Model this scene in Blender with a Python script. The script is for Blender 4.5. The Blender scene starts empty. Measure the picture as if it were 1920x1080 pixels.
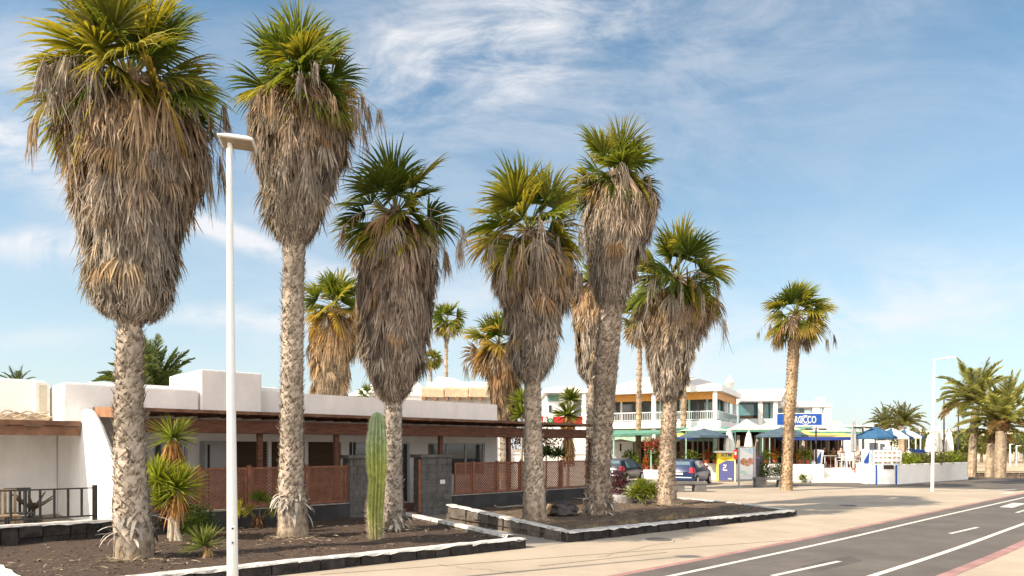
import bpy, math, random
import numpy as np
from mathutils import Matrix, Vector
rad = math.radians
# ------------------------------------------------------------------ camera, world, sun, exposure
FPX, EYE, HOR = 1300.0, 2.1, 840.0           # focal length in photo pixels, eye height (m), horizon row
scn = bpy.context.scene
cam_d = bpy.data.cameras.new('camera'); cam = bpy.data.objects.new('camera', cam_d)
scn.collection.objects.link(cam); scn.camera = cam
cam.location = (0, 0, EYE); cam.rotation_euler = (rad(90), 0, 0)
cam_d.sensor_width = 36; cam_d.lens = 36 * FPX / 1920
cam_d.shift_y = (HOR - 540) / 1920
cam_d.clip_start = 0.1; cam_d.clip_end = 3000
SUN_EL = 38.0
sun_dir = Vector((-0.89, -0.456, 0)).normalized() * math.cos(rad(SUN_EL)) + Vector((0, 0, math.sin(rad(SUN_EL))))
sd = bpy.data.lights.new('sun', 'SUN'); so = bpy.data.objects.new('sun', sd); scn.collection.objects.link(so)
sd.energy = 4.5; sd.angle = rad(0.6); sd.color = (1.0, 0.86, 0.68)
so.rotation_euler = (-sun_dir).to_track_quat('-Z', 'Y').to_euler(); so.location = (-30, -10, 40)
w = bpy.data.worlds.new('World'); scn.world = w; w.use_nodes = True
scn.view_settings.view_transform = 'Standard'; scn.view_settings.look = 'None'
scn.view_settings.gamma = 1; scn.view_settings.exposure = 0.9
try: scn.view_settings.use_curve_mapping = False
except Exception: pass

def build_world():
    nt = w.node_tree; N = nt.nodes; L = nt.links; N.clear()
    out = N.new('ShaderNodeOutputWorld'); bg = N.new('ShaderNodeBackground')
    sky = N.new('ShaderNodeTexSky'); sky.sky_type = 'NISHITA'; sky.sun_disc = False
    sky.sun_elevation = rad(SUN_EL); sky.sun_rotation = math.atan2(sun_dir.x, sun_dir.y) % (2 * math.pi)
    sky.air_density = 1.0; sky.dust_density = 0.6; sky.ozone_density = 1.6
    tc = N.new('ShaderNodeTexCoord'); sep = N.new('ShaderNodeSeparateXYZ'); L.new(tc.outputs['Generated'], sep.inputs[0])
    def M(op, a, b=None, c=None, clamp=False):
        n = N.new('ShaderNodeMath'); n.operation = op; n.use_clamp = clamp
        for i, v in enumerate((a, b, c)):
            if v is None: continue
            if isinstance(v, (int, float)): n.inputs[i].default_value = v
            else: L.new(v, n.inputs[i])
        return n.outputs[0]
    X, Y, Z = sep.outputs
    Yc = M('MAXIMUM', Y, 0.05)
    az = M('DIVIDE', X, Yc); el = M('DIVIDE', Z, Yc)         # direction of a cloud as slope east / slope up
    cmb = N.new('ShaderNodeCombineXYZ'); L.new(az, cmb.inputs[0]); L.new(el, cmb.inputs[1]); cmb.inputs[2].default_value = 0.3
    def noise(scale, detail, rough, sx, sy, rot, dist=0.0, off=0.0):
        mp = N.new('ShaderNodeMapping'); L.new(cmb.outputs[0], mp.inputs[0])
        mp.inputs['Rotation'].default_value = (0, 0, rad(rot)); mp.inputs['Scale'].default_value = (sx, sy, 1)
        mp.inputs['Location'].default_value = (off, off * .7, 0)
        n = N.new('ShaderNodeTexNoise'); n.inputs['Scale'].default_value = scale; n.inputs['Detail'].default_value = detail
        n.inputs['Roughness'].default_value = rough; n.inputs['Distortion'].default_value = dist
        L.new(mp.outputs[0], n.inputs['Vector']); return n.outputs[0]
    def sm(v, a, b):
        n = N.new('ShaderNodeMapRange'); n.interpolation_type = 'SMOOTHSTEP'; L.new(v, n.inputs[0])
        n.inputs[1].default_value = a; n.inputs[2].default_value = b; return n.outputs[0]
    wisp = noise(2.6, 13, .64, 1.0, 2.6, 30, .9, 1.3)
    fine = noise(8.0, 12, .68, 1.0, 2.8, 34, 1.0, 4.1)
    wob = noise(3.0, 5, .5, 1, 1, 0, 0, 9.0)
    wobs = M('MULTIPLY', M('SUBTRACT', wob, .5), .22)
    # cloud banks: centre (px, py of the reference sky), half length, half width in slope units, angle, strength
    def bank(px, py, la, lb, ang, k):
        a0 = (px - 960) / FPX; e0 = (HOR - py) / FPX; c, s = math.cos(rad(ang)), math.sin(rad(ang))
        dx = M('ADD', M('SUBTRACT', az, a0), wobs); dy = M('SUBTRACT', M('SUBTRACT', el, e0), M('MULTIPLY', wobs, .6))
        p = M('ADD', M('MULTIPLY', dx, c / la), M('MULTIPLY', dy, s / la))
        q = M('ADD', M('MULTIPLY', dx, -s / lb), M('MULTIPLY', dy, c / lb))
        r = M('ADD', M('MULTIPLY', p, p), M('MULTIPLY', q, q))
        return M('MULTIPLY', M('POWER', 2.718, M('MULTIPLY', r, -1.0)), k)
    banks = [bank(940, 90, .24, .11, 20, 1.15), bank(880, 210, .30, .05, 18, .55), bank(1250, 130, .34, .16, 25, .35),
             bank(700, 90, .10, .09, -55, .4), bank(30, 280, .16, .045, -35, 1.1), bank(50, 120, .2, .07, -20, .5),
             bank(500, 465, .19, .016, -20, 1.15), bank(70, 452, .11, .02, 4, 1.0), bank(430, 590, .13, .018, -6, .9),
             bank(50, 612, .12, .02, 0, .45), bank(1500, 620, .5, .07, 12, .75), bank(1560, 60, .30, .05, 22, .25),
             bank(900, 560, .4, .07, 8, .4), bank(640, 300, .25, .12, 40, .25)]
    tot = banks[0]
    for b in banks[1:]: tot = M('MAXIMUM', tot, b)
    n1 = sm(wisp, .34, .68); n2 = sm(fine, .36, .66)
    tex = M('ADD', M('MULTIPLY', n1, .74), M('MULTIPLY', n2, .26))
    dens = M('MULTIPLY', tot, M('ADD', M('MULTIPLY', tex, 1.45), .02))
    veil = M('MULTIPLY', sm(noise(1.8, 11, .62, 1, 2.4, 30, .9, 2.2), .42, .72), .20)
    dens = M('ADD', dens, M('MULTIPLY', veil, sm(Z, .02, .25)), None, True)
    dens = M('MULTIPLY', dens, .86)
    # air whitening towards the horizon
    hz = M('MULTIPLY', M('POWER', M('SUBTRACT', 1.0, M('ABSOLUTE', Z, None, None, True), None, True), 4.2), .90, None, True)
    mul = N.new('ShaderNodeMixRGB'); mul.blend_type = 'MULTIPLY'; mul.inputs[0].default_value = 1
    L.new(sky.outputs[0], mul.inputs[1]); mul.inputs[2].default_value = (.66, .93, .93, 1)
    m1 = N.new('ShaderNodeMixRGB'); L.new(hz, m1.inputs[0]); L.new(mul.outputs[0], m1.inputs[1]); m1.inputs[2].default_value = (4.75, 4.85, 4.9, 1)
    m2 = N.new('ShaderNodeMixRGB'); L.new(dens, m2.inputs[0]); L.new(m1.outputs[0], m2.inputs[1]); m2.inputs[2].default_value = (5.3, 5.25, 5.3, 1)
    back = M('MULTIPLY', sm(M('MULTIPLY', Y, -1.0), -.1, .7), .75)       # added warm glow in the unseen sky behind the viewer, lifts shaded fronts
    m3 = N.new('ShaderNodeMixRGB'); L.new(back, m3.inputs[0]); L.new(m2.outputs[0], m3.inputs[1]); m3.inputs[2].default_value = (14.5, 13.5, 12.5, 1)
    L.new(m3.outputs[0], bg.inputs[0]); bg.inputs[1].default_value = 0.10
    L.new(bg.outputs[0], out.inputs[0])
build_world()

# ------------------------------------------------------------------ placement helpers
def G(px, py, z=0.0):                      # ground point seen at a photo pixel
    Y = FPX * (EYE - z) / (py - HOR); return Vector(((px - 960) / FPX * Y, Y, z))
def XA(px, Y): return (px - 960) / FPX * Y
def ZA(py, Y): return EYE - (py - HOR) / FPX * Y
class Frame:
    def __init__(s, o, u):
        s.o = Vector((o[0], o[1], 0)); s.u = Vector((u[0], u[1], 0)).normalized(); s.v = Vector((-s.u.y, s.u.x, 0))
    def P(s, a, d, z=0): return s.o + s.u * a + s.v * d + Vector((0, 0, z))
    def S(s, px, d=0):
        k = (px - 960) / FPX; q = s.o + s.v * d
        return (k * q.y - q.x) / (s.u.x - k * s.u.y)
    def Z(s, px, py, d=0):
        return ZA(py, (s.o + s.v * d + s.u * s.S(px, d)).y)
    def M(s, a=0, d=0, z=0):
        p = s.P(a, d, z); m = Matrix.Identity(4)
        m.col[0][:3] = s.u; m.col[1][:3] = s.v; m.col[3][:3] = p; return m
    @property
    def rz(s): return math.atan2(s.u.y, s.u.x)

# ------------------------------------------------------------------ mesh + object helpers
WM = {}
class MB:
    def __init__(s): s.V = []; s.F = []; s.C = []; s.n = 0
    def add(s, V, F, C=None):
        V = np.asarray(V, float).reshape(-1, 3)
        F = [tuple(int(i) + s.n for i in f) for f in F] if not isinstance(F, np.ndarray) else (F + s.n)
        s.V.append(V); s.F.append(F); s.n += len(V)
        s.C.append(np.tile(np.array(C if C is not None else (.5, .5, .5), float), (len(V), 1)) if C is None or np.ndim(C) == 1 else np.asarray(C, float))
        return s
    def hexa(s, P, C=None):   # 8 points: bottom 4 ccw, top 4 ccw
        return s.add([tuple(p) for p in P], [(3, 2, 1, 0), (4, 5, 6, 7), (0, 1, 5, 4), (1, 2, 6, 5), (2, 3, 7, 6), (3, 0, 4, 7)], C)
    def box(s, x0, x1, y0, y1, z0, z1, M=None, C=None):
        P = [(x0, y0, z0), (x1, y0, z0), (x1, y1, z0), (x0, y1, z0), (x0, y0, z1), (x1, y0, z1), (x1, y1, z1), (x0, y1, z1)]
        if M is not None: P = [M @ Vector(p) for p in P]
        return s.hexa(P, C)
    def fbox(s, fr, a0, a1, d0, d1, z0, z1, C=None):
        return s.hexa([fr.P(a0, d0, z0), fr.P(a1, d0, z0), fr.P(a1, d1, z0), fr.P(a0, d1, z0), fr.P(a0, d0, z1), fr.P(a1, d0, z1), fr.P(a1, d1, z1), fr.P(a0, d1, z1)], C)
    def tube(s, pts, r, n=8, C=None, caps=True):
        pts = [Vector(p) for p in pts]; r = [r] * len(pts) if isinstance(r, (int, float)) else r
        V = []; F = []
        for i, p in enumerate(pts):
            t = (pts[min(i + 1, len(pts) - 1)] - pts[max(i - 1, 0)]).normalized()
            a = t.cross(Vector((0, 0, 1)) if abs(t.z) < .9 else Vector((1, 0, 0))).normalized(); b = t.cross(a)
            for j in range(n):
                an = 2 * math.pi * j / n; V.append(p + (a * math.cos(an) + b * math.sin(an)) * r[i])
        for i in range(len(pts) - 1):
            for j in range(n):
                k = (j + 1) % n; F.append((i * n + j, i * n + k, (i + 1) * n + k, (i + 1) * n + j))
        if caps: F.append(tuple(range(n))[::-1]); F.append(tuple((len(pts) - 1) * n + j for j in range(n)))
        return s.add([tuple(v) for v in V], F, C)
    def lathe(s, prof, c, n=16, C=None):       # prof: (r, z)
        V = []; F = []
        for (r, z) in prof:
            for j in range(n):
                an = 2 * math.pi * j / n; V.append((c[0] + r * math.cos(an), c[1] + r * math.sin(an), c[2] + z))
        for i in range(len(prof) - 1):
            for j in range(n):
                k = (j + 1) % n; F.append((i * n + j, i * n + k, (i + 1) * n + k, (i + 1) * n + j))
        F.append(tuple(range(n))[::-1]); F.append(tuple((len(prof) - 1) * n + j for j in range(n)))
        return s.add(V, F, C)
    def poly(s, pts, z0, z1=None, C=None):      # flat polygon or prism over ground points
        n = len(pts)
        if z1 is None: return s.add([(p[0], p[1], z0) for p in pts], [tuple(range(n))], C)
        V = [(p[0], p[1], z0) for p in pts] + [(p[0], p[1], z1) for p in pts]
        F = [tuple(range(n))[::-1], tuple(range(n, 2 * n))] + [(i, (i + 1) % n, n + (i + 1) % n, n + i) for i in range(n)]
        return s.add(V, F, C)
    def prism(s, fr, prof, a0, a1, C=None, ax='s'):   # profile of (d,z) swept along s (or (s,z) swept along d)
        n = len(prof); V = []
        for a in (a0, a1):
            for (q, z) in prof: V.append(fr.P(a, q, z) if ax == 's' else fr.P(q, a, z))
        F = [tuple(range(n))[::-1], tuple(range(n, 2 * n))] + [(i, (i + 1) % n, n + (i + 1) % n, n + i) for i in range(n)]
        return s.add([tuple(v) for v in V], F, C)
    def ico(s, c, r, C=None, sq=(1, 1, 1), jit=.0, rng=random):
        t = (1 + 5 ** .5) / 2
        V = np.array([(-1, t, 0), (1, t, 0), (-1, -t, 0), (1, -t, 0), (0, -1, t), (0, 1, t), (0, -1, -t), (0, 1, -t), (t, 0, -1), (t, 0, 1), (-t, 0, -1), (-t, 0, 1)]) / 1.902
        F = [(0, 11, 5), (0, 5, 1), (0, 1, 7), (0, 7, 10), (0, 10, 11), (1, 5, 9), (5, 11, 4), (11, 10, 2), (10, 7, 6), (7, 1, 8), (3, 9, 4), (3, 4, 2), (3, 2, 6), (3, 6, 8), (3, 8, 9), (4, 9, 5), (2, 4, 11), (6, 2, 10), (8, 6, 7), (9, 8, 1)]
        V = V * np.array([[1 + rng.uniform(-jit, jit)] for _ in range(12)]) * np.array(sq) * r + np.array(c)
        return s.add(V, F, C)
    def build(s, name, mat, parent=None, smooth=False, bevel=0, sub=0):
        me = bpy.data.meshes.new(name)
        V = np.concatenate(s.V) if s.V else np.zeros((0, 3))
        if parent is not None:
            m = np.array(WM[parent.name].inverted()); V = V @ m[:3, :3].T + m[:3, 3]
        if all(isinstance(f, np.ndarray) for f in s.F) and s.F:
            F = np.concatenate(s.F); k = F.shape[1]
            me.vertices.add(len(V)); me.vertices.foreach_set('co', V.ravel())
            me.loops.add(F.size); me.loops.foreach_set('vertex_index', F.ravel().astype(np.int32))
            me.polygons.add(len(F)); me.polygons.foreach_set('loop_start', np.arange(0, F.size, k, dtype=np.int32))
            me.update(calc_edges=True)
        else:
            fs = []
            for f in s.F: fs += [tuple(int(i) for i in q) for q in f]
            me.from_pydata([tuple(v) for v in V], [], fs); me.update()
        ca = me.color_attributes.new('Col', 'FLOAT_COLOR', 'POINT')
        C = np.concatenate(s.C); ca.data.foreach_set('color', np.concatenate([C, np.ones((len(C), 1))], 1).ravel())
        if smooth: me.polygons.foreach_set('use_smooth', np.ones(len(me.polygons), bool)); me.update()
        me.materials.append(mat)
        o = bpy.data.objects.new(name, me); scn.collection.objects.link(o)
        if parent is not None: o.parent = parent; WM[o.name] = WM[parent.name].copy()
        else: WM[o.name] = Matrix.Identity(4)
        if bevel:
            b = o.modifiers.new('bevel', 'BEVEL'); b.width = bevel; b.segments = 2; b.limit_method = 'ANGLE'; b.angle_limit = rad(40)
        if sub: u = o.modifiers.new('sub', 'SUBSURF'); u.levels = sub; u.render_levels = sub
        return o
def tag(o, label=None, cat=None, group=None, kind=None):
    if label: o['label'] = label
    if cat: o['category'] = cat
    if group: o['group'] = group
    if kind: o['kind'] = kind
    return o
def thing(name, label, cat, loc=(0, 0, 0), rz=0, group=None):
    o = bpy.data.objects.new(name, None); scn.collection.objects.link(o); o.empty_display_size = .3
    o.location = loc; o.rotation_euler = (0, 0, rz)
    WM[o.name] = Matrix.Translation(Vector(loc)) @ Matrix.Rotation(rz, 4, 'Z')
    return tag(o, label, cat, group)
def struct(name, mb, mat, **k): return tag(mb.build(name, mat, **k), kind='structure')
def dup(root, loc, rz, label):
    def cp(o, par):
        c = o.copy(); scn.collection.objects.link(c)
        if par is not None: c.parent = par
        for ch in [x for x in scn.objects if x.parent == o and x != c]: cp(ch, c)
        return c
    r = cp(root, None); r.location = loc; r.rotation_euler = (0, 0, rz); r['label'] = label; return r
def TM(loc, rz=0): return Matrix.Translation(Vector(loc)) @ Matrix.Rotation(rz, 4, 'Z')
def text_mb(body, size, M, depth=.004, sx=1.0, bold=0.0, align='CENTER'):
    cu = bpy.data.curves.new('lettering', 'FONT'); cu.body = body; cu.size = size; cu.extrude = depth; cu.align_x = align; cu.align_y = 'CENTER'; cu.offset = bold; cu.resolution_u = 3
    o = bpy.data.objects.new('lettering', cu); scn.collection.objects.link(o)
    me = bpy.data.meshes.new_from_object(o.evaluated_get(bpy.context.evaluated_depsgraph_get()))
    mb = MB(); mb.add([M @ Vector((v.co.x * sx, -v.co.z, v.co.y)) for v in me.vertices], [tuple(p.vertices) for p in me.polygons])
    bpy.data.objects.remove(o); bpy.data.meshes.remove(me); bpy.data.curves.remove(cu); return mb

# ------------------------------------------------------------------ materials
MAT = {}
def mat(name, col, rough=.8, var=.12, scale=6.0, bump=0.0, bscale=None, metal=0.0, spec=.3, col2=None, lo=.35, hi=.65, alpha=1, detail=6, stain=0.0, sscale=.35, sstretch=(1, 1, 1), stretch=None, dist=.3):
    if name in MAT or col is None: return MAT[name]
    m = bpy.data.materials.new(name); m.use_nodes = True; nt = m.node_tree; N = nt.nodes; L = nt.links
    b = N['Principled BSDF']; b.inputs['Roughness'].default_value = rough; b.inputs['Metallic'].default_value = metal
    b.inputs['Specular IOR Level'].default_value = spec
    tc = N.new('ShaderNodeTexCoord'); src = tc.outputs['Object']
    if stretch:
        mp = N.new('ShaderNodeMapping'); mp.inputs['Scale'].default_value = stretch; L.new(src, mp.inputs[0]); src = mp.outputs[0]
    n = N.new('ShaderNodeTexNoise'); n.inputs['Scale'].default_value = scale; n.inputs['Detail'].default_value = detail; L.new(src, n.inputs['Vector']); n.inputs['Roughness'].default_value = .62
    r = N.new('ShaderNodeValToRGB'); L.new(n.outputs[0], r.inputs[0])
    c2 = col2 if col2 else tuple(c * (1 - var * 2) for c in col)
    c1 = col if col2 else tuple(min(1, c * (1 + var)) for c in col)
    r.color_ramp.elements[0].position = lo; r.color_ramp.elements[1].position = hi
    r.color_ramp.elements[0].color = (*c2, 1); r.color_ramp.elements[1].color = (*c1, 1)
    if stain:      # weathering: broad soiling and fine grain of its own
        mp2 = N.new('ShaderNodeMapping'); mp2.inputs['Scale'].default_value = sstretch; L.new(tc.outputs['Object'], mp2.inputs[0])
        n3 = N.new('ShaderNodeTexNoise'); n3.inputs['Scale'].default_value = sscale; n3.inputs['Detail'].default_value = 9; n3.inputs['Roughness'].default_value = .68; L.new(mp2.outputs[0], n3.inputs['Vector'])
        n4 = N.new('ShaderNodeTexNoise'); n4.inputs['Scale'].default_value = 38; n4.inputs['Detail'].default_value = 4; L.new(tc.outputs['Object'], n4.inputs['Vector'])
        r3 = N.new('ShaderNodeMapRange'); L.new(n3.outputs[0], r3.inputs[0]); r3.inputs[1].default_value = .32; r3.inputs[2].default_value = .62; r3.inputs[3].default_value = 1 - stain; r3.inputs[4].default_value = 1.04
        r4 = N.new('ShaderNodeMapRange'); L.new(n4.outputs[0], r4.inputs[0]); r4.inputs[1].default_value = .3; r4.inputs[2].default_value = .7; r4.inputs[3].default_value = 1 - stain * .6; r4.inputs[4].default_value = 1 + stain * .4
        mm = N.new('ShaderNodeMath'); mm.operation = 'MULTIPLY'; L.new(r3.outputs[0], mm.inputs[0]); L.new(r4.outputs[0], mm.inputs[1])
        sc_ = N.new('ShaderNodeVectorMath'); sc_.operation = 'SCALE'; L.new(r.outputs[0], sc_.inputs[0]); L.new(mm.outputs[0], sc_.inputs['Scale']); L.new(sc_.outputs[0], b.inputs['Base Color'])
    else: L.new(r.outputs[0], b.inputs['Base Color'])
    if bump:
        n2 = N.new('ShaderNodeTexNoise'); n2.inputs['Scale'].default_value = bscale or scale * 4; n2.inputs['Detail'].default_value = 8; L.new(src, n2.inputs['Vector'])
        bp = N.new('ShaderNodeBump'); bp.inputs['Strength'].default_value = bump; bp.inputs['Distance'].default_value = .03
        L.new(n2.outputs[0], bp.inputs['Height']); L.new(bp.outputs[0], b.inputs['Normal'])
    MAT[name] = m; return m
def leafmat(name, trans=.35, rough=.55, spec=.25):
    if name in MAT: return MAT[name]
    m = bpy.data.materials.new(name); m.use_nodes = True; nt = m.node_tree; N = nt.nodes; L = nt.links
    b = N['Principled BSDF']; b.inputs['Roughness'].default_value = rough; b.inputs['Specular IOR Level'].default_value = spec
    a = N.new('ShaderNodeAttribute'); a.attribute_name = 'Col'
    tc = N.new('ShaderNodeTexCoord'); n = N.new('ShaderNodeTexNoise'); n.inputs['Scale'].default_value = 9; n.inputs['Detail'].default_value = 5; L.new(tc.outputs['Object'], n.inputs['Vector'])
    mr = N.new('ShaderNodeMapRange'); L.new(n.outputs[0], mr.inputs[0]); mr.inputs[1].default_value = .25; mr.inputs[2].default_value = .75; mr.inputs[3].default_value = .65; mr.inputs[4].default_value = 1.3
    mx = N.new('ShaderNodeVectorMath'); mx.operation = 'SCALE'; L.new(a.outputs['Color'], mx.inputs[0]); L.new(mr.outputs[0], mx.inputs['Scale'])
    L.new(mx.outputs[0], b.inputs['Base Color'])
    if trans:
        t = N.new('ShaderNodeBsdfTranslucent'); ms = N.new('ShaderNodeMixShader'); ms.inputs[0].default_value = trans
        sc = N.new('ShaderNodeVectorMath'); sc.operation = 'MULTIPLY'; sc.inputs[1].default_value = (1.5, 1.35, .7); L.new(mx.outputs[0], sc.inputs[0]); L.new(sc.outputs[0], t.inputs[0])
        L.new(b.outputs[0], ms.inputs[1]); L.new(t.outputs[0], ms.inputs[2]); L.new(ms.outputs[0], N['Material Output'].inputs[0])
    MAT[name] = m; return m
def glassmat(name, col, rough=.05):
    m = mat(name, col, rough=rough, var=.15, scale=1.2, spec=.8); return m
LEAF = leafmat('living leaf', .42); DEAD = leafmat('dead thatch', .18, .8, .1); BARK = leafmat('bark', 0, .9, .1)
stucco = mat('white stucco', (.90, .885, .86), .9, .03, 1.3, .2, 22, stain=.09, sscale=1.6, sstretch=(1, 1, .35))
wood = mat('stained red brown wood', (.13, .056, .034), .75, .22, 3, .25, 24, stretch=(1, 1, 6))
# ------------------------------------------------------------------ ground, road, pavements
m_ground = mat('pale ground', (.36, .30, .235), .95, .14, .25, .15, 4)
m_pave = mat('beige asphalt pavement', (.455, .38, .295), .9, .09, .5, .25, 60, col2=(.40, .33, .255), stain=.20, lo=.3, hi=.7)
m_road = mat('grey asphalt', (.150, .132, .118), .88, .1, .6, .3, 70, col2=(.118, .104, .094), stain=.22, sscale=.5)
m_paint = mat('worn white road paint', (.62, .59, .53), .8, .1, 8, .05, 40, col2=(.42, .39, .35), lo=.3, hi=.5)
m_pink = mat('pink edge strip', (.36, .205, .19), .9, .12, 2, .15, 50)
m_path = mat('grey cement path', (.30, .265, .225), .92, .12, 1.2, .15, 30)
def sheet(name, pts, z, m, kind='structure', label=None, cat=None):
    mb = MB(); mb.poly(pts, z); o = mb.build(name, m); o['kind'] = kind; return o
sheet('ground', [(-900, -60), (1400, -60), (1400, 1500), (-900, 1500)], 0, m_ground)
far_sheet = [(-60, -20), (120, -20), (120, 60), (23, 47.5), (18, 43.5), (8, 52), (-60, 55)]
sheet('pavement', [(-40, -15), (90, -15), (90, 46.5), (35, 46.5), (20, 41), (2, 50), (-40, 50)], .004, m_pave)
# road edge from photo: the road curves gently to the right
E = [G(1142, 1080), G(1326, 1044.5), G(1527, 1005), G(1719, 964.7), G(1911, 926)]
E = [E[0] + (E[0] - E[1]) * 6] + [E[0] + (E[0] - E[1]) * 2] + E + [E[-1] + (E[-1] - E[-2]) * 1.6]
def smooth(P, n=6):
    out = []
    for i in range(len(P) - 1):
        p0 = P[max(i - 1, 0)]; p1 = P[i]; p2 = P[i + 1]; p3 = P[min(i + 2, len(P) - 1)]
        for k in range(n):
            t = k / n; out.append(.5 * ((2 * p1) + (p2 - p0) * t + (2 * p0 - 5 * p1 + 4 * p2 - p3) * t * t + (3 * p1 - p0 - 3 * p2 + p3) * t ** 3))
    return out + [P[-1]]
E = smooth(E)
def off(P, d):
    R = []
    for i, p in enumerate(P):
        t = (P[min(i + 1, len(P) - 1)] - P[max(i - 1, 0)]).normalized(); R.append(p + Vector((t.y, -t.x, 0)) * d)
    return R
def ribbon(mb, P, a, b, z, i0=0, i1=None):
    A = off(P, a)[i0:i1]; B = off(P, b)[i0:i1]; n = len(A)
    mb.add([(p.x, p.y, z) for p in A] + [(p.x, p.y, z) for p in B], [(i, n + i, n + i + 1, i + 1) for i in range(n - 1)])
ROADW = 3.62
mb = MB(); ribbon(mb, E, .16, ROADW, .008); struct('road', mb, m_road)
mb = MB(); ribbon(mb, E, 0, .16, .009); struct('edge_strip', mb, m_pink)
mb = MB(); ribbon(mb, E, ROADW, ROADW + .2, .009); struct('edge_strip', mb, m_pink)
mb = MB(); ribbon(mb, E, .66, .77, .013); struct('road_line', mb, m_paint)
mb = MB(); ribbon(mb, E, ROADW - .75, ROADW - .63, .013); struct('road_line', mb, m_paint)
def dash(a, b, w=.10):
    t = (b - a).normalized(); n = Vector((t.y, -t.x, 0)) * w / 2; mb = MB(); mb.poly([a + n, b + n, b - n, a - n], .013); struct('road_marking', mb, m_paint)
dash(G(1448, 1081), G(1574, 1053.5)); dash(G(1781, 1001.5), G(1833, 989.5)); dash(G(1886, 952), G(1912, 944), .4); dash(G(1906, 962), G(1935, 953))
dash(G(1330, 1107), G(1230, 1128))
# asphalt side street in front of the restaurant terrace
sheet('side_street', [G(1380, 905.3), G(1500, 906), G(1640, 903), G(1820, 895), G(2200, 893), G(2200, 915), G(1985, 914), G(1905, 921), G(1840, 917), G(1640, 914.5), G(1480, 911)], .0065, m_road)
dash(G(1832, 920), G(1905, 918.2), .2); dash(G(1880, 926), G(1900, 924), .35)
sheet('far_ground', [(24, 62), (200, 62), (200, 130), (40, 130)], .006, mat('tan earth', (.50, .38, .25), .95, .1, .3))
sheet('car_park', [G(1120, 897), G(1340, 905.8), G(1325, 918), G(1130, 922)], .0075, mat('pale car park surface', (.42, .36, .30), .9, .1, .6, .15, 40))
# joint lines and cracks in the pavement
mb = MB()
for (a, b) in ((G(600, 1078), G(1500, 1012)), (G(1290, 921), G(1480, 932)), (G(1010, 1062), G(1250, 1036))):
    t = (b - a).normalized(); n = Vector((t.y, -t.x, 0)) * .012; mb.poly([a + n, b + n, b - n, a - n], .0095)
struct('pavement_joint', mb, mat('dark joint', (.2, .16, .12), .9))

rc = random.Random(12); mb = MB()
for (a, b, k) in ((G(1120, 1046), G(1290, 1010), 14), (G(1350, 985), G(1480, 1000), 12), (G(1560, 960), G(1700, 944), 12), (G(820, 1060), G(960, 1075), 12), (G(1400, 1062), G(1640, 1040), 16), (G(1690, 1010), G(1850, 975), 16)):
    P_ = [a.lerp(b, j / k) + Vector((rc.uniform(-.05, .05), rc.uniform(-.07, .07), 0)) for j in range(k + 1)]; w_ = .007; ribbon(mb, P_, -w_, w_, .0125)
struct('surface_crack', mb, MAT['dark joint'])
mb = MB(); P_ = [G(1500, 1062), G(1590, 1043), G(1618, 1052), G(1525, 1074)]; mb.poly(P_, .0105); struct('road_patch', mb, mat('darker asphalt patch', (.105, .094, .086), .9, .1, 2, .3, 60, stain=.2))
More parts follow.
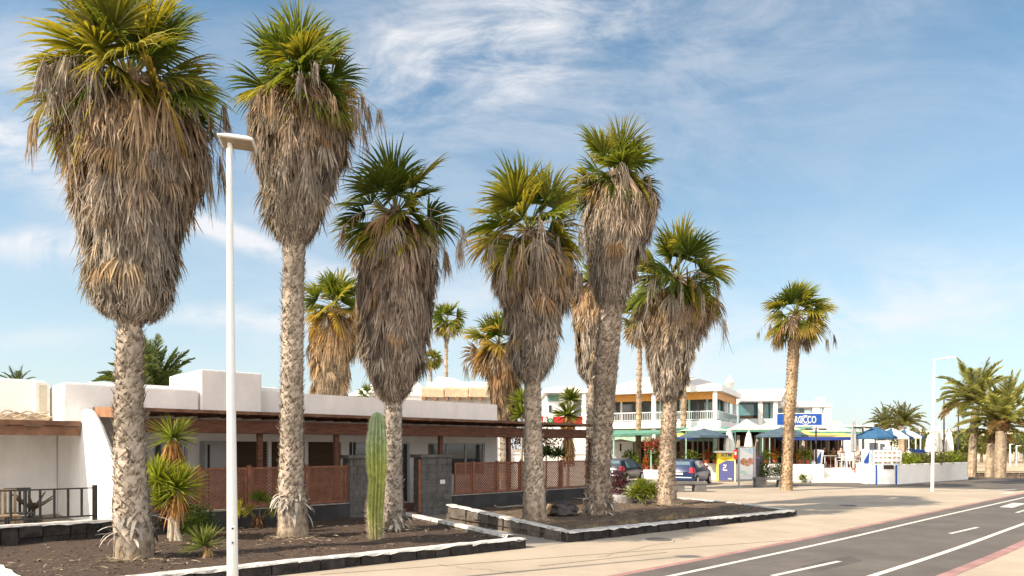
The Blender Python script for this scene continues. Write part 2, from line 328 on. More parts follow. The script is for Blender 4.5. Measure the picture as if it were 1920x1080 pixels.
# ------------------------------------------------------------------ planters
m_lava = mat('black lava stone', (.045, .040, .038), .95, .3, 5, .9, 16, col2=(.016, .014, .013))
m_stone = mat('brown lava block', (.15, .13, .11), .95, .3, 5, .7, 18, col2=(.07, .06, .05))
m_white = mat('whitewash', (.66, .635, .59), .85, .1, 7, .4, 22, col2=(.34, .31, .28), lo=.36, hi=.46, stain=.25, sscale=4)
m_grav = mat('dark volcanic gravel', (.125, .083, .060), .95, .35, 9, 1.0, 55, col2=(.042, .029, .023), lo=.3, hi=.72, detail=10)
m_grav2 = mat('brown volcanic earth', (.20, .14, .09), .95, .35, 3, 1.0, 45, col2=(.07, .05, .036), lo=.3, hi=.7, detail=10)
rk = random.Random(5)
def kerb(par, pts, h, wd, hb=None, mstone=m_lava, blk=.42, capz=.032, inward=1):
    """rough stone kerb along ground points with a whitewashed top; h may vary along it"""
    st = MB(); cp = MB(); hs = h if isinstance(h, (list, tuple)) else [h] * len(pts)
    if len(pts) == 99: pass
    for i in range(len(pts) - 1):
        a, b = Vector(pts[i][:2]).to_3d(), Vector(pts[i + 1][:2]).to_3d(); Ln = (b - a).length; t = (b - a) / Ln; n = Vector((-t.y, t.x, 0)) * inward
        k = max(1, int(Ln / blk)); e = [j / k + (rk.uniform(-.3, .3) / k if 0 < j < k else 0) for j in range(k + 1)]
        for j in range(k):
            t0, t1 = e[j], e[j + 1]; H0 = hs[i] + (hs[i + 1] - hs[i]) * t0; H1 = hs[i] + (hs[i + 1] - hs[i]) * t1
            gp = .008 / Ln
            nz = max(1, int(round(max(H0, H1) / .26)))
            for q in range(nz):
                o1 = rk.uniform(-.03, .045); o2 = o1 + rk.uniform(-.03, .03)
                z0 = q / nz; z1 = (q + 1) / nz
                A = a + t * Ln * (t0 + gp); B = a + t * Ln * (t1 - gp)
                jz = lambda: rk.uniform(-.008, .008)
                st.hexa([A - n * o1 + Vector((0, 0, z0 * H0)), B - n * o2 + Vector((0, 0, z0 * H1)), B + n * wd + Vector((0, 0, z0 * H1)), A + n * wd + Vector((0, 0, z0 * H0)),
                         A - n * (o1 - .012) + Vector((0, 0, z1 * H0 + jz() - .004)), B - n * (o2 - .012) + Vector((0, 0, z1 * H1 + jz() - .004)), B + n * wd + Vector((0, 0, z1 * H1)), A + n * wd + Vector((0, 0, z1 * H0))])
        k = max(2, int(Ln / .16)); V = []; F = []
        for j in range(k + 1):
            f = j / k; H = hs[i] + (hs[i + 1] - hs[i]) * f; p = a + t * Ln * f
            dro = rk.choice((.0, .005, .01, .02, .035)); 
            V += [tuple(p - n * rk.uniform(.018, .035) + Vector((0, 0, H - dro))), tuple(p - n * rk.uniform(.0, .02) + Vector((0, 0, H + capz * rk.uniform(.55, .85)))),
                  tuple(p + n * (wd + rk.uniform(-.02, .02)) + Vector((0, 0, H + capz * rk.uniform(.6, 1)))), tuple(p + n * (wd + rk.uniform(.0, .03)) + Vector((0, 0, H - .04)))]
        for j in range(k):
            for q in range(3): F.append((4 * j + q, 4 * j + 4 + q, 4 * j + 5 + q, 4 * j + 1 + q))
        cp.add(V, F)
    o = st.build('stone_course', mstone, par); cp.build('painted_cap', m_white, par, smooth=False); return o
# left planter
PA = [G(-120, 1146), G(240, 1111), G(600, 1070), G(985, 1028)]       # front foot of the kerb
PAs = [G(985, 1028), G(755, 972.5)]                                  # along the entrance path
tA = thing('planter_kerb', 'low black lava kerb with whitewashed top round the left gravel bed', 'kerb', tuple(PA[3]))
kerb(tA, PA, .19, .22)
tA2 = thing('planter_kerb', 'thin whitewashed kerb of the left gravel bed along the entrance path', 'kerb', tuple(PAs[1]))
q = PAs[0] + (PAs[1] - PAs[0]).normalized() * .45
kerb(tA2, [q, PAs[1]], [.21, .2], .17, mstone=m_stone)
tL = thing('planter_kerb', 'whitewashed kerb end at the bottom left corner of the gravel bed', 'kerb', tuple(G(20, 1100)))
kerb(tL, [G(-40, 1076), G(18, 1118)], .10, .3, inward=1)
# right planter
cB = G(1065, 1018)
tB = thing('planter_kerb', 'black lava kerb with whitewashed top along the pavement side of the right bed', 'kerb', tuple(cB))
kerb(tB, [cB, G(1490, 968.5)], [.22, .17], .24, mstone=m_lava)
tB2 = thing('planter_wall', 'brown lava block wall with white top sloping along the entrance path', 'wall', tuple(cB))
kerb(tB2, [G(1065, 1017.5), G(838, 977)], [.22, .46], .2, mstone=m_stone, blk=.36, inward=-1)
tB3 = thing('planter_kerb', 'thin white back kerb of the right bed facing the benches', 'kerb', tuple(G(1490, 966)))
kerb(tB3, [G(1488, 966.5), G(1375, 950.5), G(1262, 940)], .14, .12, inward=-1, blk=.8)
BF = Frame(G(820, 965)[:2], (1390, FPX))
# gravel sheets with uneven relief
def gravel(name, poly, z, m, seed, amp=.035, stones=1500):
    r = random.Random(seed); P = [Vector(p[:2]) for p in poly]
    x0, x1 = min(p.x for p in P), max(p.x for p in P); y0, y1 = min(p.y for p in P), max(p.y for p in P)
    mb = MB(); mb.poly(poly, z); me_o = mb.build(name, m); me_o['kind'] = 'structure'
    import bmesh
    bm = bmesh.new(); bm.from_mesh(me_o.data); bmesh.ops.triangulate(bm, faces=bm.faces)
    for _ in range(6): bmesh.ops.subdivide_edges(bm, edges=[e for e in bm.edges if e.calc_length() > .35], cuts=1); bmesh.ops.triangulate(bm, faces=bm.faces)
    from mathutils import noise
    for v in bm.verts:
        if not v.is_boundary: v.co.z += amp * noise.noise(Vector((v.co.x * 1.1, v.co.y * 1.1, seed))) + amp * .4 * noise.noise(v.co * 5)
    for f in bm.faces: f.smooth = True
    bm.to_mesh(me_o.data); bm.free()
    def inside(x, y):
        c = False; n = len(P)
        for i in range(n):
            a, b = P[i], P[(i + 1) % n]
            if (a.y > y) != (b.y > y) and x < (b.x - a.x) * (y - a.y) / (b.y - a.y) + a.x: c = not c
        return c
    st = MB(); k = 0
    while k < stones:
        x, y = r.uniform(x0, x1), r.uniform(y0, y1)
        if not inside(x, y): continue
        k += 1; s = r.choice((.006, .008, .010, .013, .018)) * r.uniform(.8, 1.4); g = r.choice((.04, .05, .07, .09, .13)) * r.uniform(.7, 1.2)
        if r.random() < .012: g = .6
        zz = z + amp * noise.noise(Vector((x * 1.1, y * 1.1, seed)))
        st.ico((x, y, zz + s * .3), s, C=(g * 1.08, g * .92, g * .8), sq=(1.2, 1, .6), jit=.3, rng=r)
    tag(st.build('gravel_stones', BARK), kind='stuff')
def fp(s, d): p = BF.P(s, d); return (p.x, p.y)
sL = BF.S(-60, -.06)
gravel('gravel_bed', [tuple(PA[0][:2]), tuple(PA[1][:2]), tuple(PA[2][:2]), tuple(PA[3][:2]), tuple(PAs[1][:2]), fp(BF.S(760, 0), -.01), fp(sL - 6, -.01), (-16, 6)], .10, m_grav, 3, .05, 4200)
gravel('gravel_bed', [tuple(cB[:2]), tuple(G(1488, 967)[:2]), tuple(G(1375, 951)[:2]), tuple(G(1265, 941)[:2]), tuple(G(1190, 933)[:2]), fp(BF.S(1118, 0), -.01), fp(BF.S(852, 0), -.01), tuple(G(842, 979)[:2])], .13, m_grav2, 8, .05, 2600)
sheet('entrance_path', [fp(BF.S(752, 0), 3.25), fp(BF.S(752, 0), 0), tuple(PAs[1][:2]), tuple(PAs[0][:2]), tuple(cB[:2]), tuple(G(838, 977)[:2]), fp(BF.S(852, 0), 0), fp(BF.S(852, 0), 3.25)], .0065, m_path)
# ------------------------------------------------------------------ foliage generators (vectorised)
def unit(a): return a / np.maximum(np.linalg.norm(a, axis=-1, keepdims=True), 1e-9)
def strips(mb, P0, D, L, Wd, S, K=4, grav=0.0, gpow=1.5, prof=None, c0=None, c1=None, curl=None):
    """ribbons: start P0, direction D, length L, width Wd, side vector S; gravity bends them down along their length"""
    n = len(P0); P0 = np.asarray(P0, float); D = unit(np.asarray(D, float)); L = np.broadcast_to(np.asarray(L, float), n); Wd = np.broadcast_to(np.asarray(Wd, float), n)
    S = unit(np.asarray(S, float)); grav = np.broadcast_to(np.asarray(grav, float), n)
    prof = np.linspace(1, .1, K + 1) if prof is None else np.asarray(prof)
    c0 = np.broadcast_to(np.asarray(c0, float), (n, 3)); c1 = np.broadcast_to(np.asarray(c1 if c1 is not None else c0, float), (n, 3))
    P = P0.copy(); V = np.zeros((n, K + 1, 2, 3)); C = np.zeros((n, K + 1, 2, 3)); down = np.array([0, 0, -1.0])
    for k in range(K + 1):
        h = (Wd * prof[k] / 2)[:, None]
        V[:, k, 0] = P - S * h; V[:, k, 1] = P + S * h
        t = k / K; C[:, k, :] = (c0 * (1 - t) + c1 * t)[:, None, :]
        if k < K:
            g = grav * ((k + 1) / K) ** gpow
            D = unit(D + down * g[:, None] + (curl * ((k + 1) / K) if curl is not None else 0))
            P = P + D * (L / K)[:, None]
    idx = np.arange(n * (K + 1) * 2).reshape(n, K + 1, 2)
    F = np.stack([idx[:, :-1, 0], idx[:, :-1, 1], idx[:, 1:, 1], idx[:, 1:, 0]], -1).reshape(-1, 4)
    mb.add(V.reshape(-1, 3), F, C.reshape(-1, 3)); return P
def tubeq(mb, pts, r0, r1, n=6, c=(.3, .25, .2)):
    """quad-only tapered tube"""
    pts = np.asarray(pts, float); m = len(pts); T = np.gradient(pts, axis=0); T = unit(T)
    a = unit(np.cross(T, np.array([.13, .21, 1.0]))); b = np.cross(T, a)
    r = np.linspace(r0, r1, m)[:, None, None] if np.ndim(r0) == 0 else np.asarray(r0)[:, None, None]
    an = np.linspace(0, 2 * math.pi, n, endpoint=False)
    V = pts[:, None, :] + r * (a[:, None, :] * np.cos(an)[None, :, None] + b[:, None, :] * np.sin(an)[None, :, None])
    i = np.arange(m - 1)[:, None] * n; j = np.arange(n)[None, :]; k = (j + 1) % n
    F = np.stack([i + j, i + k, i + n + k, i + n + j], -1).reshape(-1, 4)
    mb.add(V.reshape(-1, 3), F, c)
GREEN = [(.040, .072, .008), (.060, .098, .010), (.10, .14, .014), (.19, .215, .020), (.33, .28, .03), (.42, .27, .07)]
DRY = [(.29, .18, .09), (.34, .23, .12), (.34, .25, .16), (.30, .25, .20), (.24, .20, .165), (.40, .35, .29)]
def fan(mb, rng, B, A, Nn, R, nseg, spread, cb, ct, droop=.25, closed=1.0, K=5, wmul=1.0):
    """one costapalmate blade: pleated segments from B, axis A, blade normal Nn"""
    A = unit(A); S = unit(np.cross(A, Nn)); Nn = np.cross(S, A)
    ph = np.linspace(-spread, spread, nseg) + rng.normal(0, spread / nseg * .35, nseg)
    L = R * (.80 + .20 * np.cos(ph * .8)) * rng.uniform(.86, 1.06, nseg)
    D = A * np.cos(ph)[:, None] + S * np.sin(ph)[:, None] + Nn * (.10 * np.abs(np.sin(ph)) * 2.2 * closed)[:, None] + rng.normal(0, .03, (nseg, 3))
    T = -A * np.sin(ph)[:, None] + S * np.cos(ph)[:, None]
    alt = np.where(np.arange(nseg) % 2 == 0, .55, -.55)[:, None]
    side = T + Nn * alt
    wmax = 2 * R * .55 * math.tan(spread / nseg) * 1.25 * wmul
    prof = [.12, .55, 1.0, .92, .5, .06] if K == 5 else [.15, .9, .8, .08]
    j = rng.uniform(.75, 1.25, (nseg, 1))
    strips(mb, np.tile(B, (nseg, 1)), D, L, wmax, side, K, droop * rng.uniform(.5, 1.6, nseg), 2.6, prof, np.array(cb) * j, np.array(ct) * j)
def hangfan(mb, rng, B, A, R, nseg, c, w=.035):
    """collapsed dead leaf hanging from B"""
    A = unit(A); side = unit(np.cross(A, [0, 0, 1.0]) + rng.normal(0, .05, 3))
    D = np.array([0, 0, -1.0]) + A * rng.uniform(-.1, .55, (nseg, 1)) + side * rng.normal(0, .24, (nseg, 1))
    S = rng.normal(0, 1, (nseg, 3)) * [1, 1, .15]
    j = rng.uniform(.6, 1.3, (nseg, 1))
    strips(mb, B + rng.normal(0, .03, (nseg, 3)), D, R * rng.uniform(.5, 1.1, nseg), w * rng.uniform(.5, 1.2, nseg), S, 4, .25, 1, [.5, 1, .8, .5, .08], np.array(c) * j, np.array(c) * j * .85, curl=rng.normal(0, .10, (nseg, 3)))
def trunk(par, rng, path, rad_f, zb, scale_from, scale_to, col=(.40, .34, .275), sc=.13, bare=.55, rings=None, old=False, rowh=.085, n=26, boots=0):
    """path: callable z->(x,y); rad_f: callable z->radius"""
    z0, z1 = zb, scale_to; m = max(12, int((z1 - z0) / .09)); zs = np.linspace(z0, z1, m)
    mb = MB(); an = np.linspace(0, 2 * math.pi, n, endpoint=False)
    cen = np.array([path(z) for z in zs]); r = np.array([rad_f(z) for z in zs])
    nz = 1 + .035 * rng.normal(size=(m, n)) + .03 * np.sin(an * 3 + 2)[None, :] + (.018 * np.sin(zs * 33))[:, None]
    V = np.zeros((m, n, 3)); V[..., 0] = cen[:, 0:1] + (r[:, None] * nz) * np.cos(an); V[..., 1] = cen[:, 1:2] + (r[:, None] * nz) * np.sin(an); V[..., 2] = zs[:, None]
    i = np.arange(m - 1)[:, None] * n; j = np.arange(n)[None, :]; k = (j + 1) % n
    F = np.stack([i + j, i + k, i + n + k, i + n + j], -1).reshape(-1, 4)
    c = np.array(col)[None, None, :] * rng.uniform(.72, 1.12, (m, n, 1)) * np.where(rng.random((m, n, 1)) < .06, .5, 1)
    c = c * (1 + .16 * np.sin(zs * 1.9 + zs[0] * 7 + r[0] * 90) + .10 * np.sin(zs * 5.3 + r[0] * 50))[:, None, None] * (1 + .10 * np.sin(an * 2 + r[0] * 70))[None, :, None]
    foot = np.clip(1 - (zs - zb) / (bare * 1.1 + .05), 0, 1)[:, None]; cr_ = rng.random(n)[None, :]
    V[..., 0] += (r[:, None] * foot * (.05 * np.sin(an * 9 + 1) + .06 * (cr_ - .5))) * np.cos(an); V[..., 1] += (r[:, None] * foot * (.05 * np.sin(an * 9 + 1) + .06 * (cr_ - .5))) * np.sin(an)
    c = c * (1 - foot[..., None] * .35 * (cr_[..., None] < .3))
    basef = np.clip((zs - zb) / bare, 0, 1)[:, None, None]
    c = c * (1 - .06 * (1 - basef)) * np.array([1, 1 - 0, 1]) ; c = c * basef + (1 - basef) * np.array([.40, .31, .22]) * rng.uniform(.62, 1.15, (m, n, 1)) * (.75 + .35 * cr_[..., None])
    mb.add(V.reshape(-1, 3), F, c.reshape(-1, 3))
    # persistent leaf bases: two upturned flaps per scar, in staggered rows
    rows = int((z1 - scale_from) / rowh)
    if rows > 0:
        A = []; Zr = []
        for q in range(rows):
            per = max(7, int(2 * math.pi * rad_f(scale_from + q * rowh) / (sc * .95)))
            a = (np.arange(per) + (q % 2) * .5) / per * 2 * math.pi + q * .13 + rng.normal(0, .07, per)
            A.append(a); Zr.append(np.full(per, scale_from + q * rowh) + rng.normal(0, .02, per))
        A = np.concatenate(A); Zr = np.concatenate(Zr); kk = rng.random(len(A)) > .12; A = A[kk]; Zr = Zr[kk]; N_ = len(A)
        cx = np.array([path(z) for z in Zr]); rr = np.array([rad_f(z) for z in Zr])
        rdir = np.stack([np.cos(A), np.sin(A), np.zeros(N_)], 1); tdir = np.stack([-np.sin(A), np.cos(A), np.zeros(N_)], 1)
        P0 = np.concatenate([cx, Zr[:, None]], 1) + rdir * (rr * .95)[:, None] - tdir * .3 * sc
        for sgn in (-1, 1):
            L = sc * rng.uniform(.55, 1.35, N_)
            D = rdir * rng.uniform(.15, 1.0, N_)[:, None] + np.array([0, 0, 1.0]) + tdir * (sgn * rng.uniform(.1, .95, N_))[:, None]
            S = tdir + rdir * rng.normal(0, .35, (N_, 1))
            cc = np.array(col) * rng.uniform(.55, 1.32, (N_, 1)) * np.array([1, .985, .96])
            strips(mb, P0 - tdir * .3 * sc * sgn, D, L * 1.1, sc * rng.uniform(.16, .42, N_), S, 3, rng.uniform(-.1, .25, N_), 1, [1, .9, .7, .12], cc * .45, cc * 1.2)
    if boots:   # big drooping dry leaf bases round the foot
        N_ = boots; A = rng.uniform(0, 2 * math.pi, N_); Zr = zb + bare + rng.uniform(-.05, .42, N_)
        cx = np.array([path(z) for z in Zr]); rr = np.array([rad_f(z) for z in Zr])
        rdir = np.stack([np.cos(A), np.sin(A), np.zeros(N_)], 1); tdir = np.stack([-np.sin(A), np.cos(A), np.zeros(N_)], 1)
        P0 = np.concatenate([cx, Zr[:, None]], 1) + rdir * (rr * .9)[:, None]
        D = rdir * rng.uniform(.5, 1.1, N_)[:, None] + np.array([0, 0, 1.0]) * rng.uniform(-.5, .5, N_)[:, None] + tdir * rng.normal(0, .35, (N_, 1))
        cc = np.array((.42, .38, .33)) * rng.uniform(.6, 1.2, (N_, 1))
        strips(mb, P0, D, rng.uniform(.25, .52, N_), rng.uniform(.05, .10, N_), tdir + rdir * rng.normal(0, .4, (N_, 1)), 4, rng.uniform(.1, .9, N_), .6, [1, .9, .8, .7, .15], cc * .7, cc)
    if bare > .08 and boots + rows > 30 and z1 - z0 < 14 and sc < .16 or boots:   # fibre and litter round the foot
        N_ = 260; A = rng.uniform(0, 6.283, N_); r0_ = rf0 = rad_f(zb + .05); rd = np.stack([np.cos(A), np.sin(A), 0 * A], 1); td = np.stack([-np.sin(A), np.cos(A), 0 * A], 1)
        P0 = np.array([*path(zb), zb]) + rd * (r0_ * rng.uniform(.96, 1.5, N_) ** 1.0)[:, None]; P0[:, 2] = zb + rng.uniform(.0, .03, N_)
        cc = np.array((.34, .27, .19)) * rng.uniform(.3, 1.2, (N_, 1)); strips(mb, P0, rd * rng.uniform(-.3, 1, (N_, 1)) + td * rng.normal(0, 1, (N_, 1)) + np.array([0, 0, .12]), rng.uniform(.05, .24, N_), .018, np.array([0, 0, 1.0]) + rd * rng.normal(0, 1, (N_, 1)), 3, .12, 1, [.6, 1, .7, .1], cc, cc)
        N_ = 150; A = rng.uniform(0, 6.283, N_); rd = np.stack([np.cos(A), np.sin(A), 0 * A], 1); td = np.stack([-np.sin(A), np.cos(A), 0 * A], 1); Zr = zb + rng.uniform(0, bare * 1.05, N_); rr = np.array([rad_f(z) for z in Zr])
        P0 = np.concatenate([np.array([path(z) for z in Zr]), Zr[:, None]], 1) + rd * (rr * 1.03)[:, None]; cc = np.array((.36, .28, .2)) * rng.uniform(.25, 1.15, (N_, 1))
        strips(mb, P0, np.array([0, 0, 1.0]) + td * rng.normal(0, .25, (N_, 1)) + rd * .08, rng.uniform(.05, .18, N_), rng.uniform(.008, .03, N_), td, 2, 0, 1, [.5, 1, .2], cc, cc)
    return mb.build('trunk', BARK, par)
def skirt(par, rng, zs_, rs_, cx_, cy_, trr, nf, lf, wst, top_c=(.38, .20, .075), low_c=(.36, .305, .25), lump=.085):
    """thatch of dead leaves hugging the stem; zs_ ascending heights with radius and centre"""
    zs_ = np.array(zs_); R = lambda z: np.interp(z, zs_, rs_); CX = lambda z: np.interp(z, zs_, cx_); CY = lambda z: np.interp(z, zs_, cy_)
    zb, zt = zs_[0], zs_[-1]; H = zt - zb; mb = MB(); ph = rng.uniform(0, 6.28, 6)
    def lumpf(th, z): return 1 + lump * (.5 * np.sin(3 * th + ph[0] + z * 1.3) + .4 * np.sin(5 * th + ph[1] - z * 2.1) + .35 * np.sin(2 * th + ph[2] + z * 3.1) + .3 * np.sin(7 * th + ph[3] + 4.3 * z))
    # dark inner body
    m, n = 26, 22; z = np.linspace(zb + .04 * H, zt, m); an = np.linspace(0, 2 * math.pi, n, endpoint=False)
    rr = (R(z)[:, None] * .80) * lumpf(an[None, :], z[:, None])
    V = np.stack([CX(z)[:, None] + rr * np.cos(an), CY(z)[:, None] + rr * np.sin(an), np.tile(z[:, None], (1, n))], -1)
    i = np.arange(m - 1)[:, None] * n; j = np.arange(n)[None, :]; k = (j + 1) % n
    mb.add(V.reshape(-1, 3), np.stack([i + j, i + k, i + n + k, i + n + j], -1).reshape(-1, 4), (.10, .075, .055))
    # dead leaves, each a bunch of strands following the outline downward
    f = rng.random(nf) ** .9; z0 = zb + H * (.06 + .96 * f); th0 = rng.uniform(0, 2 * math.pi, nf); nf = int(nf * 1.35); f = rng.random(nf) ** .9; z0 = zb + H * (.06 + .97 * f); th0 = rng.uniform(0, 2 * math.pi, nf); flare = rng.uniform(.0, .15, nf); tuck = rng.uniform(.0, .10, nf); L = lf * rng.uniform(.38, .92, nf) * np.clip((z0 - zb) / (.25 * H), .35, 1); ofs = rng.normal(.0, .05, nf) + np.where(rng.random(nf) < .12, .09, 0)
    tone = rng.uniform(.5, 1.25, nf) * np.where(rng.random(nf) < .16, .5, 1); per = 17; K = 4; flare = np.repeat(flare, per) * rng.uniform(.5, 1.4, nf * per); tuck = np.repeat(tuck, per)
    z0 = np.repeat(z0, per); th0 = np.repeat(th0, per); L = np.repeat(L, per) * rng.uniform(.6, 1.15, nf * per); ofs = np.repeat(ofs, per) + rng.normal(0, .022, nf * per); tone = np.repeat(tone, per) * rng.uniform(.7, 1.25, nf * per)
    dth = rng.normal(0, 1, nf * per); N_ = nf * per
    V = np.zeros((N_, K + 1, 2, 3)); C = np.zeros((N_, K + 1, 2, 3)); wv = wst * rng.uniform(.5, 1.4, N_); wig = rng.normal(0, .014, (N_, K + 1)); tw = rng.uniform(-.9, .9, N_)
    flip = rng.random(N_) < .05
    for q in range(K + 1):
        t = q / K; zz = z0 - L * t; Rz = R(np.clip(zz, zb, zt)); below = np.clip((zb + .05 * H - zz) / (.12 * H + .01), 0, 1)
        th = th0 + dth * (.04 + .19 * t) * (.35 / np.maximum(Rz, .2)) ; rad_ = Rz * lumpf(th, zz) * (1 + ofs) + flare * t ** 1.6 - tuck * (1 - t) + np.where(flip, .14 * t, 0) - .03
        rad_ = rad_ * (1 - .0 * below); th = th + wig[:, q]
        zz = np.maximum(zz, zb - .28 * rng.random(N_) ** 2 - .02); P = np.stack([CX(zz) + rad_ * np.cos(th), CY(zz) + rad_ * np.sin(th), zz], -1)
        S = np.stack([-np.sin(th) + .6 * tw * np.cos(th), np.cos(th) + .6 * tw * np.sin(th), 0 * th], -1)
        h = (wv * [.7, 1.0, .9, .6, .1][q] / 2)[:, None]
        V[:, q, 0] = P - S * h; V[:, q, 1] = P + S * h
        g = np.clip((zz - zb) / H, 0, 1)[:, None]; mixw = np.clip((g - .38) / .45, 0, 1) ** 1.1 * (rng.random((N_, 1)) * .6 + .4)
        C[:, q, :] = ((np.array(low_c) * (1 - mixw) + np.array(top_c) * mixw) * tone[:, None] * (.8 + .35 * t))[:, None, :]
    idx = np.arange(N_ * (K + 1) * 2).reshape(N_, K + 1, 2)
    mb.add(V.reshape(-1, 3), np.stack([idx[:, :-1, 0], idx[:, :-1, 1], idx[:, 1:, 1], idx[:, 1:, 0]], -1).reshape(-1, 4), C.reshape(-1, 3))
    for q in range(nf // 11):
        zz = zb + H * rng.uniform(.12, 1.0) ** .7; th = rng.uniform(0, 6.283); r_ = float(R(zz)) * lumpf(th, zz) * .96; A = np.array((math.cos(th), math.sin(th), 0)); g = (zz - zb) / H
        c = np.array(low_c) * (1 - g * .7) + np.array(top_c) * g * .7 if rng.random() < .6 else np.array(DRY[rng.integers(0, len(DRY))])
        B0 = np.array((float(CX(zz)), float(CY(zz)), zz)) + A * r_
        if rng.random() < .5: hangfan(mb, rng, B0, A, lf * rng.uniform(.3, .6), 12, c * rng.uniform(.7, 1.2), wst)
        else: fan(mb, rng, B0 - A * .05, A * .35 + np.array((0, 0, -1.0)), A + rng.normal(0, .3, 3), lf * rng.uniform(.4, .75), 18, rad(rng.uniform(22, 48)), c * .8, c * rng.uniform(.9, 1.2), .5, .4)
    return mb.build('dead_leaf_skirt', DEAD, par)
def crown(par, rng, heart, Rc, nfr, nseg, ndead, nhang, yellow=.35, up=1.0, elong=1.0, bladef=.60, maxang=138, windx=.0, extra_old=0, K=5):
    """Washingtonia head: arching stalks each carrying a pleated fan, older ones lower, yellower, then dry"""
    mb = MB(); heart = np.array(heart, float)
    for i in range(nfr):
        f = (i + .5) / nfr; pol = rad(6 + (maxang - 6) * f ** .95) + rng.normal(0, .12); az = i * 2.39996 + rng.normal(0, .45)
        dirv = np.array([math.sin(pol) * math.cos(az) + windx * (.3 + f), math.sin(pol) * math.sin(az), math.cos(pol)]); dirv = unit(dirv)
        Lp = Rc * (1 - bladef) * rng.uniform(.62, 1.22) * (up if f < .3 else 1); K_ = 7; P = [heart + dirv * .05]; d = dirv.copy()
        for k in range(K_):
            d = unit(d + np.array([0, 0, -1]) * (.035 + .10 * f)); P.append(P[-1] + d * Lp / K_)
        tubeq(mb, P, .026, .012, 5, np.array((.20, .22, .05)) * (1 - f) + np.array((.36, .22, .09)) * f)
        side = unit(np.cross(d, [0, 0, 1.0])); Nn = np.cross(side, d); Nn = unit(Nn + side * rng.normal(0, .75) + d * rng.normal(0, .2))
        y = f * yellow * 1.75 + rng.normal(0, .14)
        if y < .45: cb, ct = GREEN[rng.integers(0, 2)], GREEN[rng.integers(2, 5)]
        elif y < .75: cb, ct = GREEN[rng.integers(0, 3)], GREEN[rng.integers(4, 6)]
        elif y < 1.0: cb, ct = GREEN[4], GREEN[5]
        else: cb, ct = DRY[0], DRY[1]
        R = Rc * bladef * rng.uniform(.8, 1.12)
        cb = np.array(cb) * rng.uniform(.75, 1.05); ct = np.array(ct) * rng.uniform(.8, 1.1)
        fan(mb, rng, P[-1], d, Nn, R, nseg, rad(rng.uniform(58, 104)), cb, ct, .22 + .35 * f, rng.uniform(.2, 1.3), K)
    cr = mb.build('crown', LEAF, par)
    mb = MB()
    for i in range(ndead):   # dry leaves folded down over the skirt
        az = rng.uniform(0, 2 * math.pi); pol = rad(rng.uniform(78, 142)); d = np.array([math.sin(pol) * math.cos(az) + windx, math.sin(pol) * math.sin(az), math.cos(pol)])
        Lp = Rc * rng.uniform(.25, .55); P = [heart - np.array([0, 0, rng.uniform(0, .3)])]
        for k in range(5): d = unit(d + np.array([0, 0, -.16])); P.append(P[-1] + d * Lp / 5)
        c = DRY[rng.integers(0, len(DRY))]; tubeq(mb, P, .02, .01, 4, c)
        side = unit(np.cross(d, [0, 0, 1.0])); Nn = unit(np.cross(side, d) + side * rng.normal(0, .5))
        fan(mb, rng, P[-1], d + np.array([0, 0, -.5]), Nn, Rc * bladef * rng.uniform(.75, 1.0), max(9, nseg * 2 // 3), rad(rng.uniform(25, 60)), c, np.array(c) * .9, .9, .4, K, .9)
    for i in range(nhang):   # arching dry stalks with collapsed leaves hanging from their ends
        az = rng.uniform(0, 2 * math.pi); pol = rad(rng.uniform(52, 105)); d = unit(np.array([math.sin(pol) * math.cos(az) + windx, math.sin(pol) * math.sin(az), math.cos(pol)]))
        Lp = Rc * rng.uniform(.5, 1.08); P = [heart.copy()]
        for k in range(8): d = unit(d + np.array([0, 0, -.17])); P.append(P[-1] + d * Lp / 8)
        c = DRY[rng.integers(2, len(DRY))]; tubeq(mb, P, .014, .008, 4, c)
        hangfan(mb, rng, P[-1], d, Rc * rng.uniform(.3, .55), max(7, nseg // 2), c, .03 if Rc > 1 else .03)
        for k in range(4): hangfan(mb, rng, P[4 + k], d, Rc * rng.uniform(.12, .3), 3, c, .02)
    if ndead + nhang: mb.build('dry_leaves', DEAD, par)
    return cr
PALMS = 'tall fan palms along the gravel beds'
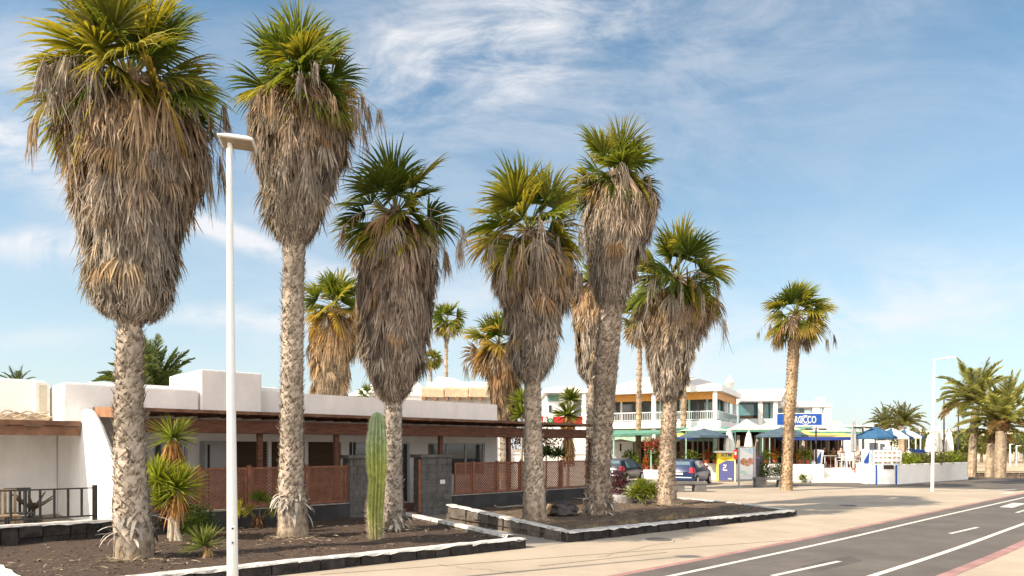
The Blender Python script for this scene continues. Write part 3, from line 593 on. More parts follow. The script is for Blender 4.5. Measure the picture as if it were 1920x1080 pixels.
def palm(name, label, group, base, tr, sk, heart, Rpx, Y=None, seed=1, zb=.1, nfr=42, nseg=44, ndead=22, nhang=14, nf=430, lf=1.1, wst=.034, boots=0, bare=.5, sc=.125, rowh=.072, sfrom=None, cat='palm tree', K=5, tcol=(.40, .335, .27), lowc=(.36, .305, .25), topc=(.34, .20, .085), squash=1.0, **kw):
    """base (px,py); tr [(px,py,half width px)], sk [(py,cx,hw)] from top to bottom, heart (px,py)"""
    if Y is None: Y = G(*base, z=zb).y
    X0 = XA(base[0], Y); k0 = math.sqrt(1 + (X0 / Y) ** 2); s = Y / FPX
    rng = np.random.default_rng(seed); t = thing(name, label, cat, (X0, Y, zb), 0, group)
    tz = [ZA(p[1], Y) for p in tr][::-1]; tx = [XA(p[0], Y) for p in tr][::-1]; trd = [p[2] * s / k0 * (.86 if sk else .92) for p in tr][::-1]
    zt = ZA(heart[1], Y) - .1
    path = lambda z: (float(np.interp(z, tz, tx)), Y); rf = lambda z: float(np.interp(z, tz, trd))
    trunk(t, rng, path, rf, zb - .02, sfrom if sfrom is not None else zb + bare, zt, sc=sc, bare=max(bare, .05), rowh=rowh, boots=boots, col=tcol)
    if sk:
        q = sk[::-1]; zz = [ZA(a[0], Y) for a in q]; skirt(t, rng, zz, [a[2] * s / k0 * float(np.interp(i_ / (len(q) - 1), [0, .15, .5, .75, .9, 1], [.62, .80, .84, .95, .85, .6])) for i_, a in enumerate(q)], [XA(a[1], Y) for a in q], [Y] * len(q), .3, nf, lf, wst, low_c=lowc, top_c=topc)
    crown(t, rng, (XA(heart[0], Y), Y, ZA(heart[1], Y)), Rpx * (1.08 if sk else 1) * s / k0, nfr, nseg, ndead, nhang, K=K, **kw)
    return t
palm('fan_palm', 'huge fan palm at far left with the widest shaggy skirt of dead leaves', PALMS, (252, 1045),
     [(245, 100, 30), (245, 600, 26), (243, 700, 30), (243, 850, 34), (246, 940, 38), (250, 985, 42), (252, 1010, 44), (252, 1047, 45)],
     [(150, 245, 60), (200, 248, 108), (240, 250, 136), (300, 255, 134), (350, 252, 124), (400, 248, 114), (450, 247, 100), (500, 246, 96), (550, 247, 86), (585, 248, 74), (606, 248, 50)],
     (243, 160), 215, seed=11, zb=.12, nfr=60, nseg=46, ndead=60, nhang=40, nf=1100, lf=1.15, boots=34, bare=.42, sc=.14, rowh=.07, yellow=.33)
palm('fan_palm', 'tall fan palm just right of the near white lamp post with bare flared foot', PALMS, (548, 1005),
     [(560, 100, 20), (552, 450, 23), (549, 600, 23), (547, 800, 24), (546, 900, 27), (548, 945, 31), (549, 980, 33), (549, 1006, 34)],
     [(150, 566, 38), (185, 562, 72), (220, 560, 88), (270, 559, 92), (320, 556, 84), (360, 556, 70), (400, 553, 60), (430, 552, 46), (455, 551, 30)],
     (568, 168), 142, seed=22, zb=.12, nfr=46, nseg=42, ndead=36, nhang=22, nf=680, lf=1.2, boots=46, bare=.62, yellow=.36, sc=.125)
palm('fan_palm', 'fan palm directly behind the cactus with a long narrow brown skirt', PALMS, (738, 990),
     [(742, 300, 14), (738, 755, 17), (737, 850, 19), (737, 940, 21), (738, 975, 24), (738, 992, 27)],
     [(395, 742, 20), (430, 742, 46), (470, 745, 64), (520, 744, 74), (570, 742, 76), (620, 740, 74), (670, 738, 64), (715, 738, 48), (745, 736, 32), (758, 736, 22)],
     (742, 402), 134, seed=33, zb=.12, tcol=(.35, .30, .25), nfr=30, nseg=42, ndead=26, nhang=18, nf=660, lf=1.15, boots=20, bare=.15, yellow=.25, lowc=(.32, .26, .21), topc=(.28, .18, .11), sc=.12)
palm('fan_palm', 'fan palm with smooth pale foot beside the dark rubbish bag in the right bed', PALMS, (1002, 975),
     [(992, 350, 15), (998, 715, 17), (999, 800, 18), (1000, 880, 21), (1001, 925, 24), (1002, 976, 26)],
     [(445, 995, 32), (475, 998, 58), (510, 998, 74), (550, 1000, 72), (590, 1001, 60), (640, 1000, 50), (680, 999, 42), (705, 998, 30), (720, 998, 20)],
     (992, 432), 132, seed=48, zb=.15, tcol=(.42, .345, .27), rowh=.085, nfr=30, nseg=40, ndead=28, nhang=18, nf=580, lf=1.1, bare=.62, yellow=.45, sc=.13)
palm('fan_palm', 'tallest fan palm of the right bed, leaning right, with wide fibrous foot', PALMS, (1122, 962),
     [(1160, 280, 18), (1148, 560, 24), (1137, 680, 24), (1130, 800, 21), (1125, 880, 22), (1123, 925, 27), (1122, 963, 33)],
     [(325, 1150, 30), (350, 1158, 52), (385, 1165, 66), (430, 1160, 66), (470, 1152, 58), (510, 1148, 48), (550, 1147, 36), (580, 1146, 28)],
     (1152, 338), 108, seed=55, zb=.15, tcol=(.37, .30, .235), rowh=.06, nfr=25, nseg=38, ndead=28, nhang=18, nf=500, lf=1.15, bare=.1, boots=40, yellow=.40, sc=.15, topc=(.34, .24, .15))
palm('fan_palm', 'shorter fan palm at the right end of the gravel bed next to the green yucca', PALMS, (1250, 945),
     [(1272, 480, 12), (1256, 750, 15), (1252, 830, 17), (1250, 900, 19), (1250, 925, 21), (1250, 946, 22)],
     [(535, 1272, 30), (560, 1275, 56), (600, 1272, 62), (640, 1262, 52), (680, 1256, 46), (720, 1254, 36), (748, 1254, 22), (756, 1254, 16)],
     (1272, 522), 116, seed=66, zb=.15, tcol=(.40, .31, .23), nfr=27, nseg=38, ndead=26, nhang=20, nf=500, lf=1.0, bare=.35, yellow=.25, sc=.13)
palm('fan_palm', 'slim fan palm with bare trunk standing alone in the paving by the restaurant', 'single palms in the paving', (1475, 920),
     [(1492, 560, 9), (1490, 620, 12), (1486, 700, 11), (1480, 780, 11), (1477, 860, 10), (1475, 921, 12)],
     None, (1493, 590), 84, seed=79, zb=.0, nfr=30, nseg=32, ndead=10, nhang=7, bare=.05, yellow=.30, sc=.15, rowh=.12, maxang=125, K=3, tcol=(.38, .27, .17), up=.8)
# fan palms behind the bungalow and by the restaurant
BK = 'fan palms behind the bungalow'
palm('fan_palm', 'yellow green fan palm behind the bungalow roof, left of the brown skirted palm', BK, (618, 0), [(628, 560, 10), (620, 740, 10), (618, 930, 11)],
     [(590, 628, 28), (620, 626, 42), (660, 622, 44), (700, 620, 40), (735, 620, 34), (780, 620, 24)], (630, 578), 78, Y=34, seed=81, zb=0, nfr=34, nseg=28, ndead=14, nhang=6, nf=330, lf=1.6, wst=.06, yellow=.75, K=3, lowc=(.36, .27, .18), topc=(.45, .25, .09), sc=.2, rowh=.3)
palm('fan_palm', 'golden fan palm with drooping yellow leaves behind the right end of the white roof', BK, (945, 0), [(945, 620, 8), (945, 930, 10)],
     [(650, 945, 20), (690, 945, 32), (740, 945, 30), (790, 948, 24), (820, 948, 14)], (935, 645), 74, Y=36, seed=82, zb=0, nfr=30, nseg=26, ndead=20, nhang=8, nf=240, lf=1.6, wst=.06, yellow=.95, K=3, lowc=(.28, .2, .13), topc=(.42, .22, .07), sc=.2, rowh=.3, maxang=135)
palm('fan_palm', 'fan palm whose grey skirt shows directly behind the leaning tall palm', BK, (1108, 0), [(1115, 520, 9), (1112, 700, 10), (1107, 830, 10), (1106, 920, 11)],
     [(530, 1114, 24), (560, 1113, 38), (610, 1115, 44), (660, 1116, 42), (700, 1114, 30), (722, 1114, 18)], (1116, 545), 58, Y=33, seed=83, zb=0, nfr=24, nseg=26, ndead=14, nhang=5, nf=260, lf=1.4, wst=.06, yellow=.9, K=3, topc=(.42, .24, .09), sc=.18, rowh=.2)
palm('fan_palm', 'slender fan palm by the car park wall left of the blue car with yellowing crown', 'slender fan palms by the car park', (1196, 880), [(1200, 620, 5), (1198, 740, 5.5), (1196, 882, 6.5)],
     [(560, 1196, 8), (600, 1196, 14), (640, 1196, 10)], (1200, 600), 56, Y=50, seed=84, zb=0, nfr=22, nseg=20, ndead=12, nhang=5, nf=60, lf=1.6, wst=.07, yellow=.8, K=3, sc=.2, rowh=.4, tcol=(.42, .31, .21))
palm('fan_palm', 'slender fan palm behind the blue car, its crown hidden by a dead leaf skirt', 'slender fan palms by the car park', (1280, 880), [(1284, 620, 5), (1282, 740, 5.5), (1280, 882, 6.5)],
     None, (1284, 650), 34, Y=50, seed=85, zb=0, nfr=16, nseg=18, ndead=6, nhang=2, yellow=.6, K=3, sc=.2, rowh=.4, tcol=(.42, .31, .21))
palm('fan_palm', 'small distant fan palm above the white house roofs', 'distant fan palms', (836, 0), [(837, 590, 3.2), (836, 840, 4)],
     [(610, 838, 8), (650, 837, 4)], (838, 602), 40, Y=75, seed=86, zb=0, nfr=26, nseg=16, ndead=6, nhang=2, nf=30, lf=1.5, wst=.1, yellow=.35, K=3, sc=.2, rowh=.8, tcol=(.42, .31, .21))
palm('fan_palm', 'second small distant fan palm, lower, peeping out beside the brown skirt', 'distant fan palms', (808, 0), [(808, 670, 2.6), (808, 840, 3)],
     None, (808, 675), 26, Y=85, seed=87, zb=0, nfr=22, nseg=14, ndead=3, nhang=0, yellow=.35, K=3, sc=.2, rowh=.8)
palm('fan_palm', 'tiny fan palm tuft just above the bungalow parapet', 'distant fan palms', (688, 0), [(688, 735, 2.6), (688, 840, 3)],
     None, (688, 742), 26, Y=60, seed=88, zb=0, nfr=20, nseg=14, ndead=0, nhang=0, yellow=.2, K=3, sc=.2, rowh=.8)

# ------------------------------------------------------------------ date palms (feather leaves)
def feather(mb, rng, heart, d, L, nl, c, ct, ll, w, bend=.13):
    K = 10; P = [np.array(heart, float)]; dd = unit(np.array(d, float)); Ds = []
    for k in range(K): dd = unit(dd + np.array([0, 0, -1]) * bend * (.35 + k / K)); Ds.append(dd); P.append(P[-1] + dd * L / K)
    tubeq(mb, P, w * 1.1, w * .3, 4, np.array((.30, .27, .10)))
    P = np.array(P); t = np.linspace(.14, 1, nl); pos = np.stack([np.interp(t * K, np.arange(K + 1), P[:, q]) for q in range(3)], 1)
    Dd = np.array(Ds)[np.minimum((t * K).astype(int), K - 1)]
    side = unit(np.cross(Dd, [0, 0, 1.0])); up = np.cross(side, Dd)
    for s in (-1, 1):
        D = Dd * .85 + side * s * (.85 * (1 - .4 * t))[:, None] + up * rng.uniform(.05, .5, (nl, 1)) + rng.normal(0, .06, (nl, 3))
        j = rng.uniform(.7, 1.3, (nl, 1)); l = ll * 1.15 * np.sin(np.clip(t * 1.02, 0, 1) * math.pi * .86 + .28) * rng.uniform(.85, 1.1, nl)
        strips(mb, pos, D, np.maximum(l, .05), w * 2.5, Dd * .5 + up, 2, .22, 1, [.7, 1, .08], np.array(c) * j, np.array(ct) * j)
def date_palm(label, group, base, tr, heart, Rpx, Y, seed, nfr=46, nl=34, pine=True, c=(.15, .175, .04), ct=(.36, .34, .11), wind=-.1, bend=.13, tcol=(.47, .36, .25)):
    rng = np.random.default_rng(seed); s = Y / FPX; X0 = XA(base[0], Y); k0 = math.sqrt(1 + (X0 / Y) ** 2)
    zb = .35 if Y < 46 and X0 > 20 else 0
    t = thing('date_palm', label, 'palm tree', (X0, Y, zb), 0, group)
    tz = [ZA(p[1], Y) for p in tr][::-1]; tx = [XA(p[0], Y) for p in tr][::-1]; trd = [p[2] * s / k0 for p in tr][::-1]
    hz = ZA(heart[1], Y); hx = XA(heart[0], Y)
    path = lambda z: (float(np.interp(z, tz, tx)), Y); rf = lambda z: float(np.interp(z, tz, trd))
    trunk(t, rng, path, rf, zb, 99, hz - .3, bare=6, col=tcol, n=18)
    if pine:
        mb = MB(); r0 = trd[-1] * 1.15; N_ = 260; A = rng.uniform(0, 6.28, N_); zz = hz - rng.uniform(0, 1, N_) * r0 * 2.6; rr = r0 * (1.0 + .45 * (zz - (hz - r0 * 2.6)) / (r0 * 2.6)) * np.clip((zz - (hz - r0 * 2.8)) / (r0 * .6), .5, 1)
        rd = np.stack([np.cos(A), np.sin(A), 0 * A], 1); P0 = np.stack([path(hz)[0] + rd[:, 0] * rr * .8, Y + rd[:, 1] * rr * .8, zz], 1)
        cc = np.array((.40, .25, .12)) * rng.uniform(.35, 1.3, (N_, 1))
        strips(mb, P0, rd + np.array([0, 0, .8]), rr * .55, rr * .28, np.stack([-rd[:, 1], rd[:, 0], 0 * A], 1), 2, 0, 1, [1, .9, .4], cc * .6, cc)
        mb.lathe([(r0 * .7, -r0 * 2.7), (r0 * 1.1, -r0 * 1.8), (r0 * 1.2, -.5 * r0), (r0 * .4, .2 * r0)], (path(hz)[0], Y, hz), 12, (.14, .09, .05))
        mb.build('cut_leaf_bases', DEAD, t)
    mb = MB(); R = Rpx * s / k0
    for i in range(nfr):
        f = (i + .5) / nfr; pol = rad(5 + 94 * f ** .95) + rng.normal(0, .06); az = i * 2.39996 + rng.normal(0, .2)
        d = (math.sin(pol) * math.cos(az) + wind * f, math.sin(pol) * math.sin(az), math.cos(pol)); j = rng.uniform(.75, 1.25)
        cc, c2 = (c, ct) if f < .86 or rng.random() < .5 else ((.30, .20, .08), (.36, .26, .13))
        feather(mb, rng, (hx, Y, hz), d, R * rng.uniform(.88, 1.12) * (1.08 if f < .25 else 1), nl, np.array(cc) * j, np.array(c2) * j, R * .24, R * .012, bend)
    mb.build('crown', LEAF, t); return t
DP = 'date palms by the roundabout wall'
date_palm('tall feathery date palm, the left one of the trio beyond the stone edged bed', DP, (1822, 884), [(1833, 740, 7.5), (1826, 800, 8), (1822, 884, 9)], (1830, 752), 92, 42, 101, 40, pine=False)
date_palm('short date palm with orange fruit stalks tucked between the other two of the trio', DP, (1855, 884), [(1862, 800, 9.5), (1856, 884, 9.5)], (1866, 812), 62, 41.5, 102, 26)
date_palm('stout date palm with pineapple shaped stem top, rightmost of the trio', DP, (1874, 884), [(1878, 780, 10.5), (1875, 884, 12)], (1880, 788), 98, 40.5, 103, 38, bend=.09)
date_palm('wind blown date palm behind the blue parasols, left one of a pair', 'pair of date palms behind the parasols', (1665, 860), [(1665, 790, 4), (1665, 862, 5)], (1662, 797), 44, 62, 104, 34, 26, False, c=(.09, .11, .03), ct=(.22, .2, .07))
date_palm('wind blown date palm behind the blue parasols, right one of a pair', 'pair of date palms behind the parasols', (1692, 860), [(1692, 795, 7), (1692, 862, 8)], (1694, 795), 48, 58, 105, 40, 26, False, c=(.09, .11, .03), ct=(.22, .2, .07))
date_palm('dark date palm crown rising behind the bungalow beside the widest fan palm', 'date palms behind the white houses', (285, 0), [(285, 720, 10), (285, 900, 12)], (287, 738), 108, 32, 106, 56, 40, False, c=(.05, .08, .018), ct=(.13, .16, .04), bend=.09)
date_palm('date palm fronds just showing above the left house roof', 'date palms behind the white houses', (35, 0), [(35, 722, 8), (35, 900, 9)], (32, 728), 46, 40, 107, 30, 26, False, c=(.04, .07, .018), ct=(.1, .13, .03))
# ------------------------------------------------------------------ bungalow
B = BF; S = B.S
m_roof = mat('weathered roof board', (.20, .105, .065), .85, .25, 2, .3, 20)
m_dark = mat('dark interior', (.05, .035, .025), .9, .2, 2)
m_blind = mat('brown roller shutter', (.10, .065, .040), .85, .1, 1, .15, 8, stretch=(1, 1, 12))
m_glass = glassmat('window glass', (.05, .065, .08)); m_frame = mat('grey white window frame', (.55, .56, .58), .6, .05, 4)
m_pillar = mat('grey tuff masonry', (.15, .145, .14), .95, .18, 3, .8, 22, col2=(.085, .08, .076))
m_plinth = mat('painted black plinth', (.060, .058, .062), .9, .25, 1.5, .5, 14, col2=(.035, .034, .036))
m_lat = mat('red brown lattice', (.24, .105, .066), .75, .15, 5, .1, 30)
m_black = mat('black painted iron', (.045, .043, .04), .5, .2, 8)
DW = 3.3                                              # depth of the house wall behind the terrace edge
def pbox(mb, px0, px1, d0, d1, z0, z1, dref=None): d = d0 if dref is None else dref; mb.fbox(B, S(px0, d), S(px1, d), d0, d1, z0, z1)
house = thing('bungalow', 'long white flat roofed bungalow with brown shutters and dark windows behind the palms', 'house', tuple(B.P(S(640, DW), DW)), B.rz)
zp = B.Z(760, 749, DW)                                # parapet height
sR = S(932, DW); sW = S(236, 0)
zc = B.Z(440, 697, DW - .2)
# wall with real openings
def wall_open(mb, s0, s1, d0, d1, z0, z1, ops):
    """ops: (sa,sb,za,zb) sorted"""
    cur = s0
    for (a, b, za, zb_) in ops:
        if a > cur: mb.fbox(B, cur, a, d0, d1, z0, z1)
        if za > z0 + .01: mb.fbox(B, a, b, d0, d1, z0, za)
        if zb_ < z1 - .01: mb.fbox(B, a, b, d0, d1, zb_, z1)
        cur = b
    if cur < s1: mb.fbox(B, cur, s1, d0, d1, z0, z1)
wz = lambda px, py: B.Z(px, py, DW)
ops = [(S(288, DW), S(352, DW), .1, 2.25), (S(443, DW), S(503, DW), .1, 2.3), (S(509, DW), S(572, DW), .1, 2.3), (S(578, DW), S(640, DW), .1, 2.3),
       (S(668, DW), S(694, DW), 1.0, 2.3), (S(742, DW), S(768, DW), .12, 2.3), (S(802, DW), S(909, DW), 1.05, 2.3)]
mb = MB(); wall_open(mb, sW, sR, DW, DW + .3, 0, 2.55, ops); mb.fbox(B, sW, sR, DW, DW + .3, 2.552, zp)
mb.fbox(B, sR - .3, sR, DW + .3, DW + 9, 0, zp); mb.fbox(B, sW - .02, sR - .3, DW + 9, DW + 9.3, 0, zp)
mb.fbox(B, sW, sR - .3, DW + .3, DW + 9, zp - .9, zp - .6)
mb.build('wall', stucco, house)
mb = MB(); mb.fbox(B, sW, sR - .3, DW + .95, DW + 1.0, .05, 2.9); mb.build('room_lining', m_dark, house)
mb = MB(); mb.fbox(B, sW, S(1112, 0), .3, DW - .01, .0, .12); mb.build('terrace_floor', mat('terracotta terrace tiles', (.28, .14, .09), .8, .1, 3), house)
for i in (1, 2, 3):
    a, b, za, zb_ = ops[i]; sh = MB()
    k = 26
    for j in range(k): sh.fbox(B, a, b, DW + .10 + (j % 2) * .006, DW + .14, za + (zb_ - za) * j / k, za + (zb_ - za) * (j + 1) / k - .004)
    sh.build('roller_shutter', m_blind, house)
def window(ops_i, nv, name='window', bottom=0):
    a, b, za, zb_ = ops_i; f = MB(); t = .06
    f.fbox(B, a, b, DW + .05, DW + .12, za, za + t); f.fbox(B, a, b, DW + .05, DW + .12, zb_ - t, zb_)
    for j in range(nv + 1): x = a + (b - a - t) * j / nv; f.fbox(B, x, x + t, DW + .05, DW + .12, za + t, zb_ - t)
    fo = f.build(name, m_frame, house); g = MB(); g.fbox(B, a + t, b - t, DW + .08, DW + .09, za + t, zb_ - t); g.build('pane', m_glass, fo); return fo
window(ops[0], 2, 'window'); window(ops[4], 1); window(ops[5], 1, 'door'); window(ops[6], 3)
# grey storage cupboards left of the shutters
mb = MB(); mb.fbox(B, S(374, DW), S(414, DW), DW - .45, DW - .01, .12, 2.3); cb = mb.build('cupboard', mat('grey white cupboard', (.42, .43, .45), .6, .05, 2), house)
mb = MB(); mb.fbox(B, S(389, DW - .45), S(393, DW - .45), DW - .47, DW - .455, .3, 2.2); mb.build('cupboard_gap', m_dark, cb)
mb = MB()
for px in (655, 662): mb.fbox(B, S(px, DW), S(px, DW) + .07, DW - .06, DW - .012, .6, 2.3)
mb.build('awning_rail', m_black, house)
# parapet block at left and taller block on the roof
mb = MB(); s0 = S(117, DW - .2); zl = B.Z(117, 716, DW - .2)
mb.fbox(B, s0, S(376, DW - .3), DW - .2, DW + 7, 2.5, zl); mb.build('parapet', stucco, house, bevel=.06)
mb = MB(); mb.fbox(B, S(377, DW - .25), S(491, DW - .25), DW - .25, DW + 2.6, zp - 1.2, zc); mb.build('roof_tank_enclosure', stucco, house, bevel=.04)
mb = MB(); mb.fbox(B, S(491, DW) + .01, S(560, DW), DW + .6, DW + 3.2, zp - 1.2, B.Z(520, 727, DW + .6)); mb.build('parapet_step', stucco, house, bevel=.04)
# sloping white party wall at the left end
wedge = thing('party_wall', 'sunlit white wall sloping down between the two terraces, behind the widest palm', 'wall', tuple(B.P(sW, 0)), B.rz)
mb = MB(); zt_ = B.Z(150, 768, 3.1)
prof = [(-.25, 0), (-.25, 1.25), (.25, 1.55), (.9, 2.0), (1.8, 2.62), (2.55, zt_ - .10), (2.85, zt_), (3.2, zt_ + .02), (6.3, zt_ + .02), (6.3, 0)]
mb.prism(B, prof, sW - .28, sW); mb.build('plaster', stucco, wedge, bevel=.09)
# pergola
per = thing('pergola', 'long dark red timber pergola roof in front of the white bungalow', 'pergola', tuple(B.P(S(640, 0), 0)), B.rz)
sE = S(1112, -.35); sA = sW + .05
zr0, zr1 = 2.97, 3.13; dF = -.38
zr = lambda d: zr0 + (zr1 - zr0) * (d - dF) / (DW - dF)
mb = MB()
for i in range(int((sE - sA) / .24)):
    a = sA + i * .24; j = rk.uniform(-.008, .008); b_ = min(a + .236, sE); e = rk.uniform(-.03, .03)
    P = lambda s_, d, dz: B.P(s_, d, zr(d) + dz + j)
    mb.hexa([P(a, dF + e, 0), P(b_, dF + e, 0), P(b_, DW - .02, 0), P(a, DW - .02, 0), P(a, dF + e, .035), P(b_, dF + e, .035), P(b_, DW - .02, .035), P(a, DW - .02, .035)])
mb.build('roof_boards', m_roof, per)
mb = MB(); mb.fbox(B, sA, sE, dF - .02, dF + .015, zr0 - .035, zr0 + .045); mb.build('fascia', m_roof, per)
mb = MB(); P = lambda s_, d, dz: B.P(s_, d, zr(d) + dz)
mb.hexa([P(sA - .05, dF, -.2), P(sA, dF, -.2), P(sA, DW - .02, -.2), P(sA - .05, DW - .02, -.2), P(sA - .05, dF, 0.05), P(sA, dF, .05), P(sA, DW - .02, .05), P(sA - .05, DW - .02, .05)]); mb.build('verge_board', mat('orange brown verge board', (.30, .145, .075), .7, .15, 3), per)
n = int((sE - sA) / .62)
for i in range(n + 1):
    a = sA + .1 + (sE - sA - .2) * i / n; mb = MB(); w_ = .045
    mb.hexa([P(a - w_, dF + .02, -.06), P(a + w_, dF + .02, -.06), P(a + w_, DW - .02, -.16), P(a - w_, DW - .02, -.16), P(a - w_, dF + .02, -.004), P(a + w_, dF + .02, -.004), P(a + w_, DW - .02, -.004), P(a - w_, DW - .02, -.004)])
    mb.build('rafter', wood, per)
zb0, zb1 = B.Z(833, 818, 0), B.Z(833, 799, 0)
mb = MB(); mb.fbox(B, sA + .1, sE - .05, -.07, .28, zb0, zb1); mb.fbox(B, sE - .2, sE - .05, .07, DW, zb0 + .02, zb1 - .02); mb.build('beam', wood, per, bevel=.012)
pw = .065
for px in (237, 493, 637, 833, 961, 1107):
    s_ = S(px, 0); mb = MB(); mb.fbox(B, s_ - pw, s_ + pw, -.065 if px in (237, 1107) else .14, .065 if px in (237, 1107) else .27, .53 if px in (237, 1107) else .3, zb0 - .002); mb.build('post', wood, per, bevel=.01)
mb = MB(); mb.fbox(B, sE - .2, sE - .07, DW - .2, DW - .07, .12, zb0); mb.build('post', wood, per, bevel=.01)
# walls below the lattice
def plinth(s0, s1, label, zt=.52):
    t = thing('terrace_wall', label, 'wall', tuple(B.P(s0, 0)), B.rz); mb = MB(); mb.fbox(B, s0, s1, 0, .3, 0, zt); mb.build('wall_face', m_plinth, t)
    mb = MB(); mb.fbox(B, s0, s1, -.015, .33, zt + .002, zt + .03); mb.build('coping', mat('dusty grey coping', (.34, .31, .28), .9, .15, 4, .2), t)
sP1a, sP1b = S(655, 0), S(692, 0); sP2a, sP2b = S(789, 0), S(846, 0)
plinth(sW + .01, sP1a, 'low black terrace wall below the left lattice run'); plinth(sP2b, S(1113, 0), 'low dark terrace wall below the right lattice run', .56)
def pillar(s0, s1, label):
    t = thing('gate_pillar', label, 'pillar', tuple(B.P(s0, 0)), B.rz); zc_ = B.Z(820, 852, 0); mb = MB()
    mb.fbox(B, s0 + .03, s1 - .03, -.02, .38, 0, zc_ - .1)
    nr = 8
    for q in range(nr):                                    # dressed blocks standing a little proud
        k = 3; o_ = .5 * (q % 2)
        ed = [0] + [((j + o_) / k) for j in range(0 if o_ else 1, k)] + [1]
        for a, b_ in zip(ed[:-1], ed[1:]):
            x = rk.uniform(.0, .012); mb.fbox(B, s0 + (s1 - s0) * a + .006, s0 + (s1 - s0) * b_ - .006, -.035 - x, -.0205, (zc_ - .1) * q / nr + .006, (zc_ - .1) * (q + 1) / nr - .006)
            
        mb.fbox(B, s0 - .008 - rk.uniform(0, .01), s0 + .0295, -.03, .37, (zc_ - .1) * q / nr + .006, (zc_ - .1) * (q + 1) / nr - .006)
    mb.build('masonry', m_pillar, t)
    mb = MB(); mb.fbox(B, s0 - .09, s1 + .07, -.12, .46, zc_ - .098, zc_); mb.build('cap', m_pillar, t, bevel=.012); return t
pillar(sP1a, sP1b, 'grey tuff gate pillar behind the cactus, left of the entrance')
p2 = pillar(sP2a, sP2b, 'grey tuff gate pillar with a small white plate, right of the entrance')
mb = MB(); a = S(826, -.05); zz = B.Z(829, 903, -.05); mb.fbox(B, a - .02, a + .17, -.062, -.05, zz - .07, zz + .06); mb.build('white_plate', mat('white enamel', (.75, .75, .72), .4, .03, 3), p2)
gt = thing('garden_gate', 'red brown timber gate leaf folded open against the right pillar', 'gate', tuple(B.P(sP2a, 0)), B.rz)
mb = MB(); mb.fbox(B, sP2a - .10, sP2a - .015, -.02, .03, .1, 1.75)
for k in range(6): mb.fbox(B, sP2a - .098, sP2a - .018, -.035, -.0205, .12 + .27 * k, .36 + .27 * k)
mb.build('gate_leaf', m_lat, gt)
# lattice screens
def lattice(s0, s1, z0, z1, label, d=.1):
    t = thing('lattice_panel', label, 'fence panel', tuple(B.P(s0, d, z0)), B.rz, 'lattice panels along the terrace edge')
    f = MB(); b_ = .055
    f.fbox(B, s0, s1, d - .025, d + .025, z0, z0 + b_); f.fbox(B, s0, s1, d - .025, d + .025, z1 - b_, z1)
    f.fbox(B, s0, s0 + b_, d - .025, d + .025, z0 + b_, z1 - b_); f.fbox(B, s1 - b_, s1, d - .025, d + .025, z0 + b_, z1 - b_)
    fo = f.build('panel_frame', m_lat, t)
    W_, H_ = s1 - s0, z1 - z0; st = .066; V = []; Fq = []; wd = .017
    for sg, dd in ((1, -.006), (-1, .006)):
        k = -H_
        while k < W_:
            # line s = k + t (sg=1) or mirrored, z = t
            t0 = max(0, -k); t1 = min(H_, W_ - k)
            if t1 > t0 + .03:
                q0, q1 = (k + t0, t0), (k + t1, t1)
                if sg < 0: q0, q1 = (W_ - q0[0], q0[1]), (W_ - q1[0], q1[1])
                nx, nz = (-.7071 * wd, .7071 * wd) if sg > 0 else (.7071 * wd, .7071 * wd)
                i = len(V)
                for (qs, qz, sgn) in ((q0[0], q0[1], -1), (q1[0], q1[1], -1), (q1[0], q1[1], 1), (q0[0], q0[1], 1)):
                    V.append(B.P(s0 + qs + sgn * nx, d + dd - .005, z0 + qz + sgn * nz))
                for (qs, qz, sgn) in ((q0[0], q0[1], -1), (q1[0], q1[1], -1), (q1[0], q1[1], 1), (q0[0], q0[1], 1)):
                    V.append(B.P(s0 + qs + sgn * nx, d + dd + .005, z0 + qz + sgn * nz))
                Fq += [(i, i + 1, i + 2, i + 3), (i + 7, i + 6, i + 5, i + 4), (i, i + 4, i + 5, i + 1), (i + 2, i + 6, i + 7, i + 3)]
            k += st * 1.414
    g = MB(); g.add([tuple(v) for v in V], Fq); g.build('slats', m_lat, t)
LB = ['lattice panel at the left end, partly behind the yuccas', 'lattice panel behind the white lamp post', 'lattice panel left of the second palm trunk', 'lattice panel between the second palm and the gate pillar']
le = [S(p, .1) for p in (262, 372, 466, 574, 652)]
for i in range(4): lattice(le[i] + .05, le[i + 1] - .05, .57, 1.60, LB[i])
RB = ['lattice panel directly right of the gate pillar', 'second lattice panel right of the gate pillar', 'lattice panel just left of the smooth footed palm', 'lattice panel just right of the smooth footed palm', 'lattice panel left of the leaning palm, last of the run']
re_ = [S(p, .1) for p in (850, 886, 931, 976, 1052, 1106)]
for i in range(5): lattice(re_[i] + .04, re_[i + 1] - .04, .61, 1.62, RB[i])
for i, s_ in enumerate(le[1:-1] + re_[1:-1] + [le[-1]]):
    nm = ['behind the lamp post', 'left of the second palm', 'right of the second palm', 'second from the gate pillar', 'third from the gate pillar', 'beside the smooth footed palm', 'left of the leaning palm', 'against the left gate pillar'][i]
    mb = MB(); mb.fbox(B, s_ - .045, s_ + .045, .03, .13, .56, 1.66); o = mb.build('fence_post', m_lat, bevel=.008); tag(o, 'short red brown lattice post ' + nm, 'fence post', 'posts between the lattice panels')

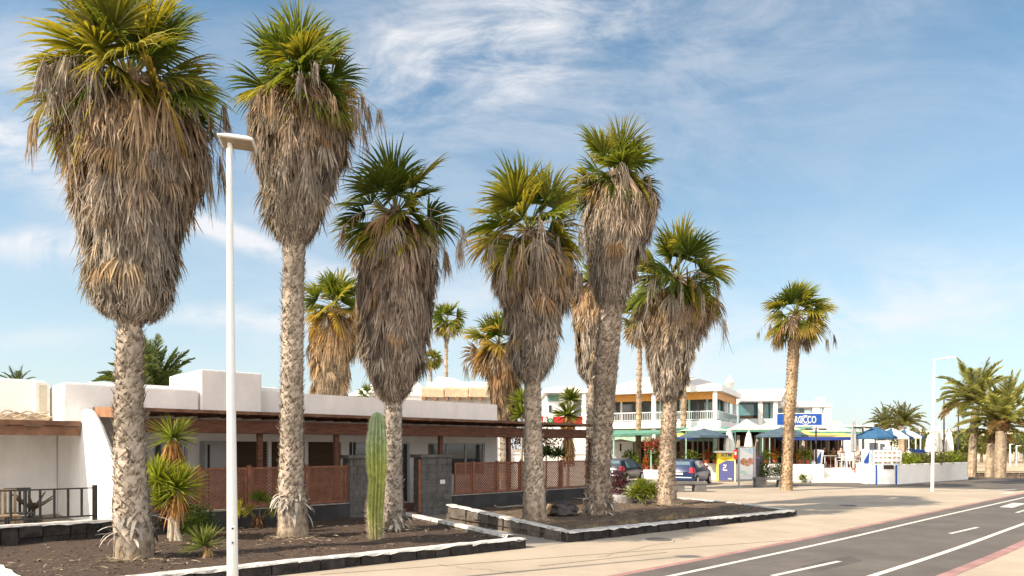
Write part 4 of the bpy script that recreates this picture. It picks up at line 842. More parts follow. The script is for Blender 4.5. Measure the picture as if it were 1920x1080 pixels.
# ------------------------------------------------------------------ left neighbour house and terrace
lh = thing('neighbour_house', 'white house at the left edge with deep shaded porch and flat roof', 'house', tuple(B.P(sW - 4, 6)), B.rz)
mb = MB(); mb.fbox(B, sW - 12, sW - .3, 6.0, 6.3, 0, 3.6); mb.fbox(B, sW - 12, sW - 1.8, 6.3, 13, 0, 2.6); mb.build('porch_wall', stucco, lh)
zl2 = B.Z(60, 712, 5.4); zd = B.Z(60, 771, 4.2)
mb = MB(); mb.fbox(B, sW - 14, S(86, 5.4), 5.4, 5.9, 2.7, zl2); mb.build('parapet', stucco, lh, bevel=.05)
zt2 = B.Z(120, 790, 3.0)
mb = MB(); mb.fbox(B, sW - 14, sW - .30, 2.95, 5.98, zt2 - .06, zt2); mb.build('porch_roof', mat('sandy screed', (.52, .42, .30), .95, .12, 3, .3, 12), lh)
mb = MB(); mb.fbox(B, sW - 14, sW - .31, 2.9, 2.945, zt2 - .11, zt2 + .01); mb.build('fascia', m_roof, lh)
mb = MB(); mb.fbox(B, sW - 14, sW - .32, 3.0, 3.12, zt2 - .36, zt2 - .13); mb.build('beam', m_roof, lh)
for i in range(14):
    a = sW - .7 - i * .85; mb = MB(); mb.fbox(B, a - .04, a + .04, 2.96, 5.9, zt2 - .14, zt2 - .062); mb.build('rafter', m_roof, lh)
mb = MB(); mb.fbox(B, sW - 14, S(92, 4.3), 4.3, 5.38, zt2 + .01, zt2 + .22); mb.build('roof_kerb', MAT['sandy screed'], lh, bevel=.04)
zc0 = zt2 + .02
for k in range(4):
    pts = []
    for j in range(12): pts.append(B.P(S(2, 3.9) + (S(92, 3.9) - S(2, 3.9)) * j / 11, 3.6 + .12 * k + .1 * math.sin(j * .9 + k), zc0 + .06 + .05 * math.sin(j * 1.3 + k * 2) + .05 * k))
    mb = MB(); mb.tube(pts, .022, 6); tag(mb.build('roof_cable', mat('dusty insulated pipe', (.40, .33, .25), .8, .15, 6)), 'thick dusty cable loop lying on the left porch roof, ' + ('lowest', 'second from below', 'third from below', 'topmost')[k] + ' of the four', 'cable', 'cables on the porch roof')
ac = thing('air_conditioner', 'white air conditioner box on the left roof beside a tan side panel', 'air conditioner', tuple(B.P(S(80, 4.4), 4.4, zt2 + .22)), B.rz)
a0, a1 = S(66, 4.4), S(93, 4.4); zac = B.Z(80, 717, 4.4); zab = zt2 + .235
mb = MB(); mb.fbox(B, a0, a1, 4.4, 4.78, zab, zac); mb.build('casing', mat('off white sheet metal', (.68, .66, .6), .5, .05, 3), ac, bevel=.02)
mb = MB(); mb.fbox(B, a0 + .1, a1 - .06, 4.385, 4.398, zab + .06, zac - .08); mb.build('grille', mat('cream grille', (.5, .46, .38), .6, .1, 30), ac)
# lava wall with white cap under the black railing
lw = thing('lava_wall', 'black lava wall with rough white top under the iron railing at far left', 'wall', tuple(B.P(sW - 1, 0)), B.rz)
def fpv(s, d): return B.P(s, d)
kerb(lw, [B.P(sW - 8.5, -.05), B.P(sW - .02, -.05)], .47, .34, blk=.38)
rl = thing('iron_railing', 'black iron railing with slim uprights on the far left lava wall', 'railing', tuple(B.P(sW - 1, .1)), B.rz)
z0r, z1r = .58, B.Z(100, 916, .1); mb = MB(); mb.fbox(B, sW - 8, sW - .55, .08, .11, z0r, z0r + .035); mb.fbox(B, sW - 8, sW - .55, .08, .11, z1r - .03, z1r); mb.build('rail', m_black, rl)
k = 0; s_ = sW - .6
while s_ > sW - 8: mb = MB(); w2 = .05 if k == 0 else .022; mb.fbox(B, s_ - w2, s_ + w2, .075, .115, .5 if k == 0 else z0r + .036, z1r + (.05 if k == 0 else -.031)); mb.build('upright', m_black, rl); s_ -= .255; k += 1
# terrace furniture behind the railing
mb = MB(); mb.fbox(B, sW - 12, sW - .3, .3, 6, 0, .2); tag(mb.build('neighbour_terrace', mat('terrace screed', (.34, .28, .22), .9, .1, 3)), kind='structure')
def slat_chair(px, d, label, cat='chair', m=None):
    m = m or mat('weathered teak', (.30, .22, .14), .8, .2, 5); s_ = S(px, d); t = thing('garden_chair', label, cat, tuple(B.P(s_, d, .2)), B.rz, 'chairs on the left terrace')
    for a in (-.24, .2):
        for b_ in (-.24, .2): mb = MB(); mb.fbox(B, s_ + a, s_ + a + .045, d + b_, d + b_ + .045, .2, .62); mb.build('leg', m, t)
    mb = MB(); [mb.fbox(B, s_ - .25, s_ + .25, d - .25 + .085 * k, d - .18 + .085 * k, .622, .65) for k in range(6)]; mb.build('seat', m, t)
    mb = MB(); [mb.fbox(B, s_ - .25 + .09 * k, s_ - .2 + .09 * k, d + .24, d + .27, .65, 1.15) for k in range(6)]; mb.fbox(B, s_ - .25, s_ + .25, d + .235, d + .275, 1.152, 1.2); mb.build('backrest', m, t)
slat_chair(8, .9, 'pale slatted garden chair behind the railing at the very left edge'); slat_chair(36, 1.3, 'dark slatted garden chair beside the dead potted plant', m=m_black)
s_ = S(62, 1.5); dp = thing('dead_plant', 'leafless dark stubby branched plant in a pot behind the railing', 'plant', tuple(B.P(s_, 1.5, .2)))
mb = MB(); mb.lathe([(.14, 0), (.2, .3), (.21, .34), (.17, .34)], tuple(B.P(s_, 1.5, .2)), 14); mb.build('pot', m_black, dp)
mb = MB(); c = B.P(s_, 1.5, .5); mb.tube([c, c + Vector((.02, 0, .35))], .04, 6)
for k in range(9):
    a = k * .7; d3 = Vector((math.cos(a), math.sin(a) * .6, .5 + .12 * (k % 3))); mb.tube([c + Vector((0, 0, .2)), c + Vector((0, 0, .2)) + d3 * .22, c + Vector((0, 0, .22)) + d3 * .5], [.035, .028, .012], 5)
mb.build('branches', mat('dark bark', (.05, .035, .025), .9), dp)
# ------------------------------------------------------------------ yuccas, cactus, shrubs, lamp
def rosette(mb, rng, c, R, n, w, lo=-.5, hi=1.35, cb=(.12, .18, .025), ct=(.34, .38, .08), grav=.05):
    c = np.array(c, float); el = np.sort(rng.uniform(lo, hi, n)); az = rng.uniform(0, 6.283, n)
    D = np.stack([np.cos(el) * np.cos(az), np.cos(el) * np.sin(az), np.sin(el)], 1); S_ = np.stack([-np.sin(az), np.cos(az), 0 * az], 1) + rng.normal(0, .15, (n, 3))
    j = rng.uniform(.6, 1.25, (n, 1)); up = np.cross(S_, D)
    for sg in (-1, 1):   # folded sword blades
        strips(mb, np.tile(c, (n, 1)) + D * .03, D, R * np.where(el > .9, .85, 1) * (.82 + .3 * np.abs(np.sin(az * 7))), w * .55, S_ + sg * .55 * up, 4, grav, 1.5, [.7, 1.0, .95, .7, .05], np.array(cb) * j, np.array(ct) * j)
def thatch(mb, rng, c, R, H, n, w, col=(.42, .22, .08)):
    az = rng.uniform(0, 6.283, n); D = np.stack([np.cos(az) * .5, np.sin(az) * .5, -np.ones(n) * rng.uniform(.5, 1.6, n)], 1); S_ = np.stack([-np.sin(az), np.cos(az), 0 * az], 1)
    P0 = np.array(c) + np.stack([np.cos(az) * R * .15, np.sin(az) * R * .15, -rng.uniform(0, H * .5, n)], 1); j = rng.uniform(.5, 1.3, (n, 1))
    strips(mb, P0, D, R * rng.uniform(.5, 1.0, n), w, S_, 3, .35, 1, [.7, 1, .7, .08], np.array(col) * j, np.array(col) * np.array((.9, .9, .85)) * j)
def yucca(label, px, Y, heads, seed, zb=.12, group='yuccas in the gravel beds', trunk_r=.04, n=140, w=.034, dead=70, base_px=None, **kw):
    """heads: (px, py, radius px, dead) sizes from the photo"""
    rng = np.random.default_rng(seed); s = Y / FPX; bx = XA(base_px or px, Y); t = thing('yucca', label, 'plant', (bx, Y, zb), 0, group)
    for i, (hx, hy, hr, dd) in enumerate(heads):
        c = (XA(hx, Y) , Y + rng.uniform(-.15, .15), ZA(hy, Y)); R = hr * s
        if c[2] > zb + .35:
            mb = MB(); tubeq(mb, [(bx + .1 * (i - len(heads) / 2 + .5), Y, zb - .03), (bx + (c[0] - bx) * .3 + .04, Y, zb + (c[2] - zb) * .5), c], trunk_r * 1.3, trunk_r, 8, (.42, .36, .28)); mb.build('stem', BARK, t)
        mb = MB(); rosette(mb, rng, c, R, n, w * R / .5, **kw); mb.build('leaf_rosette', LEAF, t)
        if dd: mb = MB(); thatch(mb, rng, (c[0], c[1], c[2] - .04), R * 1.05, R * .8, dead, w * .8 * R / .5); mb.build('dead_leaves', DEAD, t)
Yv = G(325, 1015, .1).y
yucca('tall yucca with a single green head over orange dead leaves, beside the widest palm', 322, Yv + .5, [(324, 820, 48, 1)], 1, base_px=318, dead=190, n=130)
yucca('bushy bright yucca with low heads in front of the lattice beside the widest palm', 325, Yv, [(300, 900, 56, 0), (332, 915, 56, 1), (306, 940, 46, 0)], 2, base_px=330, n=170, cb=(.17, .24, .022), ct=(.42, .46, .06))
yucca('young stemless yucca rosette low in the gravel left of the lamp post', 388, G(388, 1042, .1).y, [(388, 1022, 46, 0)], 3, lo=-.25, n=85, w=.05, cb=(.10, .16, .03), ct=(.30, .33, .10))
rng = np.random.default_rng(9)
mb = MB(); c3 = G(388, 1042, .1); thatch(mb, rng, (c3.x, c3.y, .28), .42, .2, 60, .02, (.45, .30, .14)); tag(mb.build('dead_leaf_litter', DEAD), 'straw coloured dead leaves fanned under the young yucca rosette', 'dead leaves')
yucca('green yucca clump between the leaning palm and the last palm of the right bed', 1205, G(1205, 945, .12).y, [(1203, 920, 30, 0), (1220, 924, 26, 0), (1188, 926, 22, 0), (1208, 932, 24, 0)], 4, n=110, w=.055, cb=(.14, .21, .02), ct=(.33, .38, .07), zb=.15)
yucca('double headed yucca rising behind the right end of the pergola roof', 1064, 32, [(1070, 748, 28, 0), (1064, 778, 32, 1)], 5, zb=0, group='yuccas behind the pergola', n=80, w=.09, dead=120, cb=(.09, .14, .02), ct=(.24, .27, .06))
yucca('yucca half hidden behind the smooth footed palm above the pergola', 976, 31, [(978, 752, 30, 0), (980, 778, 32, 0)], 6, zb=0, group='yuccas behind the pergola', n=80, w=.09, cb=(.11, .17, .02), ct=(.27, .31, .05))
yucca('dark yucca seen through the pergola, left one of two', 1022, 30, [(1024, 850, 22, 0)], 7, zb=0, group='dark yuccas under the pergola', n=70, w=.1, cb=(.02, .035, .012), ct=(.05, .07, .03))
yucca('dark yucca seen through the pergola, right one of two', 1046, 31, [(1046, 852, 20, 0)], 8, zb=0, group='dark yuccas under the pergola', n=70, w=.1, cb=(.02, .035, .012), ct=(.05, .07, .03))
# brown thatch hanging from the yucca behind the pergola
mb = MB(); rng = np.random.default_rng(19)
for k in range(3): thatch(mb, rng, (XA(1066, 32), 32, ZA(815 + 12 * k, 32)), .75, .8, 160, .06, (.34, .21, .10))
tag(mb.build('hanging_dead_leaves', DEAD), 'brown dead leaf mass hanging behind the pergola opening', 'dead leaves')
# young fan palm by the lamp post
yp = G(486, 990, .1); rng = np.random.default_rng(31); t = thing('young_fan_palm', 'knee high young fan palm with yellow green leaves in front of the lattice', 'palm', tuple(yp))
mb = MB(); mb2 = MB(); c = np.array((yp.x, yp.y, .12))
for (dx, dz, R, col, ex) in ((-.42, .48, .34, (.30, .29, .02), -1), (.05, .66, .42, (.10, .16, .02), .1), (.36, .56, .34, (.12, .18, .02), .8), (-.18, .40, .26, (.26, .24, .03), -.5), (.28, .36, .22, (.20, .2, .03), .7)):
    P = [c, c + np.array((dx * .45, -.03, dz * .7)), c + np.array((dx, -.08, dz))]; tubeq(mb, P, .014, .009, 5, (.3, .26, .08)); ax = np.array((ex, -.25, .55 if abs(ex) < .9 else .12))
    fan(mb, rng, P[-1], ax, np.array((0, -1, .35)), R, 26, rad(88), np.array(col) * .8, np.array(col) * 1.5, .25, .5)
for k in range(26):
    a = rng.uniform(0, 6.28); hangfan(mb2, rng, c + np.array((.08 * math.cos(a), .08 * math.sin(a), rng.uniform(.12, .3))), np.array((math.cos(a), math.sin(a), .1)), .3, 5, (.16, .09, .05), .025)
mb.build('fronds', LEAF, t); mb2.build('dead_fronds', DEAD, t)
# feathery green shrub
def leafy(label, name, cat, c, rx, ry, rz, n, sz, cols, seed, group=None, par=None, flowers=None, fcol=None, m=LEAF):
    rng = np.random.default_rng(seed); u = unit(rng.normal(0, 1, (n, 3))); r = rng.random(n) ** .45; cl = rng.normal(0, .16, (14, 3)); P = np.array(c) + (u * r[:, None] + cl[rng.integers(0, 14, n)]) * np.array((rx, ry, rz))
    P[:, 2] = np.maximum(P[:, 2], .02); D = rng.normal(0, 1, (n, 3)) + np.array([0, 0, .4]); cc = np.array(cols)[rng.integers(0, len(cols), n)] * rng.uniform(.6, 1.3, (n, 1))
    if flowers: f = rng.random(n) < flowers; cc[f] = np.array(fcol) * rng.uniform(.7, 1.2, (f.sum(), 1))
    mb = MB(); strips(mb, P, D, sz * rng.uniform(.7, 1.4, n), sz * .55, rng.normal(0, 1, (n, 3)), 2, .1, 1, [.4, 1, .15], cc, cc)
    if par is not None: return mb.build(name, m, par)
    o = mb.build(name, m); tag(o, label, cat, group); return o
g = G(352, 1012, .1); leafy('fine feathery green shrub between the yuccas and the lamp post', 'feathery_shrub', 'shrub', (g.x, g.y + .5, .42), .38, .3, .42, 2600, .045, [(.07, .12, .02), (.11, .17, .03), (.05, .09, .02)], 4)
g = G(300, 1002, .1); leafy('dark dry undergrowth at the foot of the yuccas', 'dry_shrub', 'shrub', (g.x + .1, g.y + .5, .42), .5, .3, .4, 1100, .10, [(.09, .06, .02), (.05, .06, .02), (.16, .09, .03)], 5)
# columnar cactus
cp_ = G(705, 1012, .1); Yc = cp_.y; sc_ = Yc / FPX; t = thing('columnar_cactus', 'tall ribbed green columnar cactus with pinched waist standing in the gravel', 'cactus', tuple(cp_))
hs = [(1014, 11), (1000, 13), (970, 14.5), (940, 15.5), (909, 17), (899, 14.6), (889, 18), (860, 19.5), (830, 19.5), (812, 17.6), (804, 16), (798, 16.6), (790, 15.5), (780, 12), (775, 7), (772.5, 1)]
NR = 13; n = NR * 6; V = []; rngp = random.Random(3); m = 90; zs = np.linspace(ZA(1014, Yc), ZA(772.5, Yc), m); hz_ = [ZA(a, Yc) for a, b_ in hs]; hr_ = [b_ * sc_ for a, b_ in hs]
xo = lambda z: cp_.x + np.interp(z, [0, .7, 1.4, 2.1, 3], [0, -.015, .02, .01, .035])
for z in zs:
    r0 = float(np.interp(z, hz_, hr_)) * (1 + .012 * math.sin(z * 9))
    for j in range(n):
        an = 2 * math.pi * j / n; rib = abs(((j % 6) / 6) - .5) * 2; r_ = r0 * (1.0 - .27 * (1 - rib) ** 1.1 * 1.2 + .02 * math.sin(z * 5 + j)); V.append((xo(z) + r_ * math.cos(an), Yc + r_ * math.sin(an), z))
V = np.array(V); i = np.arange(m - 1)[:, None] * n; j = np.arange(n)[None, :]; k = (j + 1) % n
zc_ = V[:, 2]; tt = np.clip((zc_ - ZA(1010, Yc)) / 2.6, 0, 1)[:, None]
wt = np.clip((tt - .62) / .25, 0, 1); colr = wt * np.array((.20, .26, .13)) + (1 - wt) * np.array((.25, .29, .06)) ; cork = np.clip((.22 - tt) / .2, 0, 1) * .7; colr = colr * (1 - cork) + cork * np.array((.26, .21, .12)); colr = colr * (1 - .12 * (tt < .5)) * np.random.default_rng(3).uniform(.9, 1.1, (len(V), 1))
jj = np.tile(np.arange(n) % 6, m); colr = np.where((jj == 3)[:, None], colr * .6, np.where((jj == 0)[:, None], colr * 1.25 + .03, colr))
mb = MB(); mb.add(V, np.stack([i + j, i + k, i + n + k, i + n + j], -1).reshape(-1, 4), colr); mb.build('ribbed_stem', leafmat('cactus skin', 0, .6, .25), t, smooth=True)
mb = MB(); rg = np.random.default_rng(8); P0 = []; D = []
for q in range(NR):
    an = 2 * math.pi * (q * 6) / n
    for z in np.arange(.15, 2.72, .045):
        r_ = float(np.interp(z, hz_, hr_))
        for _ in range(5): P0.append((xo(z) + r_ * math.cos(an), Yc + r_ * math.sin(an), z)); D.append((math.cos(an) + rg.normal(0, .5), math.sin(an) + rg.normal(0, .5), rg.normal(0, .6)))
P0 = np.array(P0); lowb = 1 + 1.2 * (P0[:, 2] < 1.0); strips(mb, P0, D, .035 * lowb * rg.uniform(.6, 1.3, len(P0)), .005, rg.normal(0, 1, (len(P0), 3)), 1, 0, 1, [1, .3], (.55, .48, .36), (.6, .5, .38)); mb.build('spines', DEAD, t)
# dark bag / rubbish heap
g = G(1054, 967, .13); t = thing('rubbish_bag', 'crumpled dark rubbish bag lying beside the smooth footed palm', 'bag', tuple(g)); mb = MB(); rb = random.Random(4)
import bmesh
def blob(name, c, sx, sy, sz, m, par, seed, amp=.25, sub=4, label=None, flat=True):
    from mathutils import noise
    bm = bmesh.new(); bmesh.ops.create_icosphere(bm, subdivisions=sub, radius=1)
    for v in bm.verts:
        q = v.co.copy(); f = 1 + amp * noise.noise(q * 1.6 + Vector((seed, 0, 0))) + amp * .5 * noise.noise(q * 4 + Vector((0, seed, 0))) + amp * .25 * noise.noise(q * 9)
        v.co = Vector((q.x * sx * f, q.y * sy * f, max(q.z * sz * f, -sz * .55)))
    mb = MB(); mb.add([tuple(v.co + Vector(c)) for v in bm.verts], [tuple(v.index for v in f.verts) for f in bm.faces]); bm.free(); return mb.build(name, m, par, smooth=True)
m_bag = mat('dusty black plastic', (.05, .040, .035), .5, .3, 6, .5, 14, spec=.5, col2=(.025, .02, .018))
blob('bag_body', (g.x, g.y, .28), .44, .3, .25, m_bag, t, 3, .35); blob('bag_fold', (g.x - .3, g.y + .05, .26), .2, .2, .2, mat('dusty brown sacking', (.22, .16, .10), .9, .2, 9, .5, 30), t, 5, .4)
blob('bag_knot', (g.x + .3, g.y - .03, .33), .15, .14, .13, m_bag, t, 8, .4)
# thin white hose on the right bed
pts = [G(990, 947, .15), G(960, 949, .15), G(940, 951, .15) , G(932, 950, .2), G(928, 948, .32)]; mb = MB(); mb.tube(smooth(pts, 5), .011, 6); tag(mb.build('garden_hose', mat('white hose', (.6, .58, .55), .5)), 'thin pale hose lying behind the white topped wall corner', 'hose')
# bougainvillea in a white pot
g = G(1166, 944, .1); t = thing('potted_bougainvillea', 'purple bougainvillea in a white bowl behind the leaning palm', 'potted plant', tuple(g)); s2 = g.y / FPX
mb = MB(); mb.lathe([(.22, 0), (.40, .12), (.50, .34), (.52, .42), (.46, .42), (.40, .36)], (g.x, g.y, .02), 18); mb.build('bowl', mat('chalky white pot', (.62, .60, .60), .8, .12, 8, .3, 20, col2=(.34, .32, .33)), t)
leafy(None, 'flowers', None, (g.x - .12, g.y, .78), .36, .32, .50, 1100, .085, [(.05, .035, .025), (.20, .03, .075), (.13, .022, .06), (.04, .05, .02)], 6, par=t)
# bollard like dark stump behind leaning palm
g2 = G(1140, 948, .1)
# ------------------------------------------------------------------ near street lamp
m_lw = mat('white lamp paint', (.72, .72, .70), .45, .04, 2.5, .03, 30)
Yl = FPX * EYE / (1122 - HOR); lx = XA(436.5, Yl); t = thing('street_lamp', 'tall white street lamp between the two biggest palms', 'street lamp', (lx, Yl, 0), 0, 'street lamps')
zt = ZA(280, Yl); top = Vector((XA(430, Yl), Yl, zt)); bot = Vector((lx, Yl, 0))
mb = MB(); N_ = 14; mb.tube([bot.lerp(top, i / N_) for i in range(N_ + 1)], [.078 + (.036 - .078) * (i / N_) for i in range(N_ + 1)], 24, caps=True); mb.build('pole', m_lw, t, smooth=False).data.polygons.foreach_set('use_smooth', [True] * (N_ * 24) + [False, False])
mb = MB(); mb.lathe([(.19, 0), (.19, .02), (.11, .03), (.11, .1)], (lx, Yl, .0), 20); mb.build('base_flange', m_lw, t)
zd_ = ZA(1003, Yl); dxy = Vector((.42, -.9, 0)).normalized(); rr_ = .0745; pc = bot.lerp(top, zd_ / zt) + dxy * rr_ * .98
Md = Matrix.Translation(pc) @ Matrix.Rotation(math.atan2(dxy.x, -dxy.y), 4, 'Z')
mb = MB(); mb.box(-.034, .034, -.008, .012, -.13, .13, Md); dr = mb.build('service_door', m_lw, t, bevel=.03)
for dz in (.098, -.098): mb = MB(); mb.tube([Md @ Vector((.0, -.006, dz)), Md @ Vector((.0, -.018, dz))], .013, 10); mb.build('bolt', m_black, dr)
# head: shallow box with sloping top, tilted
hw_ = XA(486, Yl) - XA(411, Yl); hc = Vector(((XA(486, Yl) + XA(411, Yl)) / 2, Yl, ZA(266, Yl)))
Mh = Matrix.Translation(hc + Vector((-.02, 0, 0))) @ Matrix.Rotation(rad(3), 4, 'Y') @ Matrix.Rotation(rad(-7), 4, 'X') @ Matrix.Rotation(rad(10), 4, 'Z') @ Matrix.Scale(.88, 4)
def hexr(mb, a, b, c_, d_, z0, z1, M): mb.hexa([M @ Vector(p) for p in ((-a, -b, z0), (a, -b, z0), (a, b, z0), (-a, b, z0), (-c_, -d_, z1), (c_, -d_, z1), (c_, d_, z1), (-c_, d_, z1))])
mb = MB(); hexr(mb, .27, .19, .275, .195, -.035, -.005, Mh); hexr(mb, .268, .188, .17, .10, -.004, .07, Mh); hd = mb.build('lamp_head', m_lw, t, bevel=.03)
mb = MB(); hexr(mb, .235, .155, .235, .155, -.045, -.036, Mh); mb.build('lens', mat('amber grey lamp glass', (.30, .24, .17), .35, .1, 8), hd)
mb = MB(); mb.tube([top - Vector((0, 0, .1)), top + Vector((.012, 0, .0)), Mh @ Vector((-.12, 0, -.035))], [.036, .036, .03], 12); mb.build('neck', m_lw, t)

# dry leaf litter and grass tufts on the beds
rng = np.random.default_rng(77); mb = MB(); P0 = []
for (bx, by, n_) in ((252, 1050, 150), (548, 1010, 130), (738, 994, 110), (1002, 979, 110), (1122, 966, 170), (1250, 948, 110), (330, 1020, 60), (490, 995, 60), (820, 1000, 40), (640, 1030, 50), (120, 1060, 50)):
    g = G(bx, by, .12)
    for _ in range(n_): P0.append((g.x + rng.normal(0, .75), g.y + rng.normal(0, .55), .0))
P0 = np.array(P0); P0[:, 2] = np.where(P0[:, 0] > .3, .165, .13) + rng.uniform(-.01, .02, len(P0)); n_ = len(P0); a = rng.uniform(0, 6.28, n_); cc = np.array((.36, .29, .21)) * rng.uniform(.35, 1.25, (n_, 1))
ok = (BF.u.x * (P0[:, 1] - BF.o.y) - BF.u.y * (P0[:, 0] - BF.o.x)) < -.1
lim = np.array([min(1e9, 0) for _ in P0])
def in_poly(x, y, P):
    c = False; m_ = len(P)
    for i in range(m_):
        A1, B1 = P[i], P[(i + 1) % m_]
        if (A1[1] > y) != (B1[1] > y) and x < (B1[0] - A1[0]) * (y - A1[1]) / (B1[1] - A1[1]) + A1[0]: c = not c
    return c
bedL = [tuple((p + Vector((0, .35, 0)))[:2]) for p in PA] + [tuple(PAs[1][:2]), fp(BF.S(760, 0), -.05), fp(sL - 6, -.05)]
bedR = [tuple((cB + Vector((0, .4, 0)))[:2]), tuple((G(1470, 967) + Vector((0, .3, 0)))[:2]), tuple(G(1375, 952)[:2]), tuple(G(1265, 942)[:2]), fp(BF.S(1118, 0), -.05), fp(BF.S(860, 0), -.05)]
keep = np.array([in_poly(p[0], p[1], bedL) or in_poly(p[0], p[1], bedR) for p in P0])
P0, a, cc = P0[keep], a[keep], cc[keep]; n_ = len(P0)
strips(mb, P0, np.stack([np.cos(a), np.sin(a), rng.uniform(-.05, .3, n_)], 1), rng.uniform(.05, .28, n_), rng.uniform(.008, .028, n_), np.stack([-np.sin(a), np.cos(a), rng.normal(0, .4, n_)], 1), 3, .15, 1, [.6, 1, .7, .1], cc, cc * .9)
tag(mb.build('leaf_litter', DEAD), kind='stuff')
mb = MB(); P0 = []
for _ in range(46):
    t_ = rng.random(); q = (cB + Vector((.1, .55, 0))).lerp(G(1330, 978) + Vector((0, .45, 0)), t_) + Vector((rng.normal(0, .15), abs(rng.normal(0, .35)), .15))
    for _ in range(26): P0.append((q.x + rng.normal(0, .05), q.y + rng.normal(0, .05), q.z))
P0 = np.array(P0); n_ = len(P0); D = rng.normal(0, .55, (n_, 3)); D[:, 2] = 1; cc = np.array((.42, .33, .19)) * rng.uniform(.5, 1.2, (n_, 1))
strips(mb, P0, D, rng.uniform(.05, .16, n_), .006, rng.normal(0, 1, (n_, 3)), 3, .2, 1, [1, .8, .5, .1], cc, cc)
tag(mb.build('dry_grass', DEAD), kind='stuff')
# drain covers in the paving
for (px, py, lb) in ((1235, 1012, 'round grey drain cover in the beige pavement near the planter corner'), (1590, 948, 'round drain cover in the open paving at right')):
    g = G(px, py); t = thing('drain_cover', lb, 'drain cover', tuple(g)); mb = MB(); mb.lathe([(.30, .006), (.30, .011), (.27, .012)], (g.x, g.y, 0), 24); mb.build('lid', mat('cast iron', (.16, .14, .125), .7, .2, 20, .6, 40), t)
# ------------------------------------------------------------------ restaurant complex
R = Frame((14.8, 50.0), (.894, -.447)); RS, RZ = R.S, R.Z
m_mint = mat('mint green joinery', (.34, .56, .50), .6, .08, 4); m_green = mat('green canvas', (.12, .30, .22), .8, .12, 3)
m_orange = mat('varnished orange wood', (.66, .29, .06), .5, .15, 3, stretch=(1, 1, 8)); m_wp = mat('white render', (.82, .80, .76), .85, .03, 1, .05, 20)
m_blue = mat('strong blue paint', (.02, .085, .36), .5, .08, 4); m_navy = mat('navy canvas', (.075, .115, .15), .8, .15, 3, .1, 30)
m_yel = mat('yellow canvas', (.74, .56, .17), .8, .06, 3, .1, 30); m_rail = mat('white railing paint', (.76, .77, .76), .5, .04, 5)
m_canv = mat('off white canvas', (.74, .72, .66), .85, .06, 3, .15, 20); m_tile = mat('red terrace tile', (.36, .19, .13), .8, .1, 3)
rb_ = thing('restaurant_building', 'white two storey restaurant with orange timber band, balcony and mint green window frames', 'building', tuple(R.P(-5, 0)), R.rz)
sl = RS(1120); zE0, zE1 = RZ(1345, 733), RZ(1345, 722); zB = RZ(1300, 789); zB0 = RZ(1300, 802); zRl = RZ(1300, 771)
Ld = 9.0
def rbox(mb, *a): mb.fbox(R, *a)
mb = MB(); rbox(mb, sl, .25, -.25, Ld, zB0, zB); mb.build('balcony_slab', m_wp, rb_)
mb = MB(); rbox(mb, sl, .35, -.35, Ld, zE0, zE1); mb.build('eave', m_wp, rb_)
mb = MB(); q = [R.P(sl, -.3, zE1), R.P(.3, -.3, zE1), R.P(.3, Ld, zE1), R.P(sl, Ld, zE1)]; ap = [R.P(sl * .6, Ld * .45, zE1 + 1.35), R.P(sl * .38, Ld * .5, zE1 + 1.35)]
mb.add([tuple(p) for p in q + ap], [(0, 1, 5, 4), (1, 2, 5), (2, 3, 4, 5), (3, 0, 4), (3, 2, 1, 0)]); mb.build('hip_roof', mat('pale roof membrane', (.74, .68, .60), .8, .05, 2), rb_)
mb = MB(); rbox(mb, sl, .0, .30, .36, zE0 - .55, zE0); rbox(mb, -.06, .0, .36, Ld - 1, zE0 - .55, zE0); mb.build('timber_band', m_orange, rb_)
mb = MB(); rbox(mb, sl, -.5, 2.1, 2.2, zB, zE0); rbox(mb, -.6, -.5, 2.2, Ld - .5, zB, zE0); mb.build('glazing', glassmat('tinted restaurant glass', (.06, .07, .075)), rb_)
mb = MB(); rbox(mb, sl, -.8, 6, 6.1, .2, zE0); mb.build('back_wall', mat('tan inner wall', (.22, .17, .12), .9), rb_)
for px in (1165, 1196, 1238, 1262, 1276, 1292, 1326, 1341): a = RS(px, 2); mb = MB(); rbox(mb, a - .07, a + .07, 2.0, 2.09, zB, zE0); mb.build('mullion', m_mint if px > 1230 else m_rail, rb_)
for k in range(5): mb = MB(); rbox(mb, -.49, -.42, 2.2 + k * 1.3, 2.3 + k * 1.3, zB, zE0); mb.build('mullion', m_mint, rb_)
for (a, d) in ((RS(1226), -.12), (-.15, -.12), (-.15, Ld * .5), (-.15, Ld - .4), (sl + .3, -.12)):
    mb = MB(); rbox(mb, a - .14, a + .14, d, d + .28, zB0 - 1.9 if d < 0 else zB, zE0); mb.build('column', m_wp, rb_)
mb = MB(); rbox(mb, sl, .0, -.16, -.12, zRl - .06, zRl); rbox(mb, sl, .0, -.16, -.12, zB + .06, zB + .11)
k = sl
while k < 0: rbox(mb, k, k + .022, -.15, -.13, zB + .11, zRl - .06); k += .13
mb.build('balustrade', m_rail, rb_)
mb = MB(); rbox(mb, .06, .09, -.1, Ld - .5, zB + .08, zRl - .04); mb.build('glass_balustrade', glassmat('pale balustrade glass', (.42, .52, .52), .1), rb_)
mb = MB(); rbox(mb, .05, .10, -.1, Ld - .5, zRl - .035, zRl + .01); mb.build('handrail', m_rail, rb_)
mb = MB(); rbox(mb, sl, 0, .4, .5, zB0 - 1.0, zB0 - .01); mb.build('green_fascia', mat('pale green fascia', (.36, .52, .40), .8), rb_)
mb = MB(); rbox(mb, sl, .2, 3.5, 3.6, .6, zB0 - .01); mb.build('ground_floor_glazing', m_dark, rb_)
m_cur = mat('curtain stripes', (.55, .50, .42), .8, .05, 3)
